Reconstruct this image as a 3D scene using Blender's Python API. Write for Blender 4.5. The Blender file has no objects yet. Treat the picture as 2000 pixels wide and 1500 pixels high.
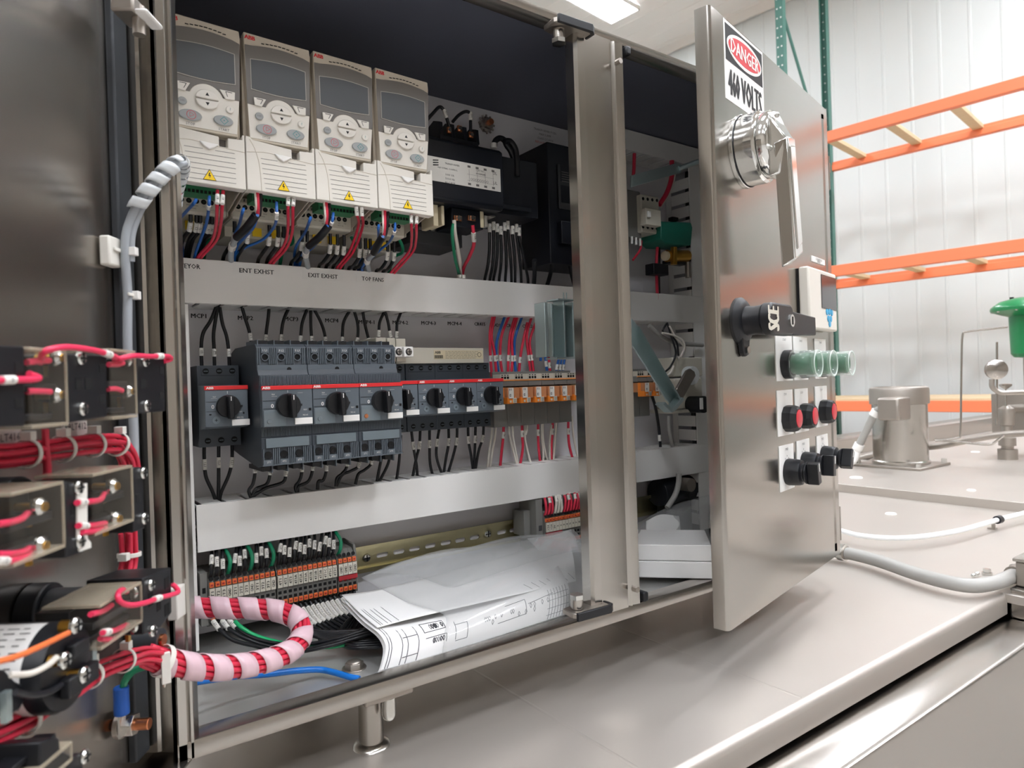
import bpy, bmesh, math, random
from mathutils import Vector, Matrix
import numpy as np
random.seed(7)
C = bpy.context.scene.collection
PI = math.pi
# ------------------------------------------------------------------ camera
YAW, PIT, ROL, FPX = .626529, .001137, .032353, 1326.8
def cam_axes(a, b, c):
    ca, sa = math.cos(a), math.sin(a)
    f0 = Vector((sa, ca, 0)); r0 = Vector((ca, -sa, 0)); d0 = Vector((0, 0, -1))
    f = f0*math.cos(b)+d0*math.sin(b); d = d0*math.cos(b)-f0*math.sin(b)
    return r0*math.cos(c)+d*math.sin(c), d*math.cos(c)-r0*math.sin(c), f
CR, CD, CF = cam_axes(YAW, PIT, ROL)
cam = bpy.data.cameras.new('camera'); cam_ob = bpy.data.objects.new('camera', cam); C.objects.link(cam_ob)
cam.sensor_width = 36; cam.lens = FPX/2000*36; cam.clip_start = .01; cam.clip_end = 100
cam_ob.matrix_world = Matrix(((CR.x, -CD.x, -CF.x, 0), (CR.y, -CD.y, -CF.y, 0), (CR.z, -CD.z, -CF.z, 0), (0, 0, 0, 1)))
cam.dof.use_dof = True; cam.dof.focus_distance = .86; cam.dof.aperture_fstop = 11.0
bpy.context.scene.camera = cam_ob
vs = bpy.context.scene.view_settings
vs.view_transform = 'Standard'; vs.look = 'None'; vs.gamma = 1; vs.use_curve_mapping = False; vs.exposure = 0.46
W = bpy.data.worlds.new('world'); bpy.context.scene.world = W; W.use_nodes = True
W.node_tree.nodes['Background'].inputs[0].default_value = (.9, .93, 1, 1)
W.node_tree.nodes['Background'].inputs[1].default_value = .4
LAMP = 50.0          # radiance of the ceiling fixtures
# ------------------------------------------------------------------ rays: a pixel of the photograph -> a point on a real plane
def ray(x, y): return CR*((x-1000)/FPX)+CD*((y-750)/FPX)+CF
class Frame:
    """local x runs along a face, local y runs into it, z is up; px(x,y,depth) is the local point a pixel of the photo hits on that face"""
    def __init__(s, o, e):
        s.o = Vector(o); s.e = Vector(e).normalized(); s.n = Vector((-s.e.y, s.e.x, 0))
        s.m = Matrix.Translation(s.o) @ Matrix(((s.e.x, s.n.x, 0, 0), (s.e.y, s.n.y, 0, 0), (0, 0, 1, 0), (0, 0, 0, 1)))
    def px(s, x, y, dep=0.):
        r = ray(x, y); q = r*((s.o.dot(s.n)+dep)/r.dot(s.n)) - s.o
        return Vector((q.dot(s.e), dep, q.z))
    def pz(s, x, y, z):
        r = ray(x, y); q = r*((z-s.o.z)/r.z) - s.o
        return Vector((q.dot(s.e), q.dot(s.n), q.z))
    def poly(s, pts): return [s.px(*p) for p in pts]
G = Frame((0, 0, 0), (1, 0, 0))                         # the cabinet: front flange y=.600, inner panel y=.865
RD = Frame((.648, .501, 0), (.974, .223, 0))            # outer face of the open right door
LD = Frame((.062, .600, 0), (.5592, .829, 0))           # inner face of the open left door, x runs towards its hinge
BT = Vector((-.129, .992, 0))                           # the hall is turned a little against the machine
HW = Frame(Vector((.992, .129, 0))*7.1, -BT)            # rack plane in front of the side wall (x runs towards the camera side)
# ------------------------------------------------------------------ materials
def lin(h):
    h = h.lstrip('#'); o = []
    for i in (0, 2, 4):
        c = int(h[i:i+2], 16)/255; o.append(c/12.92 if c <= .04045 else ((c+.055)/1.055)**2.4)
    return (*o, 1)
MATS = {}
def mat(key, col, rough=.5, metal=0., bump=0, trans=0., alpha=1., emit=0, coat=0., noise=0., nscale=30, ior=1.45, stretch=None, bscale=200, aniso=0.):
    m = bpy.data.materials.new(key); m.use_nodes = True; nt = m.node_tree; b = nt.nodes['Principled BSDF']
    c = lin(col); b.inputs['Base Color'].default_value = c; b.inputs['Roughness'].default_value = rough; b.inputs['Metallic'].default_value = metal
    b.inputs['IOR'].default_value = ior; b.inputs['Transmission Weight'].default_value = trans; b.inputs['Alpha'].default_value = alpha
    b.inputs['Coat Weight'].default_value = coat
    if emit: b.inputs['Emission Color'].default_value = c; b.inputs['Emission Strength'].default_value = emit
    N = nt.nodes.new; L = nt.links.new
    if noise or bump or stretch:
        tc = N('ShaderNodeTexCoord'); mp = N('ShaderNodeMapping'); L(tc.outputs['Object'], mp.inputs[0])
        if stretch: mp.inputs['Scale'].default_value = stretch
    if noise or stretch:
        t = N('ShaderNodeTexNoise'); t.inputs['Scale'].default_value = nscale; t.inputs['Detail'].default_value = 5; L(mp.outputs[0], t.inputs[0])
        r = N('ShaderNodeMapRange'); r.inputs[3].default_value = 1-noise; r.inputs[4].default_value = 1+noise; L(t.outputs[0], r.inputs[0])
        mx = N('ShaderNodeMix'); mx.data_type = 'RGBA'; mx.blend_type = 'MULTIPLY'; mx.inputs[0].default_value = 1
        mx.inputs[6].default_value = c; L(r.outputs[0], mx.inputs[7]); L(mx.outputs[2], b.inputs['Base Color'])
        r2 = N('ShaderNodeMapRange'); r2.inputs[3].default_value = max(.02, rough-.035); r2.inputs[4].default_value = rough+.035
        L(t.outputs[0], r2.inputs[0]); L(r2.outputs[0], b.inputs['Roughness'])
    if bump:
        t2 = N('ShaderNodeTexNoise'); t2.inputs['Scale'].default_value = bscale; t2.inputs['Detail'].default_value = 3; L(mp.outputs[0], t2.inputs[0])
        bm = N('ShaderNodeBump'); bm.inputs['Strength'].default_value = bump; bm.inputs['Distance'].default_value = .0006
        L(t2.outputs[0], bm.inputs['Height']); L(bm.outputs[0], b.inputs['Normal'])
    if aniso:
        tg = N('ShaderNodeTangent'); tg.direction_type = 'RADIAL'; tg.axis = 'Z'; L(tg.outputs[0], b.inputs['Tangent']); b.inputs['Anisotropic'].default_value = aniso
    MATS[key] = m; return m
mat('steel', 'B4AFA9', .24, 1, aniso=.8)       # brushed sideways
mat('steel_v', 'B4B0AA', .20, 1, aniso=.85)    # brushed upwards
mat('steel_dull', 'A9A29A', .45, 1, noise=.12, nscale=14)
mat('deck_steel', 'B8B1A9', .42, .65, noise=.03, nscale=3, stretch=(1, 5, 1))
mat('inner_steel', 'CDCDCA', .42, .7, noise=.12, nscale=9, bump=.1, bscale=20)
mat('shade_navy', '5C5F6C', .45, .3, noise=.08, nscale=8)  # steel ceiling inside the cabinet, its shade painted in as navy
mat('chrome', 'E4E4E2', .10, 1)
mat('screw', 'D6D6D2', .22, 1)
mat('zinc', 'BBCBCB', .35, .8, noise=.06, nscale=40)
mat('yellow_zinc', 'D8CFA6', .33, 1, noise=.08, nscale=25)
mat('brass', 'C99A45', .3, 1)
mat('copper', 'D78B62', .3, 1)
mat('panel_white', 'E2E0E3', .45, 0, noise=.03, nscale=5)
mat('duct_white', 'EAE8E4', .42, 0, noise=.03, nscale=9)
mat('drive_beige', 'E2DDD3', .42)
mat('drive_frame', 'CBC1B1', .42)
mat('drive_grey', '75716D', .35)
mat('lcd', '5E6164', .12)
mat('lcd_line', 'B8B4AC', .3)
mat('button_grey', 'A3A6A6', .4)
mat('key_light', 'E6E1D8', .4)
mat('ink', '1C1C1E', .6)
mat('ink_soft', '6A6664', .6)
mat('ink_teal', '2E8C8C', .5)
mat('brand_red', 'D8262F', .45)
mat('strip_red', 'DC2E31', .4)
mat('white', 'EDEBE7', .5)
mat('white_paint', 'F1F0EC', .45)
mat('sleeve_white', 'DEDBD4', .45)
mat('cream_plastic', 'CFCABB', .45)
mat('ivory', 'D9CDAE', .5)
mat('breaker_grey', '5C646B', .42, noise=.03, nscale=60)
mat('breaker_light', '6B767C', .42)
mat('breaker_dark', '3F454C', .45)
mat('knob_black', '17181B', .38)
mat('black', '141519', .42)
mat('black_gloss', '0E0F12', .2)
mat('wire_black', '15161A', .33)
mat('black_cable', '1A1B20', .4)
mat('transformer_black', '11141C', .38)
mat('hole', '050506', .8)
mat('wire_red', 'D3304A', .34)
mat('wire_pink', 'E0365A', .3)
mat('wire_white', 'D9D3C8', .4)
mat('wire_blue', '1F5CA8', .35)
mat('blue_tube', '1670C8', .3)
mat('wire_green', '12805A', .35)
mat('wire_bright_green', '17A566', .3)
mat('grey_cable', '9EA3A8', .4)
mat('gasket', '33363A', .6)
mat('relay_orange', 'F0892F', .4)
mat('lever_orange', 'E0703A', .45)
mat('relay_clear', 'E8A070', .15, trans=.35)
mat('terminal_grey', '7A7975', .45)
mat('terminal_dark', '3A3B3D', .5)
mat('jumper_red', 'A82A32', .45)
mat('connector_green', '2F7D52', .45)
mat('sign_yellow', 'F5CE28', .4)
mat('danger_red', 'D8343E', .4)
mat('tie_white', 'E3E0D8', .45)
mat('lug_blue', '1556B0', .4)
mat('ptfe', 'EEF0F0', .35)
mat('conduit_grey', '9E9C97', .4)
mat('wood', 'D8C09A', .6, noise=.12, nscale=4, stretch=(1, 6, 6))
mat('rack_orange', 'EF8258', .4)
mat('rack_green', '4E7B70', .45)
mat('valve_green', '1C7A46', .28, coat=.3)
mat('solenoid_green', '1F6B5A', .4)
mat('floor_grey', 'A8A49E', .5, noise=.1, nscale=.8)
mat('wall_white', 'D2D6D4', .5, noise=.05, nscale=.6)
mat('ceiling_white', 'E0DDD8', .6)
mat('wall_dark', 'AAA297', .6, noise=.1, nscale=.5)
mat('button_red', 'C8323E', .35)
mat('green_button', '0E5C38', .35)
mat('paper', 'EFEEEC', .6)
mat('paper_line', '55565A', .6)
mat('led', 'F3F7FF', .5, emit=LAMP)
mat('orange_peach', 'E99a55', .4)
mat('blue_pad', '3FA3CF', .4)
mat('clear', 'FFFFFF', .06, alpha=1, trans=1, ior=1.2)
mat('display_glass', '3E3A3C', .08)
def film(key, col, amount, rough=.15, gloss=.5, edge=.22):
    m = bpy.data.materials.new(key); m.use_nodes = True; nt = m.node_tree; nt.nodes.clear(); N = nt.nodes.new; L = nt.links.new
    out = N('ShaderNodeOutputMaterial'); mx = N('ShaderNodeMixShader'); t = N('ShaderNodeBsdfTransparent'); p = N('ShaderNodeBsdfPrincipled')
    p.inputs['Base Color'].default_value = lin(col); p.inputs['Roughness'].default_value = rough; p.inputs['Specular IOR Level'].default_value = gloss
    fr = N('ShaderNodeLayerWeight'); fr.inputs[0].default_value = .35; ma = N('ShaderNodeMapRange'); ma.inputs[3].default_value = amount; ma.inputs[4].default_value = min(1, amount+edge)
    L(fr.outputs['Facing'], ma.inputs[0]); L(ma.outputs[0], mx.inputs[0]); L(t.outputs[0], mx.inputs[1]); L(p.outputs[0], mx.inputs[2]); L(mx.outputs[0], out.inputs[0])
    MATS[key] = m
film('cover_film', 'C8BFAE', .02, .1, .9, .05)
film('cover_edge', 'B9AD97', .45, .2, .8)
film('plastic_bag', 'D2D3D2', .16, .12, 1.0)
film('tube_clear', 'E6F2EA', .05, .05, 1.0, .3)
film('tube_rim', 'E6F2EA', .6, .1, 1.0)
film('wrap_film', 'F3D3DC', .66, .25, .8)
film('wrap_white', 'E3E8EA', .85, .3, .8)
# ------------------------------------------------------------------ mesh builder
_tc = {}
def text_geo(s, bold=0.):
    k = s
    if k not in _tc:
        cu = bpy.data.curves.new('t', 'FONT'); cu.body = s; cu.size = 1; cu.resolution_u = 1 if len(s) > 3 else 2; cu.offset = 0
        ob = bpy.data.objects.new('t', cu); me = ob.to_mesh()
        V = [v.co.copy() for v in me.vertices]; F = [tuple(p.vertices) for p in me.polygons]
        ob.to_mesh_clear(); bpy.data.objects.remove(ob); bpy.data.curves.remove(cu)
        if V:
            x0 = min(v.x for v in V); x1 = max(v.x for v in V); y0 = min(v.y for v in V); y1 = max(v.y for v in V)
        else: x0 = x1 = y0 = y1 = 0
        _tc[k] = ([Vector((v.x-(x0+x1)/2, v.y-(y0+y1)/2, 0)) for v in V], F, max(x1-x0, 1e-5), max(y1-y0, 1e-5))
    return _tc[k]
def spline(P, n=6):
    P = [Vector(p) for p in P]
    if len(P) < 3: return P
    Q = [P[0]*2-P[1]]+P+[P[-1]*2-P[-2]]; out = []
    for i in range(1, len(Q)-2):
        a, b, c, d = Q[i-1:i+3]
        for k in range(n):
            t = k/n; out.append(.5*((2*b)+(c-a)*t+(2*a-5*b+4*c-d)*t*t+(3*b-a-3*c+d)*t**3))
    out.append(P[-1]); return out
def frames(P):
    T = [(P[min(i+1, len(P)-1)]-P[max(i-1, 0)]).normalized() for i in range(len(P))]
    u = T[0].orthogonal().normalized(); out = []
    for t in T:
        u = (u-t*u.dot(t)).normalized(); out.append((t, u, t.cross(u)))
    return out
class MB:
    def __init__(s): s.v = []; s.f = []; s.flat = []
    def _add(s, V, F, m):
        o = len(s.v); s.v += [Vector(v) for v in V]
        for f in F: s.f.append((tuple(i+o for i in f), m))
        return s
    def box(s, x0, x1, y0, y1, z0, z1, m):
        x0, x1 = sorted((x0, x1)); y0, y1 = sorted((y0, y1)); z0, z1 = sorted((z0, z1))
        V = [(x, y, z) for x in (x0, x1) for y in (y0, y1) for z in (z0, z1)]
        return s._add(V, [(0, 1, 3, 2), (4, 6, 7, 5), (0, 4, 5, 1), (2, 3, 7, 6), (0, 2, 6, 4), (1, 5, 7, 3)], m)
    def hexa(s, P, m):      # 8 points: front quad then back quad
        return s._add(P, [(0, 1, 2, 3), (7, 6, 5, 4), (0, 4, 5, 1), (1, 5, 6, 2), (2, 6, 7, 3), (3, 7, 4, 0)], m)
    def prism(s, pts, ax, a0, a1, m, m2=None):
        n = len(pts)
        f = {'y': lambda p, a: (p[0], a, p[1]), 'x': lambda p, a: (a, p[0], p[1]), 'z': lambda p, a: (p[0], p[1], a)}[ax]
        V = [f(p, a0) for p in pts]+[f(p, a1) for p in pts]
        s._add(V, [tuple(range(n))], m); o = len(s.v)-2*n
        s.f.append((tuple(range(o+2*n-1, o+n-1, -1)), m))
        for i in range(n): s.f.append(((o+i, o+(i+1) % n, o+n+(i+1) % n, o+n+i), m2 or m))
        return s
    def cyl(s, p0, p1, r0, m, r1=None, n=16, cap=True, mc=None):
        p0, p1 = Vector(p0), Vector(p1); r1 = r0 if r1 is None else r1
        t = (p1-p0).normalized(); u = t.orthogonal().normalized(); w = t.cross(u)
        V = []
        for p, r in ((p0, r0), (p1, r1)):
            V += [p+(u*math.cos(2*PI*i/n)+w*math.sin(2*PI*i/n))*r for i in range(n)]
        s._add(V, [(i, (i+1) % n, n+(i+1) % n, n+i) for i in range(n)], m); o = len(s.v)-2*n
        if cap:
            s.f.append((tuple(range(o+n-1, o-1, -1)), m)); s.f.append((tuple(range(o+n, o+2*n)), mc or m))
        return s
    def lathe(s, o, d, prof, m, n=24, sy=1.):
        o, d = Vector(o), Vector(d).normalized(); u = d.orthogonal().normalized(); w = d.cross(u)
        V = []
        for r, h in prof: V += [o+d*h+(u*math.cos(2*PI*i/n)+w*math.sin(2*PI*i/n))*max(r, 1e-5) for i in range(n)]
        s._add(V, [(k*n+i, k*n+(i+1) % n, (k+1)*n+(i+1) % n, (k+1)*n+i) for k in range(len(prof)-1) for i in range(n)], m)
        return s
    def tube(s, P, r, m, n=8, sp=6, cap=True):
        P = spline(P, sp) if sp else [Vector(p) for p in P]; fr = frames(P); V = []
        for p, (t, u, w) in zip(P, fr): V += [p+(u*math.cos(2*PI*i/n)+w*math.sin(2*PI*i/n))*r for i in range(n)]
        s._add(V, [(k*n+i, k*n+(i+1) % n, (k+1)*n+(i+1) % n, (k+1)*n+i) for k in range(len(P)-1) for i in range(n)], m)
        if cap:
            o = len(s.v)-len(V); s.f.append((tuple(range(o+n-1, o-1, -1)), m)); s.f.append((tuple(range(len(s.v)-n, len(s.v))), m))
        return s
    def ball(s, c, r, m, sc=(1, 1, 1), n=12):
        c = Vector(c); V = []; k = n//2
        for j in range(k+1):
            a = PI*j/k
            V += [c+Vector((sc[0]*r*math.sin(a+1e-4)*math.cos(2*PI*i/n), sc[1]*r*math.sin(a+1e-4)*math.sin(2*PI*i/n), sc[2]*r*math.cos(a))) for i in range(n)]
        return s._add(V, [(j*n+i, j*n+(i+1) % n, (j+1)*n+(i+1) % n, (j+1)*n+i) for j in range(k) for i in range(n)], m)
    def face(s, P, m): return s._add(P, [tuple(range(len(P)))], m)
    def grid(s, rows, m):
        n = len(rows[0]); V = [p for r in rows for p in r]
        return s._add(V, [(k*n+i, k*n+i+1, (k+1)*n+i+1, (k+1)*n+i) for k in range(len(rows)-1) for i in range(n-1)], m)
    def text(s, t, x, y, z, h, m='ink', w=None, bold=0., rot=0., lift=.0002, ux=(1, 0, 0), uz=(0, 0, 1)):
        """flat lettering centred at (x,y,z) on a face that looks to -y; h is the cap height, w an optional width"""
        V, F, tw, th = text_geo(t, bold); k = h/th; kx = (w/tw) if w else k
        ux, uz = Vector(ux), Vector(uz); ny = ux.cross(uz)      # towards the viewer when ux=x, uz=z
        c, sn = math.cos(rot), math.sin(rot); o = Vector((x, y, z))+ny*lift
        for j, dx in enumerate((0, bold/kx*k, -bold/kx*k) if bold else (0,)):
            s._add([o+ny*(j*.00002)+ux*((v.x+dx)*kx*c-v.y*k*sn)+uz*((v.x+dx)*kx*sn+v.y*k*c) for v in V], F, m)
        return s
    def helix(s, P, r, pitch, width, m, sp=8, steps=26, ph=0., across=3):
        P = spline(P, sp); fr = frames(P); L = [0]
        for i in range(1, len(P)): L.append(L[-1]+(P[i]-P[i-1]).length)
        def at(d):
            d = min(max(d, 0), L[-1]-1e-6); i = 0
            while L[i+1] < d: i += 1
            k = (d-L[i])/(L[i+1]-L[i]); a, b = fr[i], fr[i+1]
            return P[i].lerp(P[i+1], k), a[1].lerp(b[1], k).normalized(), a[2].lerp(b[2], k).normalized()
        N = int(L[-1]/pitch*steps); rows = []
        for i in range(N+1):
            d = i/steps*pitch; a = 2*PI*i/steps+ph; row = []
            for j in range(across+1):
                p, u, w = at(d+(j/across-.5)*width); row.append(p+(u*math.cos(a)+w*math.sin(a))*r)
            rows.append(row)
        return s.grid(rows, m)
    def build(s, name, parent=None, org=None, fr=None, bevel=0., smooth=35, solid=0.):
        if isinstance(parent, T): org, fr, par = parent.org, None, parent.o
        elif parent is not None: org = Vector(parent['_org']) if '_org' in parent else Vector((0, 0, 0)); par = parent
        else: par = None
        org = Vector(org) if org is not None else Vector((0, 0, 0))
        me = bpy.data.meshes.new(name); keys = []
        for f, m in s.f:
            if m not in keys: keys.append(m)
        me.from_pydata([v-org for v in s.v], [], [f for f, m in s.f])
        for k in keys: me.materials.append(MATS[k])
        me.polygons.foreach_set('material_index', [keys.index(m) for f, m in s.f])
        bm = bmesh.new(); bm.from_mesh(me)
        if not solid: bmesh.ops.recalc_face_normals(bm, faces=bm.faces)
        bm.to_mesh(me); bm.free()
        if smooth:
            me.polygons.foreach_set('use_smooth', [True]*len(me.polygons)); me.set_sharp_from_angle(angle=math.radians(smooth))
        me.update()
        ob = bpy.data.objects.new(name, me); C.objects.link(ob)
        if par is not None: ob.parent = par; ob['_org'] = tuple(org)
        else:
            ob.matrix_world = ((fr or G).m) @ Matrix.Translation(org)
        if solid:
            md = ob.modifiers.new('solid', 'SOLIDIFY'); md.thickness = solid; md.offset = 0
        if bevel:
            md = ob.modifiers.new('bevel', 'BEVEL'); md.width = bevel; md.segments = 2; md.limit_method = 'ANGLE'; md.angle_limit = math.radians(50); md.harden_normals = False
        return ob
class T:
    """a thing: an Empty at its base that carries its parts"""
    def __init__(s, name, label, cat, org, fr=None, group=None, kind=None):
        s.org = Vector(org); s.o = bpy.data.objects.new(name, None); C.objects.link(s.o); s.o.empty_display_size = .01
        s.o.matrix_world = (fr or G).m @ Matrix.Translation(s.org); tag(s.o, label, cat, group, kind)
def tag(o, label=None, cat=None, group=None, kind=None):
    if label: o['label'] = label
    if cat: o['category'] = cat
    if group: o['group'] = group
    if kind: o['kind'] = kind
    return o
def solo(mb, name, label, cat, org=(0, 0, 0), fr=None, group=None, **k):
    return tag(mb.build(name, None, org, fr, **k), label, cat, group)
def screw(mb, x, y, z, r, m='screw', slot=True):
    """screw head on a face that looks to -y"""
    mb.lathe((x, y, z), (0, -1, 0), [(r, 0), (r, r*.35), (r*.8, r*.6), (1e-5, r*.7)], m, 14)
    if slot: mb.box(x-r*.75, x+r*.75, y-r*.72, y-r*.55, z-r*.12, z+r*.12, 'hole'); mb.box(x-r*.12, x+r*.12, y-r*.72, y-r*.55, z-r*.75, z+r*.75, 'hole')
def mid(P, f):
    """point and direction at fraction f along a splined polyline"""
    Q = spline(P, 6); L = [0]
    for i in range(1, len(Q)): L.append(L[-1]+(Q[i]-Q[i-1]).length)
    d = f*L[-1]; i = 0
    while i < len(L)-2 and L[i+1] < d: i += 1
    k = (d-L[i])/max(L[i+1]-L[i], 1e-9); return Q[i].lerp(Q[i+1], k), (Q[i+1]-Q[i]).normalized()
def wire(P, r, m, label, group=None, name='wire', sleeves=(), fr=None, mark=None, sl_len=.011, cat='wire', n=8):
    """a wire as its own thing; sleeves are the fractions where printed marker sleeves sit (children)"""
    P = [Vector(p) for p in P]; org = P[-1]
    w = solo(MB().tube(P, r, m, n), name, label, cat, org, fr, group, smooth=60); w['_org'] = tuple(org)
    for f in sleeves:
        p, d = mid(P, f); a, b = p-d*sl_len/2, p+d*sl_len/2
        mb = MB().cyl(a, b, r*1.28, 'sleeve_white', n=10)
        if mark:
            side = d.cross(Vector((0, -1, 0))).normalized(); nrm = side.cross(d)
            if nrm.y > 0: nrm = -nrm
            q = p+nrm*(r*1.3); dd = d if d.z > 0 else -d
            mb.text(mark, q.x, q.y, q.z, r*1.3, 'ink', ux=dd, uz=nrm.cross(dd), lift=.0001)
        s_ = mb.build('marker_sleeve', w, smooth=40)
    return w
# ================================================================== the hall
WX0, WX1, DB, ZF, ZC = -9.5, 9.5, 2.1, -1.5, 5.15
DN = -16.
def st(mb, name, fr=HW, **k): return tag(mb.build(name, None, (0, 0, 0), fr, **k), kind='structure')
def ribbed(a0, a1, step=.305, h=.007):
    """outline of a ribbed sheet: (along, out) pairs"""
    P = []; a = a0
    while a < a1-1e-6:
        P += [(a, 0), (a+step*.62, 0), (a+step*.66, h), (a+step*.72, h), (a+step*.76, 0)]; a += step
    return P+[(a1, 0)]
mb = MB(); pr = ribbed(WX0, WX1)
mb.prism([(x, DB-o) for x, o in pr]+[(WX1, DB+.1), (WX0, DB+.1)], 'z', ZF, ZC, 'wall_white'); st(mb, 'wall_right', smooth=20)
st(MB().box(WX0-.1, WX0, DN, DB, ZF, ZC, 'wall_white'), 'wall_back')
st(MB().box(WX1, WX1+.1, DN, DB, ZF, ZC, 'wall_dark'), 'wall_front')
st(MB().box(WX0, WX1, DN-.1, DN, ZF, ZC, 'wall_dark'), 'wall_left')
st(MB().box(WX0, WX1, DN, DB+.1, ZF-.1, ZF, 'floor_grey'), 'floor')
mb = MB(); pr = ribbed(DN, DB)
mb.prism([(y, ZC-o) for y, o in pr]+[(DB, ZC+.1), (DN, ZC+.1)], 'x', WX0, WX1, 'ceiling_white'); st(mb, 'ceiling', smooth=20)
st(MB().prism([(DB-.02, ZC), (DB-.02, ZC-.09), (DB-.05, ZC-.09), (DB-.12, ZC)], 'x', WX0, WX1, 'ceiling_white'), 'trim_1')
# ceiling fixtures (the nearest row lights the open cabinet)
FIX = [(dy, x) for dy in (.1, -3.2, -6.5, -9.8, -13.1) for x in (-5.74, -.63, 1.9, 4.6)]
for k, (dy, x) in enumerate(FIX):
    org = (x, dy, ZC-.02)
    lab = 'bright white panel light on the ribbed ceiling above the cabinet' if k == 0 else 'white panel light of the hall ceiling outside the picture'
    t = T('ceiling_light', lab, 'ceiling light', org, HW, 'panel lights on the ceiling')
    mb = MB(); X0, X1, Y0, Y1 = x-.25, x+.25, dy-.62, dy+.62
    mb.box(X0, X1, Y0, Y0+.02, ZC-.07, ZC-.012, 'white').box(X0, X1, Y1-.02, Y1, ZC-.07, ZC-.012, 'white').box(X0, X0+.02, Y0, Y1, ZC-.07, ZC-.012, 'white').box(X1-.02, X1, Y0, Y1, ZC-.07, ZC-.012, 'white')
    mb.build('housing', t)
    MB().box(X0+.021, X1-.021, Y0+.021, Y1-.021, ZC-.06, ZC-.05, 'led').build('diffuser', t)
# ------------------------------------------------------------------ pallet rack along the side wall
RX = [-6.85, -3.22, .4, 4.03, 7.6]; LV = [(2.333, 2.437), (.97, 1.08), (-.389, -.285)]
lvn = ['top', 'middle', 'lowest']
for i, x in enumerate(RX):
    wh = 'nearest the open door' if i == 1 else 'one bay beyond the open door' if i == 0 else 'further along the hall, beyond the picture'
    t = T('pallet_rack', 'green perforated steel rack frame with diagonal brace, '+wh, 'rack', (x, 0, ZF), HW, 'uprights of the pallet rack')
    for d in (0, 1.07):
        x = RX[i]+(.055 if d else 0)
        mb = MB().box(x-.04, x+.04, d-.006, d+.006 if d else d+.006, ZF, ZC-.3, 'rack_green')
        mb.box(x-.04, x-.034, d, d+(.07 if d == 0 else -.07), ZF, ZC-.3, 'rack_green').box(x+.034, x+.04, d, d+(.07 if d == 0 else -.07), ZF, ZC-.3, 'rack_green')
        z = ZF+.1
        while z < ZC-.35:
            for sx in (-.02, .02): mb.cyl((x+sx, d-.0065, z), (x+sx, d-.0075, z), .009, 'white', n=8)
            z += .0508*2
        mb.build('upright', t)
    x = RX[i]
    for z0, z1 in ((3.95, 2.35), (.75, 2.25), (.65, -1.2)):
        MB().tube([(x, .03, z0), (x+.055, 1.04, z1)], .018, 'rack_green', 6, sp=0).build('brace', t)
    for d in (0, 1.07): MB().box(x-.07, x+.07, d-.06, d+.06, ZF, ZF+.008, 'rack_green').build('foot_plate', t)
for i in range(len(RX)-1):
    x0, x1 = RX[i]+.041, RX[i+1]-.041
    for (z0, z1), ln in zip(LV, lvn):
        for d, fn in ((0, 'front'), (1.07, 'rear')):
            where = 'in the bay right of the open door' if i == 1 else 'in the bay left of the open door' if i == 0 else 'in a bay beyond the picture'
            t = T('rack_beam', f'orange steel {fn} beam of the {ln} rack level {where}', 'rack beam', (x0, d, z0), HW, 'orange beams of the pallet rack')
            y0, y1 = (-.03, .02) if d == 0 else (1.05, 1.10)
            MB().box(x0, x1, y0, y1, z0, z1, 'rack_orange').box(x0, x1, y0+.05 if d == 0 else y0-.02, y1+.02 if d == 0 else y1-.05, z0, z1-.035, 'rack_orange').build('beam', t, bevel=.006)
            for xx in (x0, x1-.006): MB().box(xx, xx+.006, y0-.012, y1+.012, z0-.05, z1+.05, 'rack_orange').build('end_plate', t)
    for (z0, z1), ln in zip(LV[:2], lvn):
        k = 0; x = RX[i]+.42 if i != 1 else -2.8
        while x < RX[i+1]-.15:
            if i <= 1 or k % 2 == 0:
                solo(MB().box(x-.045, x+.045, .021, 1.049, z1-.04, z1, 'wood'), 'rack_crossbar', f'pale timber crossbar number {k+1} from the upright, resting across the {ln} rack beams' if i == 1 else 'pale timber crossbar across the rack beams in a bay beyond the door', 'crossbar', (x, 0, z1-.04), HW, 'timber crossbars of the pallet rack', bevel=.002)
            x += .55; k += 1
    z1 = LV[2][1]
    solo(MB().box(x0, x1, -.02, 1.09, z1+.001, z1+.02, 'wood'), 'shelf_board', 'tan particle board decking on the lowest rack beams'+(' right of the open door' if i == 1 else ' in another bay'), 'board', (x0, 0, z1), HW, 'decking boards of the pallet rack')
# ================================================================== the machine the cabinet stands on
t = T('machine_deck', 'stainless steel machine deck with rounded front edge under the control cabinet', 'machine', (0, .42, ZF))
def edge(y, z, r, n=6): return [(y+r-r*math.sin(PI/2*k/n)*1.0, z-r+r*math.cos(PI/2*k/n)) for k in range(n+1)]
E1 = edge(.42, -.36, .009)
mb = MB().prism([(1.44, -.36)]+E1+[(.42, -.392), (.426, -.392), (.426, -.375), (1.44, -.375)], 'x', -1.6, 1.262, 'deck_steel'); mb.build('top_sheet', t)
mb = MB()
for X in (.4535, .694): mb.prism([(X-.003, -.3602), (X-.0018, -.35985), (X, -.3597), (X+.0018, -.35985), (X+.003, -.3602)], 'y', .43, 1.4, 'deck_steel')
mb.build('weld_seam', t, smooth=80)
MB().box(1.262, 2.0, -.4, 1.44, -.375, -.36, 'deck_steel').build('top_sheet', t, bevel=.002)
mb = MB().prism([(.45, -.40), (.371, -.40), (.3665, -.4025), (.365, -.407), (.365, -1.45), (.37, -1.45), (.37, -.41), (.45, -.41)], 'x', -1.6, 2.0, 'steel'); mb.build('front_shelf', t)
MB().box(-1.6, 1.98, .452, .46, -.41, -.376, 'gasket').build('gap_shadow_plate', t)  # black plate standing in for the shadow in the gap under the lip
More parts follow.
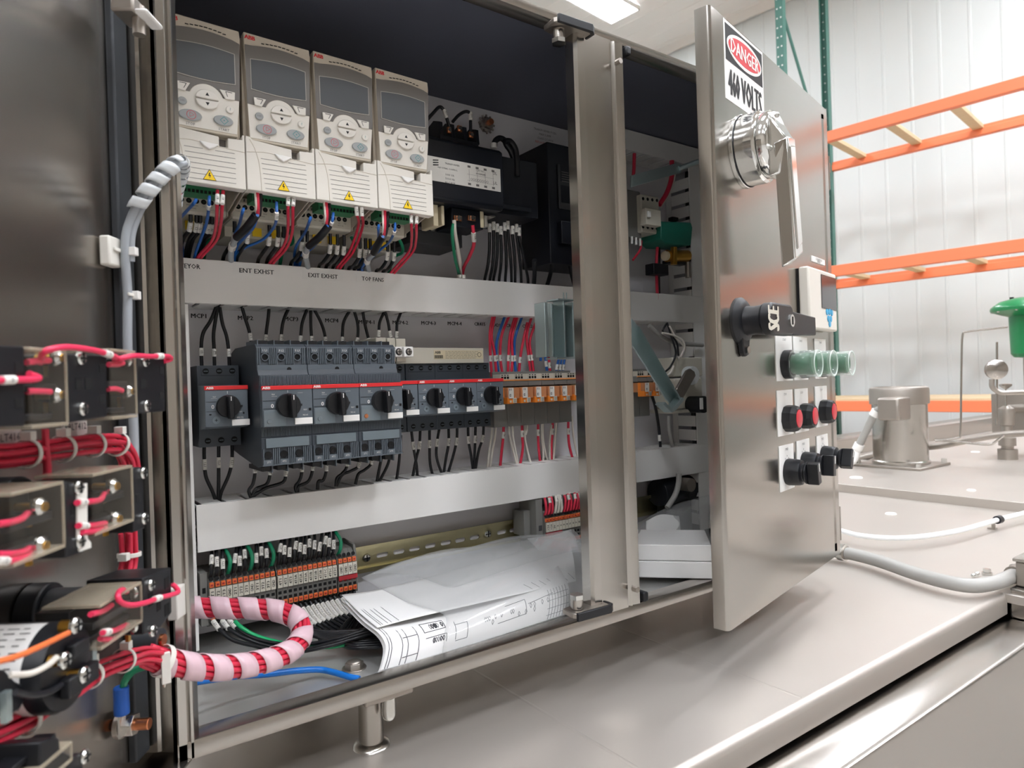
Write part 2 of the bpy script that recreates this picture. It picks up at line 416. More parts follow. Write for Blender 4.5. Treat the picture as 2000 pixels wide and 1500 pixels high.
MB().prism([(2.0, -.336), (4.7, -.336), (4.7, -.35), (2.0, -.37)], 'y', -.4, 1.44, 'deck_steel').build('raised_deck', t, bevel=.002)
Yb = 1.44
mb = MB().box(-1.6, 5.2, Yb, Yb+.10, -.375, -.272, 'steel').box(-1.6, 5.2, Yb-.012, Yb+.11, -.272, -.266, 'steel'); mb.build('side_rail', t, bevel=.002)
for X in (1.4, 2.9, 4.4): MB().box(X-.04, X+.04, .6, .68, ZF, -.376, 'steel_dull').build('leg', t, bevel=.003)
for X in (-1.4, 4.4): MB().box(X-.04, X+.04, 1.2, 1.28, ZF, -.376, 'steel_dull').build('leg', t, bevel=.003)
MB().box(-1.6, 2.0, .47, 1.4, -.55, -.3755, 'steel_dull').build('under_tray', t)
mb = MB()
fr_ = solo(MB().box(1.268, 2.0, .345, .419, -.399, -.352, 'steel'), 'frame_tube', 'square stainless tube carrying the conduit box at the deck corner', 'frame', (1.27, .35, -.399), bevel=.003)
# conduit box and conduits
b = G.px(1955, 1100, .40)
t = T('conduit_box', 'small pale steel conduit box at the right picture edge where the grey conduit ends', 'box', (1.30, .37, -.351))
MB().box(1.285, 1.38, .352, .415, -.351, -.312, 'steel_dull').build('body', t, bevel=.002)
MB().box(1.282, 1.383, .349, .418, -.3115, -.306, 'steel').build('lid', t, bevel=.001)
def P_(lst, z): return [G.pz(x, y, z) for x, y in lst]
cp = P_([(1652, 1080), (1672, 1084), (1720, 1097), (1790, 1121), (1850, 1137), (1900, 1144), (1940, 1139), (1966, 1130), (1985, 1121)], -.341)
t = T('flexible_conduit', 'thick grey liquid-tight conduit curving across the steel deck to the conduit box', 'conduit', cp[-1])
mb = MB().tube(cp, .0112, 'conduit_grey', 14).tube([Vector((1.02, .80, -.297)), Vector((1.03, .79, -.325)), Vector((1.08, .76, -.341)), cp[0]-(cp[1]-cp[0]).normalized()*.028], .0112, 'conduit_grey', 14); mb.build('hose', t, smooth=60)
mb = MB(); d = (cp[-1]-cp[-2]).normalized(); mb.cyl(cp[-1]-d*.012, cp[-1]+d*.006, .0145, 'steel_dull', n=16).cyl(cp[-1]+d*.006, cp[-1]+d*.014, .0165, 'screw', n=6).cyl(cp[-1]+d*.014, cp[-1]+d*.02, .012, 'screw', n=16); mb.build('end_fitting', t)
d = (cp[1]-cp[0]).normalized(); mb = MB().cyl(cp[0]-d*.03, cp[0]+d*.002, .0125, 'steel_dull', n=16).cyl(cp[0]-d*.012, cp[0], .0158, 'screw', n=16); mb.build('end_fitting', t)
hp = P_([(1640, 1036), (1680, 1046), (1740, 1051), (1800, 1048), (1870, 1037), (1915, 1025), (1960, 1012), (2000, 1002), (2060, 985)], -.338)
t = T('white_hose', 'thin white plastic air hose lying in a shallow bend over the deck', 'hose', hp[0])
MB().tube([Vector((.55, 1.25, -.345)), Vector((.9, 1.18, -.343)), hp[0]-(hp[1]-hp[0])*2.2]+hp, .0052, 'ptfe', 12).build('tubing', t, smooth=60)
p, d = mid(hp, .62); MB().cyl(p-d*.008, p+d*.008, .0088, 'black', n=20).build('rubber_clip', t)
MB().box(p.x-.012, p.x+.004, p.y+.004, p.y+.018, -.3598, -.357, 'steel_dull').box(p.x-.006, p.x, p.y+.006, p.y+.012, -.357, -.345, 'steel_dull').build('clip_foot', t)
for k, (x, y, w) in enumerate([(1672, 933, .019), (1897, 958, .011), (1905, 883, .016), (1740, 1004, .013)]):
    z = -.3359 if k < 3 else -.3599; p = G.pz(x, y, z)
    solo(MB().lathe(p, (0, 0, 1), [(w, 0), (w*.95, .0015), (w*.8, .003), (1e-5, .0034)], 'white_paint', 20), 'hole_plug', ['round white plug in the raised deck just right of the black selector knobs', 'small white plug in the raised deck between motor and pipe fitting', 'round white plug in the raised deck behind the small one, right of the motor', 'round white plug in the lower deck sheet above the white hose'][k], 'plug', p)
t = T('thumb_screw', 'steel wing screw on the deck beside the grey conduit', 'screw', G.pz(1925, 1128, -.36)); q = G.pz(1928, 1122, -.3595)
MB().cyl(q, q+Vector((0, 0, .004)), .008, 'screw', n=16).cyl(q+Vector((0, 0, .004)), q+Vector((0, 0, .010)), .006, 'screw', n=6).build('bolt', t)
q = G.pz(1905, 1127, -.3595); MB().box(q.x-.008, q.x+.008, q.y-.002, q.y+.002, q.z, q.z+.005, 'screw').ball(q+Vector((.008, 0, .004)), .004, 'screw').ball(q+Vector((-.008, 0, .004)), .004, 'screw').build('wing', t)
# motor
mc = Vector((2.525, 1.15, -.336)); t = T('electric_motor', 'upright stainless washdown motor with side terminal box on a square base plate', 'motor', mc)
MB().box(mc.x-.115, mc.x+.115, mc.y-.115, mc.y+.115, -.336, -.327, 'steel_dull').build('base_plate', t, bevel=.002)
for sx in (-1, 1):
    for sy in (-1, 1): MB().cyl(mc+Vector((sx*.1, sy*.1, .009)), mc+Vector((sx*.1, sy*.1, .022)), .009, 'screw', n=6).build('bolt', t)
R_ = .088
MB().lathe(mc, (0, 0, 1), [(R_*1.04, .009), (R_*1.04, .018), (R_*.99, .022), (R_*.99, .215), (R_*1.0, .22)], 'steel_v', 48).build('casing', t)
MB().lathe(mc, (0, 0, 1), [(R_*1.0, .218), (R_*1.07, .22), (R_*1.07, .268), (R_*1.04, .276), (R_*.92, .280), (R_*.9, .272), (R_*.55, .270), (.02, .276), (1e-5, .276)], 'steel_dull', 48).build('fan_cap', t)
FX = lambda X: Frame((X, 0, 0), (0, -1, 0))
F = FX(2.365); a = F.px(1713, 777); b2 = F.px(1757, 822)
MB().box(2.365, 2.45, -b2.x, -a.x, b2.z, a.z, 'steel_dull').build('terminal_box', t, bevel=.006)
MB().box(2.357, 2.3648, -b2.x+.003, -a.x-.003, b2.z+.003, a.z-.003, 'steel_dull').build('terminal_lid', t, bevel=.004)
cpts = [Vector((2.39, -F.px(x, y).x, F.px(x, y).z)) for x, y in [(1716, 800), (1706, 803), (1698, 815), (1686, 840), (1672, 868), (1665, 882)]]
t = T('motor_conduit', 'pale flexible conduit with angled fittings running up to the motor terminal box', 'conduit', cpts[-1])
MB().tube(cpts, .0125, 'conduit_grey', 12).build('hose', t, smooth=60)
for p0, p1 in ((cpts[1], cpts[2]), (cpts[-2], cpts[-1])): MB().cyl(p0, p1.lerp(p0, .2), .017, 'white', n=14).build('fitting', t)
q = cpts[-1]; MB().tube([q, q+Vector((-.01, .008, -.03)), q+Vector((-.04, .02, -.045))], .016, 'white', 12).build('elbow', t, smooth=60)
F = FX(2.6); mb = MB()
tp = [Vector((2.62, -F.px(x, y).x, F.px(x, y).z)) for x, y in [(1645, 905), (1700, 890), (1760, 878), (1830, 872), (1900, 858), (1950, 850), (2010, 846)]]
solo(MB().tube(tp, .011, 'steel_dull', 10), 'water_pipe', 'horizontal steel pipe running behind the motor along the side rail', 'pipe', tp[0], smooth=60)
# valve with green actuator
XE = G.pz(1967, 897, -.336).x; XV = XE+.12; KV = XV/2.30
F = FX(XV); vc = F.px(2006, 700)
def V_(x, y): q = F.px(x, y); return Vector((XV, -q.x, q.z))
k_ = F.px(1933, 600).x; vr = vc.x-k_
t = T('control_valve', 'pneumatic control valve with bright green diaphragm actuator at the right edge', 'valve', V_(2006, 760))
z = lambda y: F.px(2006, y).z
c0 = V_(2006, 600); 
MB().lathe((XV, c0.y, 0), (0, 0, 1), [(vr*.35, z(581)), (vr*.75, z(587)), (vr*.98, z(598)), (vr*1.0, z(602)), (vr*.98, z(606)), (vr*.7, z(613)), (vr*.5, z(617)), (vr*.5, z(622)), (vr*.47, z(690)), (vr*.38, z(697)), (vr*.12, z(699))], 'valve_green', 36).lathe((XV, c0.y, 0), (0, 0, 1), [(1e-5, z(579)), (vr*.36, z(581))], 'valve_green', 36).build('actuator', t)
for k in range(10):
    a = 2*PI*k/10; mb = MB(); q = Vector((XV+vr*.93*math.cos(a), c0.y+vr*.93*math.sin(a), z(604))); mb.cyl(q-Vector((0, 0, .008)), q+Vector((0, 0, .010)), .005, 'screw', n=6).build('bolt', t)
q = V_(1978, 587); MB().cyl(q+Vector((-.01, 0, -.01)), q+Vector((-.01, 0, .012)), .007, 'black', n=8).build('vent_plug', t)
MB().cyl((XV, c0.y, z(699)), (XV, c0.y, z(768)), .013*KV, 'steel_dull', n=16).cyl((XV+.03, c0.y-.02, z(699)), (XV+.03, c0.y-.02, z(768)), .008*KV, 'steel_dull', n=10).build('yoke', t)
mb = MB().box(XV, XV+.12, V_(2060, 800).y, V_(1936, 800).y, z(848), z(768), 'steel_dull'); mb.build('valve_body', t, bevel=.003)
e0 = G.pz(1967, 897, -.336); XE = e0.x; zz = lambda y: FX(XE).px(1967, y).z; e0.y = -FX(XE).px(1967, 850).x
t = T('pipe_fitting', 'stacked steel elbow, union and nuts rising from the raised deck at right', 'pipe fitting', (e0.x, e0.y, -.336))
mb = MB().lathe((e0.x, e0.y, 0), (0, 0, 1), [(r*XE/2.24, h) for r, h in [(.024, -.336), (.024, zz(877)), (.015, zz(876)), (.015, zz(871)), (.021, zz(870)), (.021, zz(855)), (.015, zz(853)), (.0135, zz(832)), (.018, zz(830)), (.018, zz(818)), (.021, zz(810)), (.019, zz(798)), (.008, zz(793)), (1e-5, zz(793))]], 'steel_dull', 20); mb.build('riser', t)
MB().tube([(e0.x, e0.y, zz(805)), (e0.x+.02, e0.y, zz(800)), (e0.x+.05, e0.y-.005, zz(800)), (e0.x+.10, e0.y-.02, zz(800))], .016, 'steel_dull', 12).build('elbow', t, smooth=60)
MB().cyl((e0.x, e0.y, zz(795)), (e0.x, e0.y, zz(760)), .003, 'steel', n=8).lathe((e0.x, e0.y, zz(760)), (0, 0, 1), [(.005, 0), (.012, .006), (.02, .012), (.02, .018), (.012, .02), (1e-5, .02)], 'steel', 16).build('needle_valve', t)
q = Vector((2.24, -FX(2.24).px(1940, 722).x, FX(2.24).px(1940, 722).z))
t = T('pressure_gauge', 'round steel pressure gauge on a bent stem left of the green valve', 'gauge', q)
MB().lathe(q+Vector((.012, 0, 0)), (-.8, -.6, 0), [(1e-5, 0), (.027, 0), (.028, .004), (.028, .014), (.024, .017), (1e-5, .018)], 'steel', 24).build('case', t)
MB().tube([q-Vector((0, -.004, .027)), q-Vector((0, -.003, .05)), q+Vector((.01, -.012, -.065)), q+Vector((.02, -.04, -.066)), q+Vector((.05, -.07, -.066))], .007, 'steel_dull', 10).build('stem', t, smooth=60)
for k, (L_, r, nm) in enumerate([([(1968, 639), (1930, 643), (1889, 648), (1880, 655), (1878, 700), (1877, 780), (1876, 845), (1870, 856), (1827, 861)], .003, 'bent thin steel tube leading from the green actuator down beside the motor'), ([(1947, 668), (1947, 740), (1946, 830)], .0032, 'slim vertical steel rod behind the pressure gauge'), ([(1826, 859), (1880, 864), (1930, 868), (1945, 862), (1960, 850)], .004, 'thin bright tube low behind the motor towards the fittings')]):
    X = 2.34+.05*k; F2 = FX(X); P = [Vector((X, -F2.px(*p).x, F2.px(*p).z)) for p in L_]
    solo(MB().tube(P, r, 'steel', 8, sp=4), 'steel_tube' if k != 1 else 'steel_rod', nm, 'tube' if k != 1 else 'rod', P[0], smooth=60)
# ================================================================== the control cabinet
CX0, CX1, CZ0, CZ1, CY0, CY1 = .094, 1.088, -.2946, .4275, .600, .905
OL, OR_, OB, OT = .107, 1.060, -.2795, .4176          # opening
cab = T('control_cabinet', 'large stainless steel control cabinet with two open doors and a centre post', 'cabinet', (CX0, CY0, CZ0))
mb = MB().box(CX0, CX1, CY1-.003, CY1, CZ0, CZ1, 'inner_steel')
mb.box(CX0, CX0+.002, CY0+.002, CY1, CZ0, CZ1, 'inner_steel').box(CX1-.002, CX1, CY0+.002, CY1, CZ0, CZ1, 'inner_steel')
mb.build('side_and_back_walls', cab)
MB().box(CX0, CX1, CY0+.001, CY1, CZ1-.002, CZ1, 'steel').box(CX0+.003, CX1-.003, CY0+.0225, CY1-.004, CZ1-.0035, CZ1-.0022, 'shade_navy').build('top_wall', cab)
MB().box(CX0, CX1, CY0+.001, CY1, CZ0, CZ0+.002, 'steel').box(CX0+.003, CX1-.003, CY0+.0225, CY1-.004, CZ0+.0022, CZ0+.0060, 'inner_steel').build('bottom_wall', cab)
# rolled front frame
mb = MB()
mb.prism([(CY0, CZ0), (CY0+.001, CZ0-.0002), (CY0+.022, CZ0), (CY0+.022, OB), (CY0+.002, OB), (CY0+.0006, OB-.0006), (CY0, OB-.002)], 'x', CX0, CX1, 'steel')
mb.prism([(CY0, CZ1), (CY0, OT+.002), (CY0+.0006, OT+.0006), (CY0+.002, OT), (CY0+.022, OT), (CY0+.022, CZ1)], 'x', CX0, CX1, 'steel')
mb.prism([(CX0, CY0+.001), (CX0+.001, CY0), (OL-.006, CY0), (OL-.0045, CY0+.0012), (OL-.003, CY0), (OL-.001, CY0), (OL, CY0+.001), (OL, CY0+.022), (CX0, CY0+.022)], 'z', CZ0+.0005, CZ1-.0005, 'steel_v')
mb.prism([(CX1, CY0+.001), (CX1-.001, CY0), (OR_+.001, CY0), (OR_, CY0+.001), (OR_, CY0+.022), (CX1, CY0+.022)], 'z', CZ0+.0005, CZ1-.0005, 'steel_v')
mb.build('front_frame', cab, smooth=25)
mb = MB().prism([(.5495, .6006), (.5495, .625), (.6205, .625), (.6215, .600), (.6175, .5965), (.6100, .5975), (.6060, .5985), (.6035, .5955), (.6010, .5985), (.598, .6)], 'z', OB+.0006, OT-.0006, 'steel_v')
mb.prism([(.551, .5992), (.551, .6005), (.6, .6005), (.6, .5992)], 'z', OB-.001, OT+.001, 'steel_v'); mb.build('centre_post', cab, smooth=25)
mb = MB(); x0, x1, y0, y1 = .5318, .5488, .588, .606
mb.prism([(x0, y0+.004), (x0+.003, y0), (x1-.003, y0), (x1, y0+.004), (x1, y1), (x0, y1)], 'z', -.262, .405, 'steel_v'); mb.build('drip_channel', cab, smooth=25)
for s, z in ((1, .405), (-1, -.262)):
    mb = MB().prism([(.498, .585), (.502, .580), (.548, .578), (.552, .582), (.552, .6), (.535, .612), (.500, .606)], 'z', z, z+s*.006, 'steel_dull'); clip = mb.build('end_bracket', cab, bevel=.001)
    MB().cyl((.512, .594, z-s*.012), (.512, .594, z-s*.001), .0075, 'steel', n=16).cyl((.512, .594, z-s*.017), (.512, .594, z-s*.012), .0085, 'screw', n=6).build('bolt', clip)
    MB().prism([(.500, .578), (.549, .5755), (.5555, .580), (.5555, .594), (.5525, .594), (.5515, .583), (.547, .580), (.5, .582)], 'z', z-s*.001, z+s*.0085, 'black').build('rubber_cap', clip, bevel=.0008)
    MB().box(.6225, .631, .594, .612, OB+.001 if s < 0 else OT-.012, OB+.013 if s < 0 else OT-.001, 'black').build('rubber_cap', cab, bevel=.002)
    zz_ = OB+.022 if s < 0 else OT-.028
    MB().cyl((.6045, .5945, zz_), (.6045, .587, zz_), .0035, 'steel_dull', n=8).build('post_bolt', cab)
# mounting panel
MP0, MP1 = (.150, 1.06), (-.284, .402)
mb = MB().box(.118, 1.068, .866, .869, -.2825, .4235, 'panel_white'); pan = mb.build('mounting_panel', cab)
for (x, z) in ((.135, -.26), (1.06, .39), (.135, .39), (1.06, -.26), (.2, -.27)): pass
q = G.px(953, 241, .858); mb = MB()
mb.cyl((q.x, .866, q.z), (q.x, .848, q.z), .0045, 'copper', n=12).cyl((q.x, .862, q.z), (q.x, .855, q.z), .0088, 'steel_dull', n=6)
for k in range(12): a = 2*PI*k/12; mb.cyl((q.x+.009*math.cos(a), .862, q.z+.009*math.sin(a)), (q.x+.0145*math.cos(a), .8615, q.z+.0145*math.sin(a)), .0016, 'steel_dull', n=6)
mb.lathe((q.x, .866, q.z), (0, -1, 0), [(.0115, 0), (.0115, .005), (.008, .006), (1e-5, .006)], 'steel_dull', 20); mb.build('ground_stud', pan)
# text on the panel
def ptext(s, x, y, h, m='ink', dep=.8658, w=None): q = G.px(x, y, dep); return (s, q.x, dep, q.z, h, m, w)
mb = MB()
for s, x, y in [('MCP1', 388, 617), ('MCP2', 479.5, 621), ('MCP3', 569, 623), ('MCP4', 648, 626), ('MCP4-1', 716, 629), ('MCP4-2', 782, 630), ('MCP4-3', 837, 631), ('MCP4-4', 888, 632), ('CR415', 937, 633), ('CR420', 967, 635), ('CR421', 998, 636), ('CR422', 1030, 637), ('CR441', 1062, 638), ('FMR1', 824, 487), ('HR22', 1062, 524)]:
    s, X, D, Z_, h, m, w = ptext(s, x, y, .0052); mb.text(s, X, D, Z_, h, m, bold=.03)
q = G.px(1065, 268, .8658)
for k, s in enumerate(['TRANSFORMER FUSES', 'MAX 5 AMP', 'CLASS CC 600V', 'REPLACE LIKE KIND']): mb.text(s, q.x, .8658, q.z+.010-k*.0068, .0034, 'ink_soft' if k < 3 else 'danger_red')
mb.build('panel_lettering', pan, smooth=0)
t_ = MB(); q = G.px(690, 1305, .8); q = G.pz(692, 1304, -.288)
solo(MB().cyl((q.x, q.y, -.2884), (q.x, q.y, -.2820), .0095, 'steel_dull', n=6).cyl((q.x, q.y, -.2885), (q.x, q.y, -.2872), .0125, 'steel_dull', n=20).ball((q.x, q.y, -.2822), .0075, 'steel_dull', (1, 1, .35)), 'floor_bolt', 'dull hex bolt on the cabinet floor beside the drawings', 'bolt', (q.x, q.y, -.288), bevel=.0006)
# stand-offs under the cabinet
for k, (x, y, w) in enumerate([(.2775, .645, 'in plain view below the front edge of the cabinet'), (.85, .645, 'below the right half of the cabinet'), (.2775, .86, 'behind the visible one under the cabinet'), (.85, .86, 'hidden far under the cabinet')]):
    t = T('support_foot', 'stubby stainless tube foot '+w, 'foot', (x, y, -.36), None, 'feet under the cabinet')
    MB().lathe((x, y, -.36), (0, 0, 1), [(.019, 0), (.017, .003), (.0125, .005), (.0118, .053)], 'steel_v', 28).build('tube', t)
    MB().box(x-.018, x+.034, y-.03, y+.03, -.3070, -.2952, 'steel_dull').build('top_plate', t, bevel=.002)
    MB().cyl((x+.010, y-.022, -.324), (x+.010, y-.022, -.307), .007, 'screw', n=16).ball((x+.010, y-.022, -.324), .0068, 'screw').build('bolt', t)
# ================================================================== right door (open) and its devices
DX0, DX1, DZ0, DZ1, DT = .0256, .475, -.303, .4415, .0195
dr = T('cabinet_door', 'open right stainless door of the control cabinet carrying switches, danger sign and handles', 'door', (DX1, 0, DZ0), RD)
R_ = .005
mb = MB(); 
mb.prism([(DX0+R_, 0), (DX0+.0015, .0012), (DX0, .005), (DX0, DT), (DX1, DT), (DX1, .004), (DX1-.002, 0)], 'z', DZ0, DZ1, 'steel_v'); mb.build('door_panel', dr, smooth=60)
MB().box(DX0+.012, DX1-.012, DT, DT+.004, DZ0+.012, DZ1-.012, 'inner_steel').build('inner_liner', dr)
for zc in (.338, -.255):
    MB().cyl((DX1+.006, .006, zc-.028), (DX1+.006, .006, zc+.028), .006, 'steel', n=14).build('hinge', dr)
def rd(x, y, d=0.): return RD.px(x, y, d)
# danger sign
a, b2 = rd(1411, 34), rd(1488, 102); c2 = rd(1415, 190)
sx0, sx1, sz1, sz0 = a.x+.0005, b2.x, a.z, c2.z; sw = sx1-sx0; sh = sz1-sz0; scx = (sx0+sx1)/2
t = T('danger_sign', 'white, black and red DANGER 460 VOLTS sticker on the right door', 'sign', (scx, -.0003, sz0), RD)
mb = MB().box(sx0, sx1, -.0007, -.0001, sz0, sz1, 'white'); mb.build('sticker', t)
m_ = .004; zb = sz0+sh*.50
mb = MB().box(sx0+m_, sx1-m_, -.0010, -.0007, zb, sz1-m_, 'ink')
ccx, ccz, rx, rz = scx, (zb+sz1-m_)/2, (sw/2-m_)*.94, (sz1-m_-zb)/2*.86
for k, (s, m) in enumerate(((1, 'white'), (.92, 'danger_red'))):
    mb.prism([(ccx+rx*s*math.cos(2*PI*i/40), ccz+(rz*s if k == 0 else rz-(1-s)*rx)*math.sin(2*PI*i/40)) for i in range(40)], 'y', -.0013-k*.0003, -.0010-k*.0003, m)
mb.text('DANGER', ccx, -.0017, ccz, rz*.92, 'white', w=rx*1.62, bold=.03)
mb.text('460 VOLTS', scx, -.0008, sz0+sh*.245, sh*.33, 'ink', w=sw*.84, bold=.035); mb.build('lettering', t, smooth=0)
# rotary disconnect
c = rd(1452, 293); hx, hz = .116, .2870
t = T('disconnect_handle', 'chromed rotary disconnect switch with long downward lever on the right door', 'switch handle', (hx, 0, hz), RD)
Z0 = (hx, 0, hz)
MB().lathe(Z0, (0, -1, 0), [(.046, 0), (.046, .003), (.0445, .004), (.0445, .026), (.043, .028), (.040, .030), (1e-5, .030)], 'chrome', 48).build('base', t)
MB().lathe(Z0, (0, -1, 0), [(.0385, .030), (.0385, .0315), (.041, .032), (.041, .040), (.039, .043), (1e-5, .043)], 'chrome', 48).build('collar', t)
MB().lathe(Z0, (0, -1, 0), [(.0452, .0035), (.0456, .0042), (.0452, .005)], 'black', 48).build('gasket_ring', t)
mb = MB()
for a_ in (20, 90, 200): a_ = math.radians(a_); mb.ball((hx+.036*math.cos(a_), -.0425, hz+.036*math.sin(a_)), .004, 'screw', n=8)
mb.build('screw', t)
# head: faceted wedge from the collar to the lever
LF, LB = .066, .049
fl, fr2, gr_, gl = rd(1538, 265, -LF), rd(1553, 270, -LF), rd(1569, 493, -LF), rd(1554, 506, -LF); kl = rd(1527, 523, -LB)
zt_h, zb_h = fl.z, rd(1522, 345, -LB).z
bq = [(hx-.030, -.0425, hz+.030), (hx+.028, -.0425, hz+.030), (hx+.033, -.0425, zb_h-.002), (hx-.033, -.0425, zb_h-.002)]
fq = [(fl.x, -LF+.002, zt_h-.001), (fr2.x, -LF+.002, fr2.z-.001), (fr2.x+.004, -LB-.006, zb_h), (fl.x+.002, -LB-.006, zb_h)]
MB().hexa(fq+bq, 'chrome').build('head', t, bevel=.002, smooth=20)
MB().hexa([(fl.x, -LF, fl.z), (fr2.x, -LF, fr2.z), (gr_.x, -LF, gr_.z), (gl.x, -LF, gl.z), (fl.x, -LB, fl.z-.004), (fr2.x, -LB, fr2.z-.004), (gr_.x, -LB, kl.z+.006), (gl.x, -LB, kl.z)], 'chrome').build('lever', t, bevel=.0018, smooth=20)
MB().hexa([(fl.x+.006, -LF-.0015, fl.z-.012), (fr2.x-.005, -LF-.0015, fr2.z-.012), (gr_.x-.006, -LF-.0015, gr_.z+.012), (gl.x+.007, -LF-.0015, gl.z+.014), (fl.x+.005, -LF-.0001, fl.z-.010), (fr2.x-.004, -LF-.0001, fr2.z-.010), (gr_.x-.005, -LF-.0001, gr_.z+.010), (gl.x+.006, -LF-.0001, gl.z+.012)], 'chrome').build('rib', t, bevel=.0005)
q = rd(1540, 437, -.057); xq = gl.x-.0012; MB().cyl((xq, -.057, q.z), (xq+.001, -.057, q.z), .0030, 'hole', n=12).build('padlock_hole', t)
# swing latch
c = rd(1444, 628); lx, lz = c.x+.002, c.z
t = T('latch_handle', 'black swing latch handle with key lock and silver logo on the right door', 'door handle', (lx, 0, lz), RD)
MB().lathe((lx, 0, lz), (0, -1, 0), [(.030, 0), (.030, .003), (.026, .007), (.021, .010), (1e-5, .010)], 'black', 36).prism([(lx-.014, lz-.018), (lx+.012, lz-.018), (lx+.006, lz-.042), (lx-.002, lz-.044), (lx-.008, lz-.040)], 'y', -.008, -.0005, 'black').build('base', t, bevel=.0015)
MB().cyl((lx+.001, -.0095, lz-.036), (lx+.001, -.0105, lz-.036), .0045, 'steel_dull', n=16).build('lower_screw', t)
MB().lathe((lx, 0, lz), (0, -1, 0), [(.0185, .010), (.0175, .020), (.019, .032)], 'black', 32).build('barrel', t)
e1_ = rd(1549, 625, -.042); e2_ = rd(1588, 646, -.038)
xl, xr = lx-.020, e1_.x; zt, zb_ = lz+.0205, lz-.0195
ov = []
for i in range(24):
    a_ = 2*PI*i/24; r_ = (zt-zb_)/2; cxx = (xl+r_) if math.cos(a_) < 0 else (xr-r_*.6); ov.append((cxx+r_*(1 if math.cos(a_) < 0 else .6)*math.cos(a_), (zt+zb_)/2+r_*math.sin(a_)))
MB().prism(ov, 'y', -.044, -.030, 'black').build('grip', t, bevel=.003)
MB().prism([(xr-.004, lz+.013), (e2_.x, lz+.010), (e2_.x, lz-.015), (xr-.004, lz-.018)], 'y', -.042, -.033, 'black').build('bar', t, bevel=.0015)
MB().cyl((xr-.013, -.044, lz), (xr-.013, -.0460, lz), .008, 'screw', n=24).box(xr-.0138, xr-.0122, -.0467, -.0461, lz-.005, lz+.005, 'hole').build('key_lock', t)
MB().text('SCE', rd(1511, 625, -.0445).x, -.0445, lz, .036, 'cream_plastic', w=.027, rot=PI/2, bold=.03).build('logo', t, smooth=0)
# operator panel
a, b2, c3_ = rd(1582, 518, -.02), rd(1635, 537, -.02), rd(1584, 645, -.02)
t = T('operator_panel', 'beige operator keypad with dark screen mounted near the right edge of the door', 'control panel', (a.x, 0, c3_.z), RD)
kx0, kx1, kz0, kz1 = a.x, b2.x, c3_.z+.003, a.z
MB().box(kx0+.002, kx1-.002, -.0025, -.0002, kz0+.002, kz1-.002, 'black').build('gasket', t)
MB().box(kx0, kx1, -.018, -.0027, kz0, kz1, 'drive_beige').build('housing', t, bevel=.003)
s0, s1 = rd(1604, 535, -.019), rd(1635, 607, -.019)
MB().box(s0.x, min(s1.x, kx1-.004), -.0192, -.0181, s1.z, s0.z, 'display_glass').build('screen', t, bevel=.0004)
mb = MB(); q = rd(1621, 620, -.019)
for k, (dx, dz) in enumerate([(-.012, .008), (0, .009), (.012, .008), (-.006, -.002), (.006, -.002), (0, -.010)]): mb.lathe((q.x+dx, -.0181, q.z+dz), (0, -1, 0), [(.0052, 0), (.0048, .0012), (1e-5, .0014)], 'blue_pad', 12)
mb.build('key_pad', t)
MB().text('ABB', s0.x+.006, -.0182, kz1-.010, .004, 'brand_red', bold=.04).build('logo', t, smooth=0)
a, b2 = rd(1583, 494), rd(1609, 519)
t = T('name_plate', 'small white engraved plate above the beige operator keypad', 'sign', (a.x, 0, b2.z), RD)
MB().box(a.x, b2.x, -.002, -.0001, b2.z, a.z-.004, 'white').build('plate', t, bevel=.0003)
MB().text('CONVEYOR', (a.x+b2.x)/2, -.0021, (a.z-.004)*.62+b2.z*.38, .0042, 'ink_soft').text('SPEED', (a.x+b2.x)/2, -.0021, (a.z-.004)*.25+b2.z*.75, .0042, 'ink_soft').build('lettering', t, smooth=0)
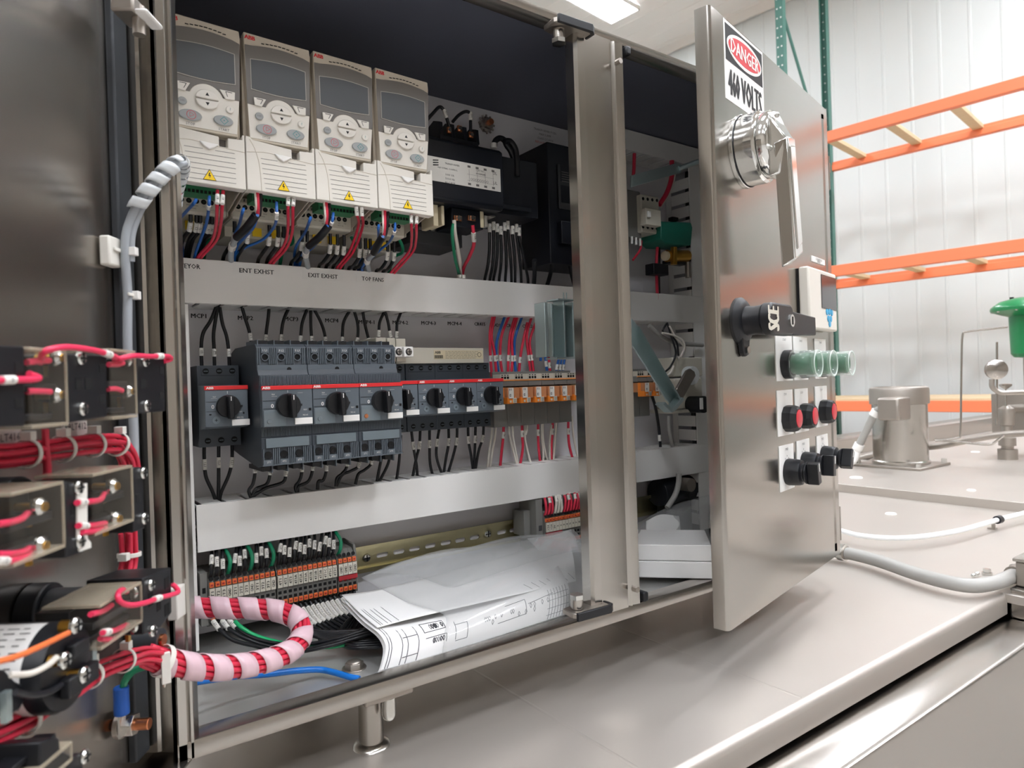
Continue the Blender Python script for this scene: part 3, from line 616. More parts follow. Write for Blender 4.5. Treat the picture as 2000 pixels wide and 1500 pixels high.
# nine push buttons and selectors
xs = []
ROWS = [[(1512.7, 1545.6, 654, 745), (1547.3, 1575.6, 657, 743), (1588.8, 1611.6, 661, 740)],
        [(1515.6, 1547, 763, 854), (1550, 1577, 760, 847), (1590, 1614, 755, 836)],
        [(1520, 1549, 872, 963), (1554, 1580, 862, 944), (1593.6, 1616, 852, 928)]]
colw = ['left', 'middle', 'right']
for r, row in enumerate(ROWS):
    for k, (xa, xb, ya, yb) in enumerate(row):
        a, b2 = rd(xa, ya), rd(xa, yb); xr_ = rd(xb, (ya+yb)/2).x; px0, px1, pz1, pz0 = a.x, xr_, a.z, b2.z; pcx = (px0+px1)/2; w2 = .05

        cz = pz0+(pz1-pz0)*(.36 if r == 0 else .37 if r == 1 else .40)
        nm = ['push_button', 'stop_button', 'selector_switch'][r]
        lb = [f'clear-shrouded green start button, {colw[k]} of three in the top row on the door', f'round black stop button with flat red cap, {colw[k]} of three in the middle row', f'black rotary speed selector knob, {colw[k]} of three in the bottom row'][r]
        t = T(nm, lb, ['button', 'button', 'selector switch'][r], (pcx, 0, pz0), RD, ['green start buttons', 'red stop buttons', 'black selector switches'][r])
        MB().box(px0, px1, -.0016, -.0001, pz0, pz1, 'white_paint').build('legend_plate', t, bevel=.0003)
        mb = MB().text(['START', 'STOP', 'SPEED'][r], pcx, -.0017, pz1-.006, .0032, 'ink_soft')
        if r == 2:
            for i in range(9): a_ = math.radians(-40+32.5*i); mb.box(pcx+.0225*math.cos(a_)*.55-.0004, pcx+.0225*math.cos(a_)*.55+.0004, -.0019, -.0017, cz+.0225*math.sin(a_)-.001, cz+.0225*math.sin(a_)+.001, 'ink_soft')
        mb.build('legend_lettering', t, smooth=0)
        o_ = (pcx, 0, cz); D = (0, -1, 0)
        if r == 0:
            R0 = .0205; prof = [(R0*.94, .0017), (R0, .0025), (R0, .012), (R0*.9, .013), (R0*.8, .013)]
            MB().lathe(o_, D, prof, 'black', 20).build('bezel', t, smooth=20)
            MB().lathe(o_, D, [(.0135, .013), (.0135, .018), (.0155, .0185), (.0155, .040), (.0135, .0415), (1e-5, .0415)], 'green_button', 32).build('button_cap', t)
            MB().lathe(o_, D, [(.0190, .0131), (.0185, .022), (.0182, .047)], 'tube_clear', 40).build('clear_shroud', t, solid=.001)
            MB().lathe(o_, D, [(.0176, .0466), (.0176, .0478), (.0190, .0478), (.0190, .0466), (.0176, .0466)], 'tube_rim', 40).build('shroud_rim', t)
        elif r == 1:
            R0 = .0185
            MB().lathe(o_, D, [(R0, .0017), (R0*1.02, .004), (R0*1.02, .013), (R0*.92, .019), (R0*.78, .0205), (R0*.70, .0195)], 'black', 10).build('bezel', t, smooth=15)
            MB().lathe(o_, D, [(R0*.69, .015), (R0*.68, .0205), (R0*.6, .0212), (1e-5, .0212)], 'button_red', 28).build('red_cap', t)
        else:
            R0 = .0180
            MB().lathe(o_, D, [(R0, .0017), (R0*1.05, .004), (R0, .018), (R0*.95, .022), (R0*.7, .023), (R0*.7, .026), (R0*.85, .028), (R0*.85, .030), (1e-5, .030)], 'black', 28).build('bezel', t)
            a_ = math.radians([100, 84, 62][k]); ux = Vector((math.cos(a_), 0, math.sin(a_))); uz = Vector((-ux.z, 0, ux.x)); c_ = Vector(o_); L1, W1 = R0*.82, R0*.36
            fp = [c_+ux*L1+uz*W1, c_-ux*L1+uz*W1, c_-ux*L1-uz*W1, c_+ux*L1-uz*W1]
            MB().hexa([p+Vector((0, -.045, 0)) for p in fp]+[p+Vector((0, -.030, 0)) for p in fp], 'knob_black').build('knob', t, bevel=.001)
            MB().hexa([c_+ux*L1*.95+uz*.0008+Vector((0, -.0456, 0)), c_+ux*.2*L1+uz*.0008+Vector((0, -.0456, 0)), c_+ux*.2*L1-uz*.0008+Vector((0, -.0456, 0)), c_+ux*L1*.95-uz*.0008+Vector((0, -.0456, 0)), c_+ux*L1*.95+uz*.0008+Vector((0, -.0451, 0)), c_+ux*.2*L1+uz*.0008+Vector((0, -.0451, 0)), c_+ux*.2*L1-uz*.0008+Vector((0, -.0451, 0)), c_+ux*L1*.95-uz*.0008+Vector((0, -.0451, 0))], 'white').build('pointer_mark', t)
# ================================================================== wiring ducts
def finger_wall(mb, x0, x1, z, s, yf, yb, ph, pitch=.0257, gap=.0050):
    """slotted top or bottom wall of a duct, s=+1 top, -1 bottom"""
    zt = (z-.0016, z) if s > 0 else (z, z+.0016)
    k = math.floor((x0-ph)/pitch); xs_ = []
    while ph+k*pitch < x1+pitch: xs_.append(ph+k*pitch); k += 1
    for a, b in zip(xs_[:-1], xs_[1:]):
        a1, b1 = max(a+gap/2, x0), min(b-gap/2, x1)
        if b1-a1 > .001: mb.box(a1, b1, yf+.001, yb-.012, zt[0], zt[1], 'duct_white')
    mb.box(x0, x1, yb-.0119, yb, zt[0], zt[1], 'duct_white')
def duct(label, x0, x1, z0, z1, ph, name='wiring_duct'):
    t = T(name, label, 'cable duct', (x0, .865, z0), None)
    MB().box(x0, x1, .8075, .8098, z0-.0002, z1, 'duct_white').box(x0, x1, .8098, .8118, z0-.0002, z0+.0012, 'duct_white').box(x0, x1, .8098, .8118, z1-.0012, z1, 'duct_white').build('cover', t, bevel=.0005)
    mb = MB(); finger_wall(mb, x0, x1, z1+.0002, 1, .812, .865, ph); finger_wall(mb, x0, x1, z0-.0003, -1, .812, .865, ph); mb.build('slotted_walls', t)
    MB().box(x0, x1, .8632, .8658, z0+.004, z1-.004, 'duct_white').build('base', t); return t
def slot_dark_cables(z0, z1, nm):  # black cables added so that the duct slots read dark
    for j, (y, f) in enumerate([(.818, .25), (.817, .72), (.829, .45), (.841, .80), (.842, .25), (.853, .55)]):
        z = z0+(z1-z0)*f; solo(MB().tube([(.157, y, z), (.40, y+.002, z-.002), (.70, y, z+.002), (1.02, y+.001, z)], .0058, 'black_cable', 8), 'cable', f'added black cable darkening the slots inside the {nm} duct, {["first", "second", "third", "fourth", "fifth", "sixth"][j]} from its cover', 'cable', (.157, y, z), None, f'added cables inside the {nm} duct', smooth=60)
slot_dark_cables(.104, .144, 'upper'); slot_dark_cables(-.170, -.128, 'lower')
dA = duct('long white wiring duct across the cabinet just below the drives', .1475, 1.03, .0995, .1485, .2130)
dB = duct('long white wiring duct across the cabinet between breakers and terminal blocks', .1527, 1.03, -.1745, -.1228, .2336)
t = T('wiring_duct', 'vertical white duct standing at the left edge of the open cabinet', 'cable duct', (.12, .865, -.28)); MB().box(.1215, .1512, .8075, .8098, -.2815, .098, 'duct_white').box(.1215, .1232, .81, .865, -.2815, .098, 'duct_white').box(.1495, .1512, .81, .8655, -.2815, -.18, 'duct_white').box(.1495, .1512, .81, .8655, -.118, .098, 'duct_white').build('cover', t, bevel=.0006)
# vertical duct and top duct in the right compartment
t = T('wiring_duct', 'vertical white slotted duct at the far right of the right compartment', 'cable duct', (1.0, .865, -.28))
xa = G.px(1338, 400, .82).x
mb = MB(); z = -.27
while z < .37:
    mb.box(xa, xa+.0016, .812, .852, z, z+.0195, 'duct_white'); z += .0257
mb.box(xa, xa+.0016, .8525, .865, -.28, .39, 'duct_white'); mb.build('slotted_wall', t)
MB().box(xa, xa+.06, .8085, .8105, -.28, .39, 'duct_white').build('cover', t)
for j in range(5): solo(MB().tube([(xa+.010+.009*j, .820+.008*(j % 3), -.27), (xa+.009+.009*j, .823+.008*(j % 2), .05), (xa+.011+.009*j, .820+.008*(j % 3), .38)], .0052, 'black_cable', 8), 'cable', f'added black cable darkening the vertical slotted duct, {["first", "second", "third", "fourth", "fifth"][j]} from its slotted side', 'cable', (xa+.01, .82, -.27), None, 'added cables inside the vertical duct', smooth=60)  # unseen cables added to darken the inside behind the slots
t = T('wiring_duct', 'short white slotted duct under the cabinet ceiling in the right compartment', 'cable duct', (.8, .865, .395))
MB().box(.80, 1.03, .8085, .8105, .3885, .4225, 'duct_white').build('cover', t)
mb = MB(); finger_wall(mb, .80, 1.03, .390, -1, .812, .865, .8385, .0257); mb.build('slotted_walls', t)
# duct labels (stuck on the upper duct)
for s, x, y, w, nm in [('CONVEYOR', 357, 519, .0350, 'CONVEYOR'), ('ENT EXHST', 501.5, 530, .0385, 'ENT EXHST'), ('EXIT EXHST', 631, 539, .0370, 'EXIT EXHST'), ('TOP FANS', 728, 545.5, .0300, 'TOP FANS')]:
    q = G.px(x, y, .8074)
    t = T('duct_label', f'clear printed strip reading {nm} on the upper white duct', 'label', (q.x, .8074, q.z), None, 'printed labels on the upper duct')
    MB().box(q.x-w/2-.007, q.x+w/2+.007, .8072, .8074, q.z-.0055, q.z+.0055, 'duct_white').build('strip', t)
    MB().text(s, q.x, .8072, q.z, .0052, 'ink', w=w, bold=.02).build('lettering', t, smooth=0)
# ================================================================== the four drives
DRN = ['first drive from the left, above the CONVEYOR label', 'second drive from the left, above the ENT EXHST label', 'third drive from the left, above the EXIT EXHST label', 'fourth drive, next to the black transformer']
def arc(cx, cz, rx, rz, a0, a1, n=12): return [(cx+rx*math.cos(math.radians(a0+(a1-a0)*i/n)), cz+rz*math.sin(math.radians(a0+(a1-a0)*i/n))) for i in range(n+1)]
def drive(X, Z, lab):
    t = T('variable_frequency_drive', 'beige motor drive with keypad, '+lab, 'motor drive', (X, .865, Z-.064), None, 'row of four motor drives')
    Yf = .697
    def pt(pts): return [(X+a, Z+b) for a, b in pts]
    MB().box(X+.0005, X+.0680, .7075, .8645, Z-.036, Z+.1045, 'drive_frame').prism([(.7078, Z-.036), (.8645, Z-.036), (.8645, Z-.0640), (.7640, Z-.0640), (.7640, Z-.0600), (.7078, Z-.0500)], 'x', X+.0005, X+.0020, 'drive_frame').prism([(.7078, Z-.036), (.8645, Z-.036), (.8645, Z-.0640), (.7640, Z-.0640), (.7640, Z-.0600), (.7078, Z-.0500)], 'x', X+.0665, X+.0680, 'drive_frame').build('body', t, bevel=.001)
    # keypad slab
    top = [(.0012, .1055), (.0010, .0955)]; out = [(.0010, .1060)]+[(.0672, .1045), (.0680, .096), (.0632, -.0012), (.0038, -.0012), (.0010, .094)]
    MB().prism(pt(out), 'y', Yf, Yf+.0102, 'drive_frame').build('keypad_frame', t, bevel=.0008)
    mb = MB()
    low = [(.0620, .0012), (.0652, .0345), (.0560, .0340)]+arc(.0352, .029, .0155, .0155, 20, 160, 14)+[(.0100, .0340), (.0026, .0345), (.0042, .0012)]
    mb.prism(pt(low), 'y', Yf-.0006, Yf-.0001, 'drive_beige')
    up = [(.0658, .0350), (.0672, .0915)]+[(.0672-.066*i/10, .0925+.0040*math.sin(PI*i/10)) for i in range(1, 10)]+[(.0016, .0935), (.0024, .0350), (.0100, .0347)]+arc(.0352, .029, .0160, .0160, 160, 20, 14)+[(.0565, .0347)]
    mb.prism(pt(up), 'y', Yf-.0005, Yf-.0001, 'drive_grey'); mb.build('keypad_face', t)
    lcd = [(.0615, .0505), (.0615, .0795)]+[(.0615-.0545*i/8, .0795+.0022*math.sin(PI*i/8)) for i in range(1, 8)]+[(.0070, .0795), (.0070, .0505)]+[(.0070+.0545*i/8, .0505-.0016*math.sin(PI*i/8)) for i in range(1, 8)]
    cx_, cz_ = .03425, .065; o2 = [(cx_+(a-cx_)*1.025, cz_+(b-cz_)*1.05) for a, b in lcd]
    MB().prism(pt(o2), 'y', Yf-.0011, Yf-.0006, 'lcd_line').prism(pt(lcd), 'y', Yf-.0014, Yf-.0011, 'lcd').build('display', t, smooth=0)
    mb = MB().prism(pt([(.0082, .0418), (.0205, .0418), (.0160, .0335), (.0090, .0340)]), 'y', Yf-.0026, Yf-.0007, 'key_light').build('soft_key', t, bevel=.0005)
    MB().prism(pt([(.0468, .0418), (.0610, .0418), (.0606, .0340), (.0520, .0335)]), 'y', Yf-.0026, Yf-.0007, 'key_light').build('soft_key', t, bevel=.0005)
    MB().prism(pt(arc(.0352, .0300, .0105, .0085, 0, 180)), 'y', Yf-.0034, Yf-.0007, 'key_light').build('arrow_key', t, bevel=.0006)
    MB().prism(pt(arc(.0352, .0285, .0105, .0085, 180, 360)), 'y', Yf-.0034, Yf-.0007, 'key_light').build('arrow_key', t, bevel=.0006)
    MB().prism(pt(arc(.0133, .0237, .0040, .0036, 0, 345, 15)), 'y', Yf-.0026, Yf-.0007, 'button_grey').build('mode_key', t, bevel=.0005)
    MB().prism(pt(arc(.0559, .0239, .0037, .0035, 0, 345, 15)), 'y', Yf-.0026, Yf-.0007, 'key_light').build('help_key', t, bevel=.0005)
    k1 = MB().prism(pt(arc(.0199, .0115, .0102, .0052, 0, 345, 20)), 'y', Yf-.0028, Yf-.0007, 'button_grey').build('stop_key', t, bevel=.0006)
    k2 = MB().prism(pt(arc(.0494, .0118, .0090, .0050, 0, 345, 20)), 'y', Yf-.0028, Yf-.0007, 'button_grey').build('start_key', t, bevel=.0006)
    mb = MB(); yy = Yf-.0034
    mb.text('ABB', X+.0068, Yf, Z+.1015, .0040, 'brand_red', w=.0098, bold=.05, rot=-.02)
    mb.face([(X+.0334, yy-.0001, Z+.0325), (X+.0370, yy-.0001, Z+.0325), (X+.0352, yy-.0001, Z+.0357)], 'ink').face([(X+.0334, yy-.0001, Z+.0262), (X+.0370, yy-.0001, Z+.0262), (X+.0352, yy-.0001, Z+.0230)], 'ink')
    mb.text('STOP', X+.0200, Yf-.0007, Z+.0036, .0024, 'ink_soft').text('START', X+.0500, Yf-.0007, Z+.0036, .0024, 'ink_soft').text('?', X+.0559, Yf-.0027, Z+.0239, .0028, 'ink_teal').text('LOC', X+.0133, Yf-.0027, Z+.0237, .0014, 'ink_soft')
    yk = Yf-.0029
    def ring(cx, cz, r, w, m, n=24, r2=None):
        for i in range(n):
            a, b = 2*PI*i/n, 2*PI*(i+1)/n; mb.face([(X+cx+rr*math.cos(q), yk, Z+cz+rr*math.sin(q)) for rr, q in ((r, a), (r, b), (r-w, b), (r-w, a))], m)
    ring(.0205, .0115, .0042, .0004, 'danger_red'); ring(.0205, .0118, .0028, .0005, 'danger_red', 3); ring(.0500, .0118, .0040, .0006, 'ink_teal', 4); ring(.05, .0118, .0006, .0006, 'ink_teal', 6)
    mb.face([(X+.011, Yf-.0027, Z+.0402), (X+.0172, Yf-.0027, Z+.0402), (X+.0172, Yf-.0027, Z+.0408), (X+.011, Yf-.0027, Z+.0408)], 'ink').face([(X+.0166, Yf-.0027, Z+.0402), (X+.0172, Yf-.0027, Z+.0402), (X+.0150, Yf-.0027, Z+.0358), (X+.0144, Yf-.0027, Z+.0358)], 'ink')
    mb.face([(X+.0520, Yf-.0027, Z+.0402), (X+.0582, Yf-.0027, Z+.0402), (X+.0582, Yf-.0027, Z+.0408), (X+.0520, Yf-.0027, Z+.0408)], 'ink').face([(X+.0520, Yf-.0027, Z+.0402), (X+.0526, Yf-.0027, Z+.0402), (X+.0542, Yf-.0027, Z+.0358), (X+.0536, Yf-.0027, Z+.0358)], 'ink')
    for i in range(9): x = X+.018+.0042*i; zq = Z+.0965-.0001*i+.0032*math.sin(PI*(i+2)/12); mb.box(x, x+.0030, Yf-.0007, Yf-.0001, zq-.0001, zq+.0006, 'hole')
    mb.build('keypad_marks', t, smooth=0)
    # lower cover with notch and ribs
    cov = [(-.0005, .0020), (.0035, .0015), (.0060, -.0010), (.0449, -.0042), (.0449, -.0136), (.0531, -.0138), (.0531, -.0042), (.0665, -.0036), (.0668, .0012), (.0688, .0012), (.0690, -.0526), (-.0005, -.0514)]
    MB().prism(pt(cov), 'y', Yf-.0016, Yf+.0108, 'drive_beige').box(X+.0440, X+.0540, Yf+.0090, Yf+.0105, Z-.0145, Z-.0030, 'drive_grey').build('cover', t, bevel=.0007)
    mb = MB(); y = Yf-.0018
    for i in range(7):
        z_ = Z-.0185-.0049*i; xl = X+.0135+.0006*i
        if i == 0: mb.box(xl, X+.0300, y, y+.0004, z_-.00018, z_+.00018, 'ink_soft').box(X+.0410, X+.0590, y, y+.0004, z_-.00018, z_+.00018, 'ink_soft')
        else: mb.box(xl, X+.0595, y, y+.0004, z_-.00018, z_+.00018, 'ink_soft')
    P = [(.0030, -.001), (.0075, -.009), (.0112, -.021), (.0128, -.035), (.0135, -.0515)]
    mb.tube([(X+a, y+.0002, Z+b) for a, b in P], .00035, 'drive_frame', 6); mb.tube([(X+a, y+.0002, Z+b) for a, b in [(-.0002, -.0142), (.018, -.0118), (.03, -.0128), (.044, -.0142), (.0685, -.0158)]], .00035, 'drive_frame', 6)
    mb.build('cover_ribs', t, smooth=0)
    MB().prism(pt([(.0265, -.0118), (.0445, -.0128), (.0400, -.0166), (.0355, -.0190), (.0310, -.0166)]), 'y', Yf-.0040, Yf-.0015, 'white').build('thumb_tab', t, bevel=.0010)
    mb = MB(); tz = Z-.0440; tx = X+.0352
    mb.prism([(tx-.0062, tz-.0042), (tx+.0062, tz-.0042), (tx, tz+.0066)], 'y', Yf-.0021, Yf-.0018, 'ink').prism([(tx-.0054, tz-.0037), (tx+.0054, tz-.0037), (tx, tz+.0056)], 'y', Yf-.0024, Yf-.0021, 'sign_yellow')
    mb.prism([(tx-.0004, tz+.0030), (tx+.0006, tz+.0030), (tx-.0001, tz+.0006), (tx+.0012, tz+.0008), (tx-.0002, tz-.0028), (tx+.0002, tz-.0002), (tx-.0012, tz-.0004)], 'y', Yf-.0026, Yf-.0024, 'ink'); mb.build('warning_label', t, smooth=0)
    # control connector and power terminals
    mb = MB().box(X+.012, X+.056, .7250, .745, Z-.0540, Z-.0440, 'connector_green')
    for i in range(11): mb.box(X+.0135+.0038*i, X+.0160+.0038*i, .7245, .7249, Z-.0535, Z-.0505, 'hole')
    mb.build('control_connector', t)
    mb = MB(); zt_, zb2 = Z-.0405, Z-.0645; yb_ = .7655
    mb.prism([(.8640, zt_), (yb_+.004, zt_), (yb_, zt_-.006), (yb_, zb2+.002), (yb_+.003, zb2), (.8640, zb2)], 'x', X+.0025, X+.0660, 'cream_plastic')
    for i in range(8): xx = X+.0080+.0072*i; mb.lathe((xx, yb_, Z-.0515), (0, -1, 0), [(.0027, .0), (.0027, .0003), (1e-5, .0003)], 'hole', 12); mb.box(xx-.001, xx+.001, yb_-.0005, yb_-.0003, Z-.0519, Z-.0511, 'screw')
    for i in range(14): xx = X+.005+.0042*i; mb.face([(xx, yb_-.0001, zt_-.0064), (xx+.0016, yb_-.0001, zt_-.0064), (xx+.0032, yb_+.0030, zt_-.0010), (xx+.0016, yb_+.0030, zt_-.0010)], 'ink_soft')
    for i, s in enumerate(['U1/L', 'V1/N', 'W1', 'BRK+', 'BRK-', 'U2', 'V2', 'W2']): mb.text(s, X+.0080+.0072*i, yb_, Z-.0563, .0015, 'ink_soft')
    mb.text('BRAKE', X+.0335, yb_, Z-.0592, .0014, 'ink_soft').text('MOTOR', X+.0530, yb_, Z-.0592, .0014, 'ink_soft'); mb.build('power_terminals', t, smooth=30)
    for i in (1, 2): MB().box(X+.013+.019*i, X+.023+.019*i, .800, .803, Z-.0740, Z-.0646, 'sign_yellow').build('yellow_tab', t)
    MB().box(X+.003, X+.066, .806, .860, Z-.0760, Z-.0646, 'cream_plastic').build('clamp_rail', t)
for k in range(4): drive(.1176+.0705*k, .2524-.0004*k, DRN[k])
# ================================================================== breakers
def ms_small(X, lab, word):
    """45 mm motor breaker; face at y .776, rear body at .810"""
    Zf = G.px(398, 837, .776).z; zt, zb = .0306, -.0600; W_ = .0442
    t = T('motor_breaker', lab, 'circuit breaker', (X, .862, zb), None, 'small motor breakers')
    xo = X+.0005
    MB().box(xo, xo+W_, .810, .862, zb, zt, 'breaker_dark').box(xo+.004, xo+W_-.004, .8095, .8105, zt-.0115, zt-.002, 'breaker_dark').build('body', t, bevel=.0008)
    MB().prism([(.810, Zf-.003), (.779, Zf-.0005), (.776, Zf+.001), (.776, Zf+.0410), (.778, Zf+.0445), (.810, Zf+.0460)], 'x', xo, xo+W_, 'breaker_grey').build('front_housing', t, bevel=.0006)
    MB().box(xo-.0002, xo+W_+.0002, .7752, .778, Zf+.0405, Zf+.0448, 'strip_red').build('red_strip', t, bevel=.0003)
    kx, kz = xo+.0230, Zf+.0225
    kn = MB().lathe((kx, .776, kz), (0, -1, 0), [(.0122, 0), (.0122, .004), (.0116, .005), (1e-5, .005)], 'knob_black', 28).build('knob', t)
    MB().prism([(kx-.0028, kz+.0112), (kx+.0034, kz+.0112), (kx+.0034, kz-.0125), (kx-.0016, kz-.0138)], 'y', .7605, .7715, 'knob_black').build('grip', kn, bevel=.001)
    MB().box(kx+.0122, kx+.0150, .774, .776, kz-.001, kz+.0008, 'knob_black').box(kx-.0002, kx+.0004, .7603, .7606, kz+.006, kz+.0105, 'white').build('pointer', kn)
    MB().box(xo+.0265, xo+.0450, .7742, .7758, Zf+.0012, Zf+.0078, 'white').build('marker_tag', t, bevel=.0004)
    mb = MB(); mb.lathe((xo+.0108, .776, Zf+.0080), (0, -1, 0), [(.0040, 0), (.0040, .0006), (.0030, .0006), (1e-5, .0002)], 'breaker_light', 20); mb.box(xo+.0092, xo+.0124, .7756, .7758, Zf+.0077, Zf+.0083, 'hole').box(xo+.0105, xo+.0111, .7756, .7758, Zf+.0064, Zf+.0096, 'hole'); mb.build('current_dial', t)
    mb = MB().text('ABB', xo+.0052, .7752, Zf+.0427, .0024, 'white', w=.0072, bold=.05).text('0', xo+.0078, .776, kz, .0042, 'white').text('I', xo+.0230, .776, kz+.0150, .0028, 'white').text('MS132', xo+.0355, .776, Zf+.0098, .0018, 'sleeve_white').text('TRIP', xo+.0095, .776, Zf+.0330, .0012, 'sleeve_white').text('TEST', xo+.036, .776, Zf+.0160, .0012, 'sleeve_white')
    mb.box(xo+.006, xo+.0125, .7758, .776, Zf+.0312, Zf+.0314, 'sleeve_white').box(xo+.0385, xo+.0400, .7756, .776, Zf+.0135, Zf+.0155, 'hole').box(xo+.001, xo+.011, .7757, .776, Zf+.0276, Zf+.0279, 'hole').box(xo+.001, xo+.011, .7757, .776, Zf+.0172, Zf+.0175, 'hole').box(xo+.004, xo+.0062, .7757, .776, Zf+.0135, Zf+.0150, 'hole'); mb.build('lettering', t, smooth=0)
    mb = MB()
    for i in range(3):
        for z_ in (zt-.0063, zb+.0068): x_ = xo+.0088+.0140*i; mb.lathe((x_, .8095 if z_ > 0 else .810, z_), (0, -1, 0), [(.0033, 0), (.0033, .0003), (1e-5, .0002)], 'hole', 14); mb.box(x_-.0022, x_+.0022, .8088, .8091, z_-.0004, z_+.0004, 'breaker_light')
    mb.build('terminal_holes', t)
XS = G.px(398, 755, .776).x
ms_small(XS, 'small grey motor breaker with black knob under the MCP1 label, alone at the left', 'MCP1')
for k, (xx, lab) in enumerate([(.3675, 'small motor breaker half hidden behind the right-hand tall breaker'), (.4128, 'small grey motor breaker under the MCP4-2 label, first fully visible of the right row'), (.4573, 'small grey motor breaker under the MCP4-3 label, middle of the right row'), (.5018, 'small grey motor breaker next to the orange relays, last of the right row')]): ms_small(xx, lab, '')
def ms_big(X, lab, left):
    W_ = .0547; t = T('large_motor_breaker', lab, 'circuit breaker', (X, .862, -.0795), None, 'three large motor breakers')
    MB().prism([(.862, .046), (.840, .0515), (.758, .0515), (.754, .0480), (.754, .0285), (.748, .0172), (.745, .0165), (.745, -.0495), (.743, -.0503), (.743, -.0612), (.7425, -.0800), (.760, -.0830), (.835, -.0740), (.862, -.0700)], 'x', X, X+W_, 'breaker_dark').build('body', t, bevel=.0006)
    mb = MB(); x = X+.001                       # upper terminal block with upright ribs
    sc = [X+.0092, X+.0268, X+.0446]
    n = 26; 
    for i in range(n):
        xx = X+.0008+(W_-.0016)*i/n
        if min(abs(xx+.0006-s) for s in sc) > .0042: mb.box(xx, xx+.0011, .7522, .7540, .0290, .0470, 'breaker_grey')
    for s in sc:
        mb.box(s-.0042, s+.0042, .7522, .754, .0415, .0470, 'breaker_grey'); mb.lathe((s, .754, .0370), (0, -1, 0), [(.0043, 0), (.0043, .0018), (.0034, .0018), (.0034, .0004), (1e-5, .0004)], 'breaker_grey', 18); mb.lathe((s, .754, .0370), (0, -1, 0), [(.0033, .0005), (1e-5, .0006)], 'hole', 14)
    for s in sc: mb.box(s-.0058, s+.0050, .758, .80, .0505, .0555, 'black').box(s-.0068, s-.0058, .756, .80, .0480, .0560, 'breaker_grey')
    mb.box(X+.0003, X+W_-.0003, .7525, .7542, .0470, .0482, 'breaker_grey'); mb.build('upper_terminals', t)
    mb = MB().box(X+.0003, X+W_-.0003, .7510, .7542, .0178, .0282, 'breaker_grey'); mb.lathe((X+.0345, .7510, .0232), (0, -1, 0), [(.0026, 0), (.0026, .0001), (1e-5, .0001)], 'hole', 16); mb.build('plain_band', t)
    mb = MB().box(X+.0003, X+W_-.0003, .7425, .7455, .0056, .0165, 'breaker_grey')
    for z0, z1, y in ((.0060, .0160, .7405), (-.0492, -.0392, .7440)):
        if z0 < 0: mb.build('vent_ribs', t); mb = MB().box(X+.0003, X+W_-.0003, .7450, .7456, z0, z1, 'breaker_dark')
        for i in range(34): xx = X+.001+.0016*i; mb.box(xx, xx+.0008, y, y+.0022, z0, z1, 'breaker_grey')
    mb.build('vent_ribs', t)
    MB().box(X+.0002, X+W_-.0002, .7370, .7445, -.0387, .0054, 'breaker_grey').build('face_plate', t, bevel=.0006)
    MB().box(X, X+W_, .7362, .7385, .0012, .0055, 'strip_red').build('red_strip', t, bevel=.0003)
    MB().box(X+.004, X+W_-.004, .7405, .7428, -.0610, -.0508, 'breaker_light').build('lower_cover', t, bevel=.0004)
    mb = MB(); sb = [X+.0062, X+.0228, X+.0395]
    for i in range(26):
        xx = X+.0008+(W_-.0016)*i/26
        if min(abs(xx+.0006-s) for s in sb) > .0044: mb.box(xx, xx+.0010, .7405, .7425, -.0790, -.0618, 'breaker_grey')
    for s in sb: mb.lathe((s, .7425, -.0685), (0, -1, 0), [(.0040, 0), (.0040, .0016), (.0034, .0016), (1e-5, .001)], 'hole', 16); mb.box(s-.0043, s+.0043, .7405, .7425, -.0790, -.0735, 'breaker_grey').box(s-.005, s+.004, .748, .80, -.0862, -.0815, 'black').box(s+.0045, s+.0056, .745, .80, -.0880, -.0800, 'breaker_grey')
    mb.box(X+.0002, X+W_-.0002, .7405, .7425, -.0800, -.0788, 'breaker_grey'); mb.build('lower_terminals', t)
    kx, kz = X+.0268, -.0160
    kn = MB().lathe((kx, .7370, kz), (0, -1, 0), [(.0128, 0), (.0128, .006), (.0120, .007), (1e-5, .007)], 'knob_black', 32).build('knob', t)
    MB().prism([(kx-.0020, kz+.0118), (kx+.0045, kz+.0118), (kx+.0045, kz-.0125), (kx-.0008, kz-.0138)], 'y', .7185, .7302, 'knob_black').build('grip', kn, bevel=.0012)
    MB().box(kx+.0128, kx+.0156, .735, .737, kz-.0012, kz+.0012, 'knob_black').box(kx+.0008, kx+.0016, .7183, .7186, kz+.006, kz+.0110, 'white').build('pointer', kn)
    MB().box(X+.0010, X+.0245, .7356, .7369, -.0380, -.0205, 'breaker_light').build('dial_panel', t, bevel=.0004)
    mb = MB().box(X+.0014, X+.0122, .7338, .7354, -.0372, -.0245, 'cover_film'); mb.build('dial_cover', t)
    MB().lathe((X+.0068, .7356, -.0325), (0, -1, 0), [(.0026, 0), (.0022, .0008), (1e-5, .0008)], 'copper' if X > .31 else 'breaker_light', 16).build('current_dial', t)
    MB().box(X+.0340, X+.0535, .7352, .7368, -.0372, -.0302, 'white').build('marker_tag', t, bevel=.0004)
    mb = MB().text('ABB', X+.0048, .7362, .0034, .0026, 'white', w=.0080, bold=.05).text('0', X+.0108, .7370, kz, .0042, 'white', bold=.02).text('I', X+.0275, .7370, .0000-.0010, .0026, 'white').text('TRIP', X+.0120, .737, -.0038, .0013, 'sleeve_white').text('TEST', X+.0460, .737, -.0215, .0014, 'sleeve_white').text('MS165', X+.0462, .737, -.0272, .0015, 'sleeve_white')
    mb.box(X+.001, X+.0145, .7367, .737, -.0106, -.0102, 'hole').box(X+.001, X+.0145, .7367, .737, -.0190, -.0186, 'hole').box(X+.0500, X+.0528, .7367, .737, -.0228, -.0198, 'hole').box(X+.0102, X+.0160, .7367, .737, -.0058, -.0056, 'sleeve_white').box(X+.0380, X+.0440, .7367, .737, -.0030, -.0028, 'sleeve_white')
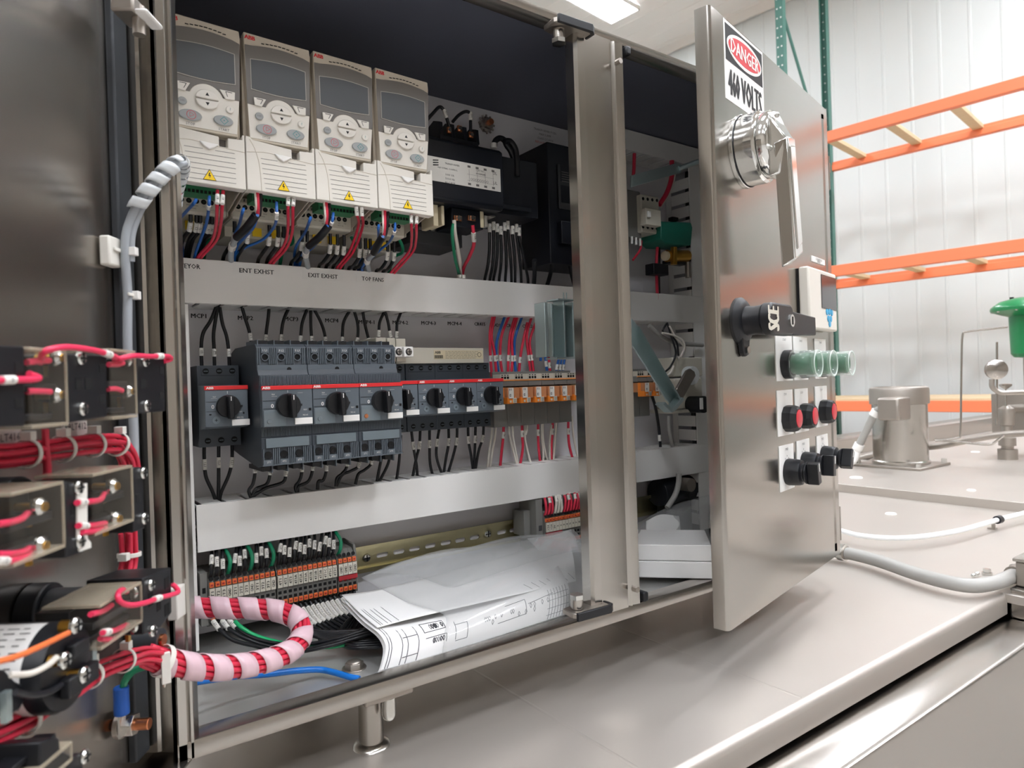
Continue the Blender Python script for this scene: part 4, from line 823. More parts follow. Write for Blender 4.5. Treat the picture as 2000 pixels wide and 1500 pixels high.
    for j, s in enumerate(('1 L1', '3 L2', '5 L3')): mb.text(s, sc[j], .7522, .0443, .0022, 'white')
    for j, s in enumerate(('2T1', '4T2', '6T3')): mb.text(s, sb[j], .7405, -.0760, .0019, 'sleeve_white')
    mb.build('lettering', t, smooth=0)
for k, l in enumerate(['MCP2 and MCP3, first of three', 'MCP3 and MCP4, middle of three', 'MCP4 and MCP4-1']): ms_big(.2064+.0550*k, 'tall dark grey motor breaker with red strip under labels '+l, k == 0)
# busbar feeder and comb bar above the right row
q0, q1 = G.px(800, 679, .806), G.px(945, 706, .806)
t = T('comb_busbar', 'long beige comb busbar with printed rating label above the right row of breakers', 'busbar', (q0.x, .806, q1.z))
MB().box(q0.x-.02, q1.x, .806, .822, q1.z-.002, q0.z, 'cream_plastic').build('bar', t, bevel=.0006)
a, b2 = G.px(847, 684, .8058), G.px(943, 701, .8058); mb = MB().box(a.x, b2.x, .8055, .8059, b2.z, a.z, 'ivory').text('ABB', a.x+.006, .8055, a.z-.003, .0034, 'ink', bold=.03)
random.seed(3)
for i in range(12): mb.box(a.x+.001+.0011*i, a.x+.0017+.0011*i, .8053, .8055, b2.z+.001, b2.z+.0055, 'ink')
for r in range(6):
    x = a.x+.018
    while x < b2.x-.012: w = random.uniform(.002, .006); mb.box(x, x+w, .8053, .8055, a.z-.0016-.0018*r-.0004, a.z-.0016-.0018*r, 'ink_soft'); x += w+.0012
mb.lathe((b2.x-.006, .8055, (a.z+b2.z)/2), (0, -1, 0), [(.0032, 0), (.0032, .0002), (.0026, .0002)], 'ink', 20); mb.build('rating_label', t, smooth=0)
t = T('infeed_terminal', 'beige infeed terminal with two white screw cubes beside the tall breakers', 'terminal', (q0.x-.03, .82, q1.z))
for k, (xa_, xb_) in enumerate([(734, 754), (756, 772), (773.5, 792)]):
    p, r_ = G.px(xa_, 659+k, .79), G.px(xb_, 661+k, .79); MB().box(p.x, r_.x, .79, .862, p.z-.030, p.z, 'cream_plastic').build('tower', t, bevel=.0008)
for xa_, xb_, y0_, y1_ in [(772, 786, 677, 697), (789, 808, 677, 697)]:
    p, r_ = G.px(xa_, y0_, .776), G.px(xb_, y1_, .776); c_ = MB().box(p.x, r_.x, .776, .80, r_.z, p.z, 'white').build('screw_cube', t, bevel=.0008)
    mb = MB(); screw(mb, (p.x+r_.x)/2, .7758, (p.z+r_.z)/2, .0036, 'steel_dull'); mb.lathe(((p.x+r_.x)/2, .776, (p.z+r_.z)/2), (0, -1, 0), [(.0046, 0), (.0046, .0001), (1e-5, .0001)], 'hole', 18); mb.build('screw', c_)
# ================================================================== orange relays
def relay(X, zt, lab, W_=.0162):
    t = T('plug_in_relay', lab, 'relay', (X, .862, zt-.085), None, 'orange plug-in relays')
    MB().box(X, X+W_-.0004, .826, .862, zt-.078, zt+.004, 'terminal_grey').box(X, X+W_-.0004, .806, .83, zt-.018, zt-.0085, 'terminal_grey').build('socket', t, bevel=.0006)
    mb = MB().box(X+.0002, X+W_-.0006, .806, .828, zt-.0085, zt, 'cream_plastic')
    for i in range(3):
        xx = X+.0012+.005*i; mb.box(xx, xx+.0034, .8055, .8062, zt-.0070, zt-.0036, 'hole').box(xx+.0004, xx+.0030, .8055, .8062, zt-.0024, zt-.0010, 'terminal_dark')
    mb.box(X, X+W_-.0004, .8052, .807, zt-.0100, zt-.0082, 'orange_peach'); mb.build('upper_terminals', t)
    MB().box(X+.0012, X+W_-.0022, .792, .824, zt-.0360, zt-.0196, 'relay_clear').build('relay_body', t, bevel=.0006)
    mb = MB().prism([(X+.0002, zt-.0196), (X+.0050, zt-.0196), (X+.0158, zt-.0290), (X+.0158, zt-.0430), (X+.0002, zt-.0430)][0:5], 'y', .800, .806, 'relay_orange')
    mb.prism([(X, zt-.0430), (X, zt-.0335), (X+.004, zt-.0360), (X+.0120, zt-.0360), (X+.0156, zt-.0330), (X+.0158, zt-.0410), (X+.012, zt-.0430)], 'y', .7905, .806, 'relay_orange').build('retaining_clip', t, bevel=.0005)
    mb = MB().box(X+.0028, X+.0108, .7895, .7915, zt-.0352, zt-.0200, 'sleeve_white').box(X+.0092, X+.0150, .7885, .7903, zt-.0418, zt-.0348, 'cream_plastic')
    mb.box(X+.0036, X+.0042, .7892, .7895, zt-.024, zt-.021, 'ink').box(X+.0062, X+.0068, .7892, .7895, zt-.024, zt-.021, 'ink').box(X+.0036, X+.0060, .7892, .7895, zt-.0325, zt-.0290, 'ink').box(X+.0042, X+.0054, .7891, .7892, zt-.0318, zt-.0297, 'sleeve_white')
    for r in range(4): mb.box(X+.0100, X+.0142, .7882, .7885, zt-.0365-.0013*r, zt-.0369-.0013*r, 'ink_soft')
    mb.box(X+.0040, X+.0068, .7898, .7905, zt-.0412, zt-.0382, 'cream_plastic'); mb.build('marker_labels', t, smooth=0)
xr0 = G.px(983, 760, .80).x; zr = G.px(1060, 729, .80).z
for k in range(6): relay(xr0+.0252*k*1.0, zr, ['first orange relay beside the last small breaker', 'second orange relay from the breakers', 'third orange relay, middle of the row', 'fourth orange relay from the breakers', 'fifth orange relay at the centre post', 'orange relay hidden behind the centre post'][k]+' on the relay rail', .0250)
for k in range(2): relay(G.px(1241, 735, .81).x+.0252*k, zr, ['orange relay just right of the centre post in the right compartment', 'rightmost orange relay in the right compartment'][k], .0250)
# ================================================================== DIN rails
zc = (G.px(699, 1069, .8495).z+G.px(701, 1121, .8495).z)/2
t = T('din_rail', 'slotted yellow-zinc mounting rail running right from the terminal blocks', 'mounting rail', (.16, .865, zc-.0175))
mb = MB(); hh = (G.px(699, 1069, .8495).z-G.px(701, 1121, .8495).z)/2
X0, X1 = .158, 1.0
def hrow(z0, z1, y0, y1): mb.box(X0, X1, y0, y1, z0, z1, 'yellow_zinc')
hrow(zc+hh-.0042, zc+hh, .8495, .8507); hrow(zc-hh, zc-hh+.0042, .8495, .8507); hrow(zc+hh-.0054, zc+hh-.0042, .8495, .8570); hrow(zc-hh+.0042, zc-hh+.0054, .8495, .8570)
zl, zu = zc-.0031, zc+.0031
mb.box(X0, X1, .8560, .8572, zu, zc+hh-.0054, 'yellow_zinc').box(X0, X1, .8560, .8572, zc-hh+.0054, zl, 'yellow_zinc')
xs_ = [G.px(x, y, .856) for x, y in [(747, 1084), (779.5, 1077), (810, 1070.5), (841, 1064.5), (871, 1059), (899, 1053.5), (927, 1048), (980, 1037.5), (1004, 1032.5), (1029, 1027)]]
cen = [q.x for q in xs_]; prev = X0
for c_ in cen:
    mb.box(prev, c_-.0085, .8560, .8572, zl, zu, 'yellow_zinc')
    for sgn in (-1, 1):
        pts = [(c_+sgn*.0087, zl), (c_+sgn*.0087, zu), (c_+sgn*.0056, zu)]+[(c_+sgn*(.0056+.0031*math.sin(a)), zc+.0031*math.cos(a)) for a in [PI*i/8 for i in range(1, 8)]]+[(c_+sgn*.0056, zl)]
        mb.prism(pts, 'y', .8560, .8572, 'yellow_zinc')
    prev = c_+.0085
mb.box(prev, X1, .8560, .8572, zl, zu, 'yellow_zinc').box(X0, X1, .8600, .8655, zc-.008, zc+.008, 'panel_white'); mb.build('rail', t)
for x, y in ((716.5, 1090), (953.5, 1043)):
    q = G.px(x, y, .853); mb = MB(); screw(mb, q.x, .8558, q.z, .0058, 'screw'); mb.lathe((q.x, .8559, q.z), (0, -1, 0), [(.0075, 0), (.0075, .0008)], 'screw', 20); mb.build('screw', t)
for k, z_ in enumerate((-.014, -.0185)): pass
t = T('din_rail', 'steel mounting rail hidden behind the breakers', 'mounting rail', (.16, .865, -.034)); MB().box(.158, 1.0, .8625, .8655, -.034, -.002, 'yellow_zinc').build('rail', t)
# ================================================================== terminal blocks
def terminal(X, W_, zt, txt, lab, red=False, lower=True, group='numbered terminal blocks'):
    t = T('terminal_block', lab, 'terminal block', (X, .86, zt-.070), None, group); g = 'terminal_grey'; x0, x1 = X, X+W_-.0003
    MB().prism([(.8475, zt+.006), (.815, zt+.004), (.806, zt-.004), (.8015, zt-.012), (.8015, zt-.040), (.806, zt-.048), (.815, zt-.056), (.8475, zt-.060)], 'x', x0, x1, g).build('body', t)
    mb = MB()
    for z_, s in ((zt-.0045, 1), (zt-.0395, -1)): MB().box(x0+.0006, x1-.0006, .7998, .8030, z_-.0052, z_, 'lever_orange').box(x0+.0016, x1-.0016, .7994, .7999, z_-.0036, z_-.0016, 'jumper_red').build('release_lever', t, bevel=.0003)
    pass
    mb = MB().box(x0+.0002, x1-.0002, .7985, .8005, zt-.0245, zt-.0108, 'cream_plastic').text(txt, (x0+x1)/2, .7985, zt-.0177, .0030, 'ink', rot=PI/2, bold=.02, w=.0030/.72*len(txt)*.62); mb.build('marker', t, smooth=0)
    mb = MB()
    for k in range(2): mb.box(x0+.0010, x1-.0010, .8010, .8016, zt-.0292-.0062*k-.0034, zt-.0292-.0062*k, 'hole' if not red or k else 'jumper_red')
    mb.lathe(((x0+x1)/2, .8035, zt-.0010), (0, -1, .45), [(.0024, 0), (.0024, .0006), (1e-5, .0006)], 'hole', 12).lathe(((x0+x1)/2, .8055, zt-.0490), (0, -1, -.45), [(.0024, 0), (.0024, .0012), (1e-5, .0012)], 'hole', 12); mb.build('wire_ports', t)
    if red: MB().box(x0, x1+.0003, .7990, .8012, zt-.0305, zt-.0255, 'jumper_red').build('jumper', t)
zt0 = G.px(697, 1096, .80).z+.0108; xR = G.px(697, 1104, .80).x; PW = (xR-.1615)/28.6
names = ['1T1', '1T2', '1T3', 'GND', '2T1', '2T2', '2T3', 'GND', '3T1', '3T2', '3T3', 'GND', '4T1', '4T2', '4T3', '4T1A', '4T2A', '4T3A', '4T1B', '4T2B', '4T3B', '4T1C', '4T2C', '4T3C', 'GND', 'GND', 'GND', 'GND']
TBX = []
for k, s in enumerate(names):
    x = .1615+PW*(k+(.3 if k >= 12 else 0)+(.3 if k >= 24 else 0)); TBX.append(x)
    lab = f'grey terminal block with orange levers marked {s}' if s != 'GND' else ['grey GND terminal block between 1T3 and 2T1', 'grey GND terminal block between 2T3 and 3T1', 'grey GND terminal block after 3T3', 'first of four GND terminal blocks with a red jumper, after 4T3C', 'second of four GND terminal blocks with a red jumper', 'third of four GND terminal blocks with a red jumper', 'last GND terminal block, touching the end clamp'][[3, 7, 11, 24, 25, 26, 27].index(k)]
    terminal(x, PW, zt0, s, lab, k >= 24)
t = T('end_clamp', 'dark grey end clamp on the rail after the last GND terminal block', 'clamp', (xR, .86, zt0-.06)); mb = MB().prism([(.8475, zt0+.010), (.812, zt0+.008), (.808, zt0-.004), (.8075, zt0-.050), (.8475, zt0-.055)], 'x', xR+.0004, xR+.0036, 'terminal_grey')
for z_ in (-.006, -.02, -.036): mb.box(xR+.0037, xR+.0048, .815, .84, zt0+z_-.005, zt0+z_, 'terminal_dark')
mb.build('body', t, bevel=.0005)
t = T('end_clamp', 'dark grey end clamp left of terminal block 1T1', 'clamp', (.155, .86, zt0-.06)); mb = MB().box(.1535, .1610, .806, .8475, zt0-.052, zt0+.006, 'terminal_grey')
for z_ in (-.010, -.025): mb.box(.1555, .1590, .8055, .8061, zt0+z_-.006, zt0+z_, 'hole')
mb.build('body', t, bevel=.0005)
x0 = G.px(1066, 1020, .80).x; ztr = G.px(1066, 1021, .80).z+.0100
NR = 15
for k in range(NR):
    terminal(x0+.0062*k, .0062, ztr, ['+24', '+24', '0V', '2', '2', '3', '4', '5', '6', '7', '8', '9', '10', '11', '12'][k], f'small orange-lever terminal block {["first", "second", "third", "fourth", "fifth", "sixth", "seventh", "eighth", "ninth", "tenth", "eleventh", "twelfth", "thirteenth", "fourteenth", "last"][k]} in the row beside the centre post', k < 5, group='control terminal blocks beside the post')
t = T('end_clamp', 'grey stepped end clamps on the rail before the control terminal blocks', 'clamp', (x0-.03, .86, ztr-.06))
MB().box(x0-.026, x0-.014, .82, .8475, ztr-.03, ztr+.008, 'terminal_grey').box(x0-.0135, x0-.001, .806, .8475, ztr-.052, ztr+.0250, 'terminal_grey').box(x0-.009, x0-.003, .8052, .806, ztr-.022, ztr-.014, 'terminal_dark').build('body', t, bevel=.0006)
def g(x, y, Y): return G.px(x, y, Y)
# ================================================================== transformer
t = T('control_transformer', 'black control transformer with printed white rating plate, right of the drives', 'transformer', (.5, .865, .18))
zb_, zt_ = g(984, 411, .74).z, g(982, 293, .74).z
MB().prism([(.8, zb_), (.745, zb_), (.74, zb_+.004), (.74, zt_-.004), (.745, zt_), (.8, zt_)], 'x', .33, .5325, 'transformer_black').build('coil_housing', t, bevel=.002)
mb = MB().box(.33, .618, .775, .8645, zb_+.006, zt_+.006, 'transformer_black').box(.6182, .6196, .79, .8645, g(1040, 420, .79).z, g(1038, 327, .79).z, 'steel_dull')
for x, y in ((1003, 405), (1025, 411)): q = g(x, y, .775); mb.lathe((q.x, .775, q.z), (0, -1, 0), [(.003, 0), (.003, .001), (1e-5, .001)], 'terminal_dark', 12)
mb.box(.5335, .60, .768, .7745, zb_+.012, zb_+.018, 'transformer_black'); mb.build('core', t, bevel=.001)
a, b2 = g(842, 303, .7392), g(978, 374, .7392); mb = MB(); zl0, zl1 = g(978, 375, .7392).z, g(978, 331, .7392).z; X0, X1 = a.x-.03, b2.x
mb.box(X0, X1, .7388, .7398, zl0, zl1, 'sleeve_white').build('rating_plate', t)
random.seed(5); mb = MB(); y_ = .7387; w_ = X1-a.x; hh = zl1-zl0
mb.text('TRANSFORMER', a.x+.030, y_, zl1-.006, .0022, 'ink').text('1000 VA', a.x+.026, y_, zl1-.020, .0026, 'ink').text('50/60 Hz', a.x+.026, y_, zl1-.025, .0026, 'ink').text('80 C RISE', a.x+.026, y_, zl1-.030, .0026, 'ink').text('INDUSTRIAL CONTROL', a.x+.023, y_, zl1-.0125, .0019, 'ink').text('CAT NO.', X1-.032, y_, zl1-.0075, .0024, 'ink').text('SP1000MQMJ', X1-.032, y_, zl1-.012, .0024, 'ink', bold=.02).text('UL', X1-.009, y_, zl1-.007, .004, 'ink').text('UL', X1-.009, y_, zl1-.020, .004, 'ink')
for i in range(4): mb.box(a.x+.053+.0125*i, a.x+.0575+.0125*i, y_, y_+.0001, zl1-.0058, zl1-.0030, 'ink_soft').box(a.x+.053+.0125*i, a.x+.0575+.0125*i, y_, y_+.0001, zl0+.002, zl0+.0048, 'ink_soft').box(a.x+.055+.0125*i, a.x+.0553+.0125*i, y_, y_+.0001, zl0+.006, zl1-.008, 'ink_soft')
for r in range(2): mb.box(a.x+.052, a.x+.094, y_, y_+.0001, zl1-.0145-.008*r, zl1-.0143-.008*r, 'ink_soft')
for i in range(8): mb.lathe((X1-.046+.0035*i, y_, zl0+.010), (0, -1, 0), [(.0016, 0), (.0016, .0001), (.0012, .0001)], 'ink_soft', 10)
for r in range(3): mb.prism([(a.x+.002, zl1-.004-.003*r), (a.x+.010, zl1-.003-.003*r), (a.x+.010, zl1-.0042-.003*r), (a.x+.002, zl1-.0055-.003*r)], 'y', y_, y_+.0001, 'ink')
mb.build('plate_lettering', t, smooth=0)
mb = MB(); q0 = g(857, 262, .765); q1 = g(932, 275, .765); zbse = zt_
mb.box(q0.x, q1.x, .762, .80, zbse+.0002, zbse+.012, 'transformer_black')
for xx in (858, 881, 905, 928): p = g(xx, 250, .765); mb.prism([(.80, zbse+.030), (.78, zbse+.036), (.764, zbse+.030), (.762, zbse+.010), (.80, zbse+.010)], 'x', p.x, p.x+.0045, 'transformer_black')
mb.build('upper_terminal_block', t, bevel=.0004)
mb = MB()
for xx, yy in ((877, 255), (897, 252), (919, 264)): p = g(xx, yy, .768); mb.box(p.x-.003, p.x+.003, .766, .769, p.z-.004, p.z+.004, 'copper').cyl((p.x, .764, p.z), (p.x, .766, p.z), .0028, 'screw', n=10)
mb.build('terminal_screw', t)
mb = MB()
for xa_, xb_, ya_, yb_ in ((846, 857, 404, 442), (862, 869, 404, 440), (938, 946, 408, 445)): p, r_ = g(xa_, ya_, .757), g(xb_, yb_, .757); mb.box(p.x, r_.x, .757, .79, r_.z, zb_-.0002, 'ivory')
mb.build('bobbin_tabs', t, bevel=.001)
p, r_ = g(882, 414, .758), g(944, 449, .758); MB().box(p.x, r_.x, .758, .80, r_.z, zb_-.0004, 'transformer_black').build('lower_terminal_block', t, bevel=.001)
mb = MB()
for xx in (893, 920):
    p = g(xx, 427, .7575); mb.box(p.x-.0058, p.x+.0058, .755, .7578, p.z-.0032, p.z+.0032, 'copper').cyl((p.x, .752, p.z), (p.x, .755, p.z), .0030, 'screw', n=12).box(p.x-.0052, p.x-.0038, .7535, .755, p.z-.003, p.z+.003, 'screw').box(p.x+.0038, p.x+.0052, .7535, .755, p.z-.003, p.z+.003, 'screw')
mb.build('terminal_screw', t)
mb = MB(); p, r_ = g(800, 450, .80), g(903, 484, .80); mb.box(p.x, r_.x, .80, .864, r_.z, zb_-.012, 'terminal_dark')
for i in range(9): mb.box(p.x+.004+.0095*i, p.x+.009+.0095*i, .799, .8, r_.z+.018, r_.z+.022, 'terminal_grey')
mb.build('mounting_foot', t, bevel=.001)
p = g(951, 423, .765); MB().box(p.x-.022, p.x+.014, .765, .80, p.z+.001, p.z+.0025, 'steel').cyl((p.x, .77, p.z-.014), (p.x, .77, p.z+.001), .0042, 'screw', n=6).build('bracket_bolt', t)
P = lambda L, Y: [g(x, y, Y) for x, y in L]
def gw(L, Y, r, m, label, group=None, sleeves=(), mark=None, sl=.011, **k):
    if not isinstance(Y, (list, tuple)): Y = [Y]*len(L)
    return wire([g(x, y, yy) for (x, y), yy in zip(L, Y)], r, m, label, group, sleeves=sleeves, mark=mark, sl_len=sl, **k)
gw([(832, 236), (845, 222), (858, 209), (866, 214), (871, 226), (878, 250)], .768, .0022, 'wire_black', 'black wire arching over the left end of the transformer terminal block', 'transformer feed wires', (.70,), 'H4')
gw([(884, 238), (896, 225), (909, 218), (918, 222), (919, 240), (919, 262)], .768, .0022, 'wire_black', 'black wire arching over the middle of the transformer terminal block', 'transformer feed wires', (.62,), 'H1')
gw([(965, 286), (967, 276), (976, 270), (985, 274), (990, 284), (998, 296), (1004, 315), (1006, 345)], [.78]*8, .0042, 'black_cable', 'thick black cable looping at the right end of the transformer', None, cat='cable', name='cable')
gw([(985, 276), (996, 276), (1006, 290), (1009, 310), (1010, 345)], .775, .0042, 'black_cable', 'second thick black cable beside the transformer, curving down between both black boxes', None, cat='cable', name='cable')
p = g(964, 285, .78); solo(MB().cyl((p.x, .78, p.z-.0035), (p.x, .78, p.z+.0035), .0046, 'white', n=14), 'crimp_ring', 'tiny white ring at the end of the looping black cable', 'cap', p)
# wires below the transformer
gw([(885, 437), (883, 455), (885, 480), (890, 510), (896, 535), (898, 560)], [.755, .757, .77, .79, .82, .84], .0022, 'wire_green', 'green wire running from under the transformer into the duct', 'wires tied below the transformer')
gw([(887, 430), (888, 450), (892, 475), (897, 505), (899, 530), (899, 560)], [.755, .757, .77, .79, .82, .84], .0027, 'wire_white', 'white wire from the left lower transformer terminal into the duct', 'wires tied below the transformer')
gw([(923, 440), (925, 460), (925, 480), (916, 503), (905, 525), (900, 560)], [.755, .757, .77, .79, .82, .84], .0025, 'wire_red', 'red wire from the right lower transformer terminal into the duct', 'wires tied below the transformer', (.13,), 'X1', .013)
p = g(899, 541, .815); solo(MB().lathe(p, (.1, 0, 1), [(.0058, -.002), (.0062, 0), (.0058, .002)], 'tie_white', 16).box(p.x-.002, p.x+.003, .806, .812, p.z-.003, p.z+.002, 'tie_white'), 'cable_tie', 'white cable tie binding the green, white and red wires under the transformer', 'cable tie', p)
tops = [(956, 436), (964, 432), (971, 436), (978, 441), (986, 433), (992, 430), (1001, 440), (1009, 436), (1014, 443)]; bots = [(947, 560), (957, 560), (964, 560), (975, 560), (987, 562), (999, 562), (1006, 562), (1018, 562), (1031, 562)]
for k, (a, b2) in enumerate(zip(tops, bots)):
    gw([a, (a[0], a[1]+20), (a[0]+(b2[0]-a[0])*.25+2, 490), (a[0]+(b2[0]-a[0])*.6+2, 520), (b2[0], 545), b2], [.79, .79, .80, .81, .83, .84], .0022, 'wire_black', f'black wire with white marker dropping right of the transformer, number {["one", "two", "three", "four", "five", "six", "seven", "eight", "nine"][k]} from the left', 'black wires right of the transformer', (.07,), f'{12+k}', .012)
# ================================================================== fuse block (second black box)
Xf, Yf = .6529, .7923; zt_ = .3628; zb_ = g(1065, 512, Yf).z
t = T('fuse_holder', 'large matt black fuse holder box partly hidden by the centre post', 'fuse holder', (Xf, .865, zb_))
MB().box(Xf, .80, Yf, .864, zb_, zt_, 'transformer_black').build('housing', t, bevel=.0015)
a, b2 = g(1089, 320, Yf-.002), g(1140, 415, Yf-.002); mb = MB().box(a.x, .78, Yf-.003, Yf-.0001, b2.z, a.z, 'terminal_dark').build('front_window', t, bevel=.001)
mb = MB()
for i in range(2): mb.box(a.x+.004, .76, Yf-.0034, Yf-.003, b2.z+.01+.032*i, b2.z+.036+.032*i, 'transformer_black')
for r in range(5): mb.box(a.x+.006, a.x+.020+.004*(r % 2), Yf-.0037, Yf-.0034, b2.z+.056-.0035*r, b2.z+.0570-.0035*r, 'ink_soft')
mb.build('fuse_drawer', t)
p = g(1100, 440, Yf); MB().box(p.x-.012, .80, Yf-.010, Yf-.0002, p.z-.030, p.z+.004, 'transformer_black').build('lower_cover', t, bevel=.001)
for k, L in enumerate([[(1044, 508), (1044, 535), (1042, 566)], [(1078, 510), (1075, 535), (1066, 566)], [(1112, 512), (1117, 538), (1124, 566)]]): gw(L, [.80, .82, .84], .0034, 'black_cable', f'thick black cable leaving the fuse holder downwards, {["left", "middle", "right"][k]} of three', 'cables under the fuse holder', name='cable', cat='cable')
# ================================================================== galvanised bracket at the post
t = T('door_stop_bracket', 'galvanised sheet steel bracket hanging beside the centre post', 'bracket', g(1095, 700, .70))
def bx(mb, x0, x1, y0, y1, Y0, Y1, m): a, b2 = g(x0, (y0+y1)/2, Y0), g(x1, (y0+y1)/2, Y0); c_, d_ = g((x0+x1)/2, y0, Y0), g((x0+x1)/2, y1, Y0); return mb.box(a.x, b2.x, Y0, Y1, d_.z, c_.z, m)
mb = MB(); bx(mb, 1066, 1122, 595, 697, .712, .7135, 'zinc'); mb.build('back_plate', t)
mb = MB(); bx(mb, 1065, 1071, 590, 697, .690, .712, 'zinc'); mb.build('left_flange', t, bevel=.0006)
mb = MB(); bx(mb, 1102, 1105, 585, 698, .690, .712, 'zinc'); bx(mb, 1119, 1122, 590, 697, .695, .712, 'zinc'); bx(mb, 1078, 1080, 592, 697, .70, .712, 'zinc'); mb.build('stiffener', t, bevel=.0005)
mb = MB(); a, b2 = g(1086, 698, .69), g(1122, 698, .69); mb.box(a.x, b2.x, .688, .712, a.z-.002, a.z, 'zinc'); a, b2 = g(1088, 586, .69), g(1120, 586, .69); mb.box(a.x, b2.x, .688, .712, a.z, a.z+.002, 'zinc'); mb.build('end_lips', t)
mb = MB()
for x, y in ((1089, 601), (1092, 683)): q = g(x, y, .7118); mb.cyl((q.x-.003, .7115, q.z), (q.x+.003, .7115, q.z), .0026, 'screw', n=10)
a, b2 = g(1101, 571, .70), g(1107, 586, .70); mb.box(a.x, a.x+.0008, .70, .702, b2.z, a.z, 'zinc').box(b2.x, b2.x+.0008, .70, .702, b2.z, a.z, 'zinc'); mb.build('pin', t)
# ================================================================== right compartment
t = T('contactor', 'pale grey contactor with stacked screw terminals in the right compartment', 'contactor', g(1265, 460, .79))
mb = MB(); bx(mb, 1253, 1288, 382, 455, .79, .862, 'cream_plastic'); mb.build('body', t, bevel=.002)
mb = MB(); bx(mb, 1262, 1291, 408, 440, .775, .789, 'cream_plastic'); bx(mb, 1266, 1272, 412, 424, .771, .775, 'white'); mb.build('front_block', t, bevel=.001)
mb = MB(); bx(mb, 1225, 1252, 372, 465, .80, .862, 'terminal_grey'); mb.build('auxiliary_block', t, bevel=.002)
mb = MB()
for yy in (388, 443):
    for i in range(4): q = g(1256+9*i, yy+i*1.2, .7898); mb.lathe((q.x, .7899, q.z), (0, -1, 0), [(.0028, 0), (.0028, .0004), (1e-5, .0002)], 'hole', 12)
for i in range(3): q = g(1234+8*i, 462+2*i, .799); mb.cyl(q, q+Vector((0, 0, -.012)), .002, 'white', n=8)
mb.build('terminal_screw', t)
gw([(1239, 300), (1238, 330), (1236, 352)], .80, .003, 'wire_red', 'dark red wire beside the centre post above the flat bar')
gw([(1312, 314), (1312, 345), (1303, 375), (1288, 400)], .80, .0042, 'wire_red', 'red wire curving down from the top duct to the contactor')
gw([(1316, 314), (1317, 345), (1307, 378), (1290, 404)], .802, .0022, 'wire_white', 'white wire running alongside the red one to the contactor')
gw([(1283, 458), (1284, 480), (1282, 520), (1284, 585)], .81, .0026, 'wire_red', 'red wire dropping from the contactor to the duct', sleeves=(.14,), mark='3')
gw([(1286, 460), (1288, 500), (1287, 540), (1288, 585)], .815, .002, 'wire_black', 'black wire dropping from the contactor beside the red wire')
gw([(1253, 470), (1250, 488), (1236, 508)], .81, .002, 'wire_red', 'short red wire below the grey auxiliary contact block')
t = T('flat_bar', 'zinc-plated flat bar with rod reaching towards the door switch', 'bar', g(1236, 355, .74))
MB().prism([(q.x, q.z) for q in P([(1232, 343), (1320, 319), (1328, 320), (1331, 328), (1328, 338), (1232, 366)], .74)], 'y', .738, .742, 'zinc').build('bar', t, bevel=.0006)
MB().cyl(g(1326, 329, .738), g(1368, 314, .72), .0040, 'zinc', n=14).build('rod', t)
t = T('diagonal_strut', 'zinc-plated diagonal strut with hooked end in the right compartment', 'strut', g(1318, 800, .74))
MB().prism([(q.x, q.z) for q in P([(1232, 622), (1247, 640), (1328, 779), (1312, 793), (1300, 780), (1232, 672)], .74)], 'y', .738, .741, 'zinc').build('strut', t, bevel=.0005)
MB().hexa([*P([(1246, 638), (1249, 638), (1330, 778), (1328, 782)], .722), *P([(1246, 638), (1249, 638), (1330, 778), (1328, 782)], .738)], 'zinc').build('folded_edge', t)
MB().prism([(q.x, q.z) for q in P([(1289, 790), (1294, 785), (1308, 800), (1312, 794), (1328, 776), (1332, 780), (1316, 800), (1307, 806)], .726)], 'y', .720, .737, 'zinc').build('hook', t, bevel=.0008)
t = T('solenoid_valve', 'dark green solenoid valve with brass body in the right compartment', 'valve', g(1320, 520, .80))
MB().prism([(q.x, q.z) for q in P([(1291, 432), (1350, 434), (1353, 445), (1350, 479), (1303, 476), (1291, 466)], .78)], 'y', .78, .83, 'solenoid_green').build('coil', t, bevel=.002)
mb = MB(); bx(mb, 1314, 1325, 424, 431, .79, .80, 'black'); mb.build('top_nut', t)
p = g(1316, 483, .79); r_ = g(1316, 517, .79); MB().cyl(p, r_, .0062, 'brass', n=6).build('hex_stem', t, bevel=.0005)
a, b2 = g(1302, 500, .80), g(1342, 500, .80); MB().cyl(a, b2, .0105, 'brass', n=14).cyl(a+Vector((-.006, 0, 0)), a, .0085, 'ivory', n=12).build('valve_body', t)
mb = MB(); bx(mb, 1277, 1306, 515, 536, .795, .815, 'black'); bx(mb, 1306, 1340, 509, 516, .80, .815, 'black'); mb.build('mounting_block', t, bevel=.001)
q = g(1344, 525, .80); MB().cyl(q+Vector((0, 0, .012)), q-Vector((0, 0, .016)), .0055, 'steel_dull', n=12).build('outlet_fitting', t)
t = T('limit_switch', 'grey limit switch with white roller lever in the right compartment', 'limit switch', g(1340, 810, .80))
mb = MB(); bx(mb, 1314, 1372, 698, 735, .80, .85, 'cream_plastic'); bx(mb, 1318, 1372, 738, 798, .80, .85, 'cream_plastic'); bx(mb, 1314, 1372, 799, 806, .795, .85, 'cream_plastic'); mb.build('body', t, bevel=.002)
c_ = g(1355, 733, .775); MB().lathe((c_.x, .790, c_.z), (0, -1, 0), [(1e-5, 0), (.0155, 0), (.0165, .003), (.0165, .012), (.0155, .015), (.006, .016), (1e-5, .016)], 'ptfe', 28).build('roller', t)
MB().prism([(q.x, q.z) for q in P([(1347, 720), (1355, 726), (1357, 734), (1326, 790), (1314, 782), (1312, 774), (1340, 724)], .765)], 'y', .763, .768, 'steel_dull').build('lever_arm', t, bevel=.0008)
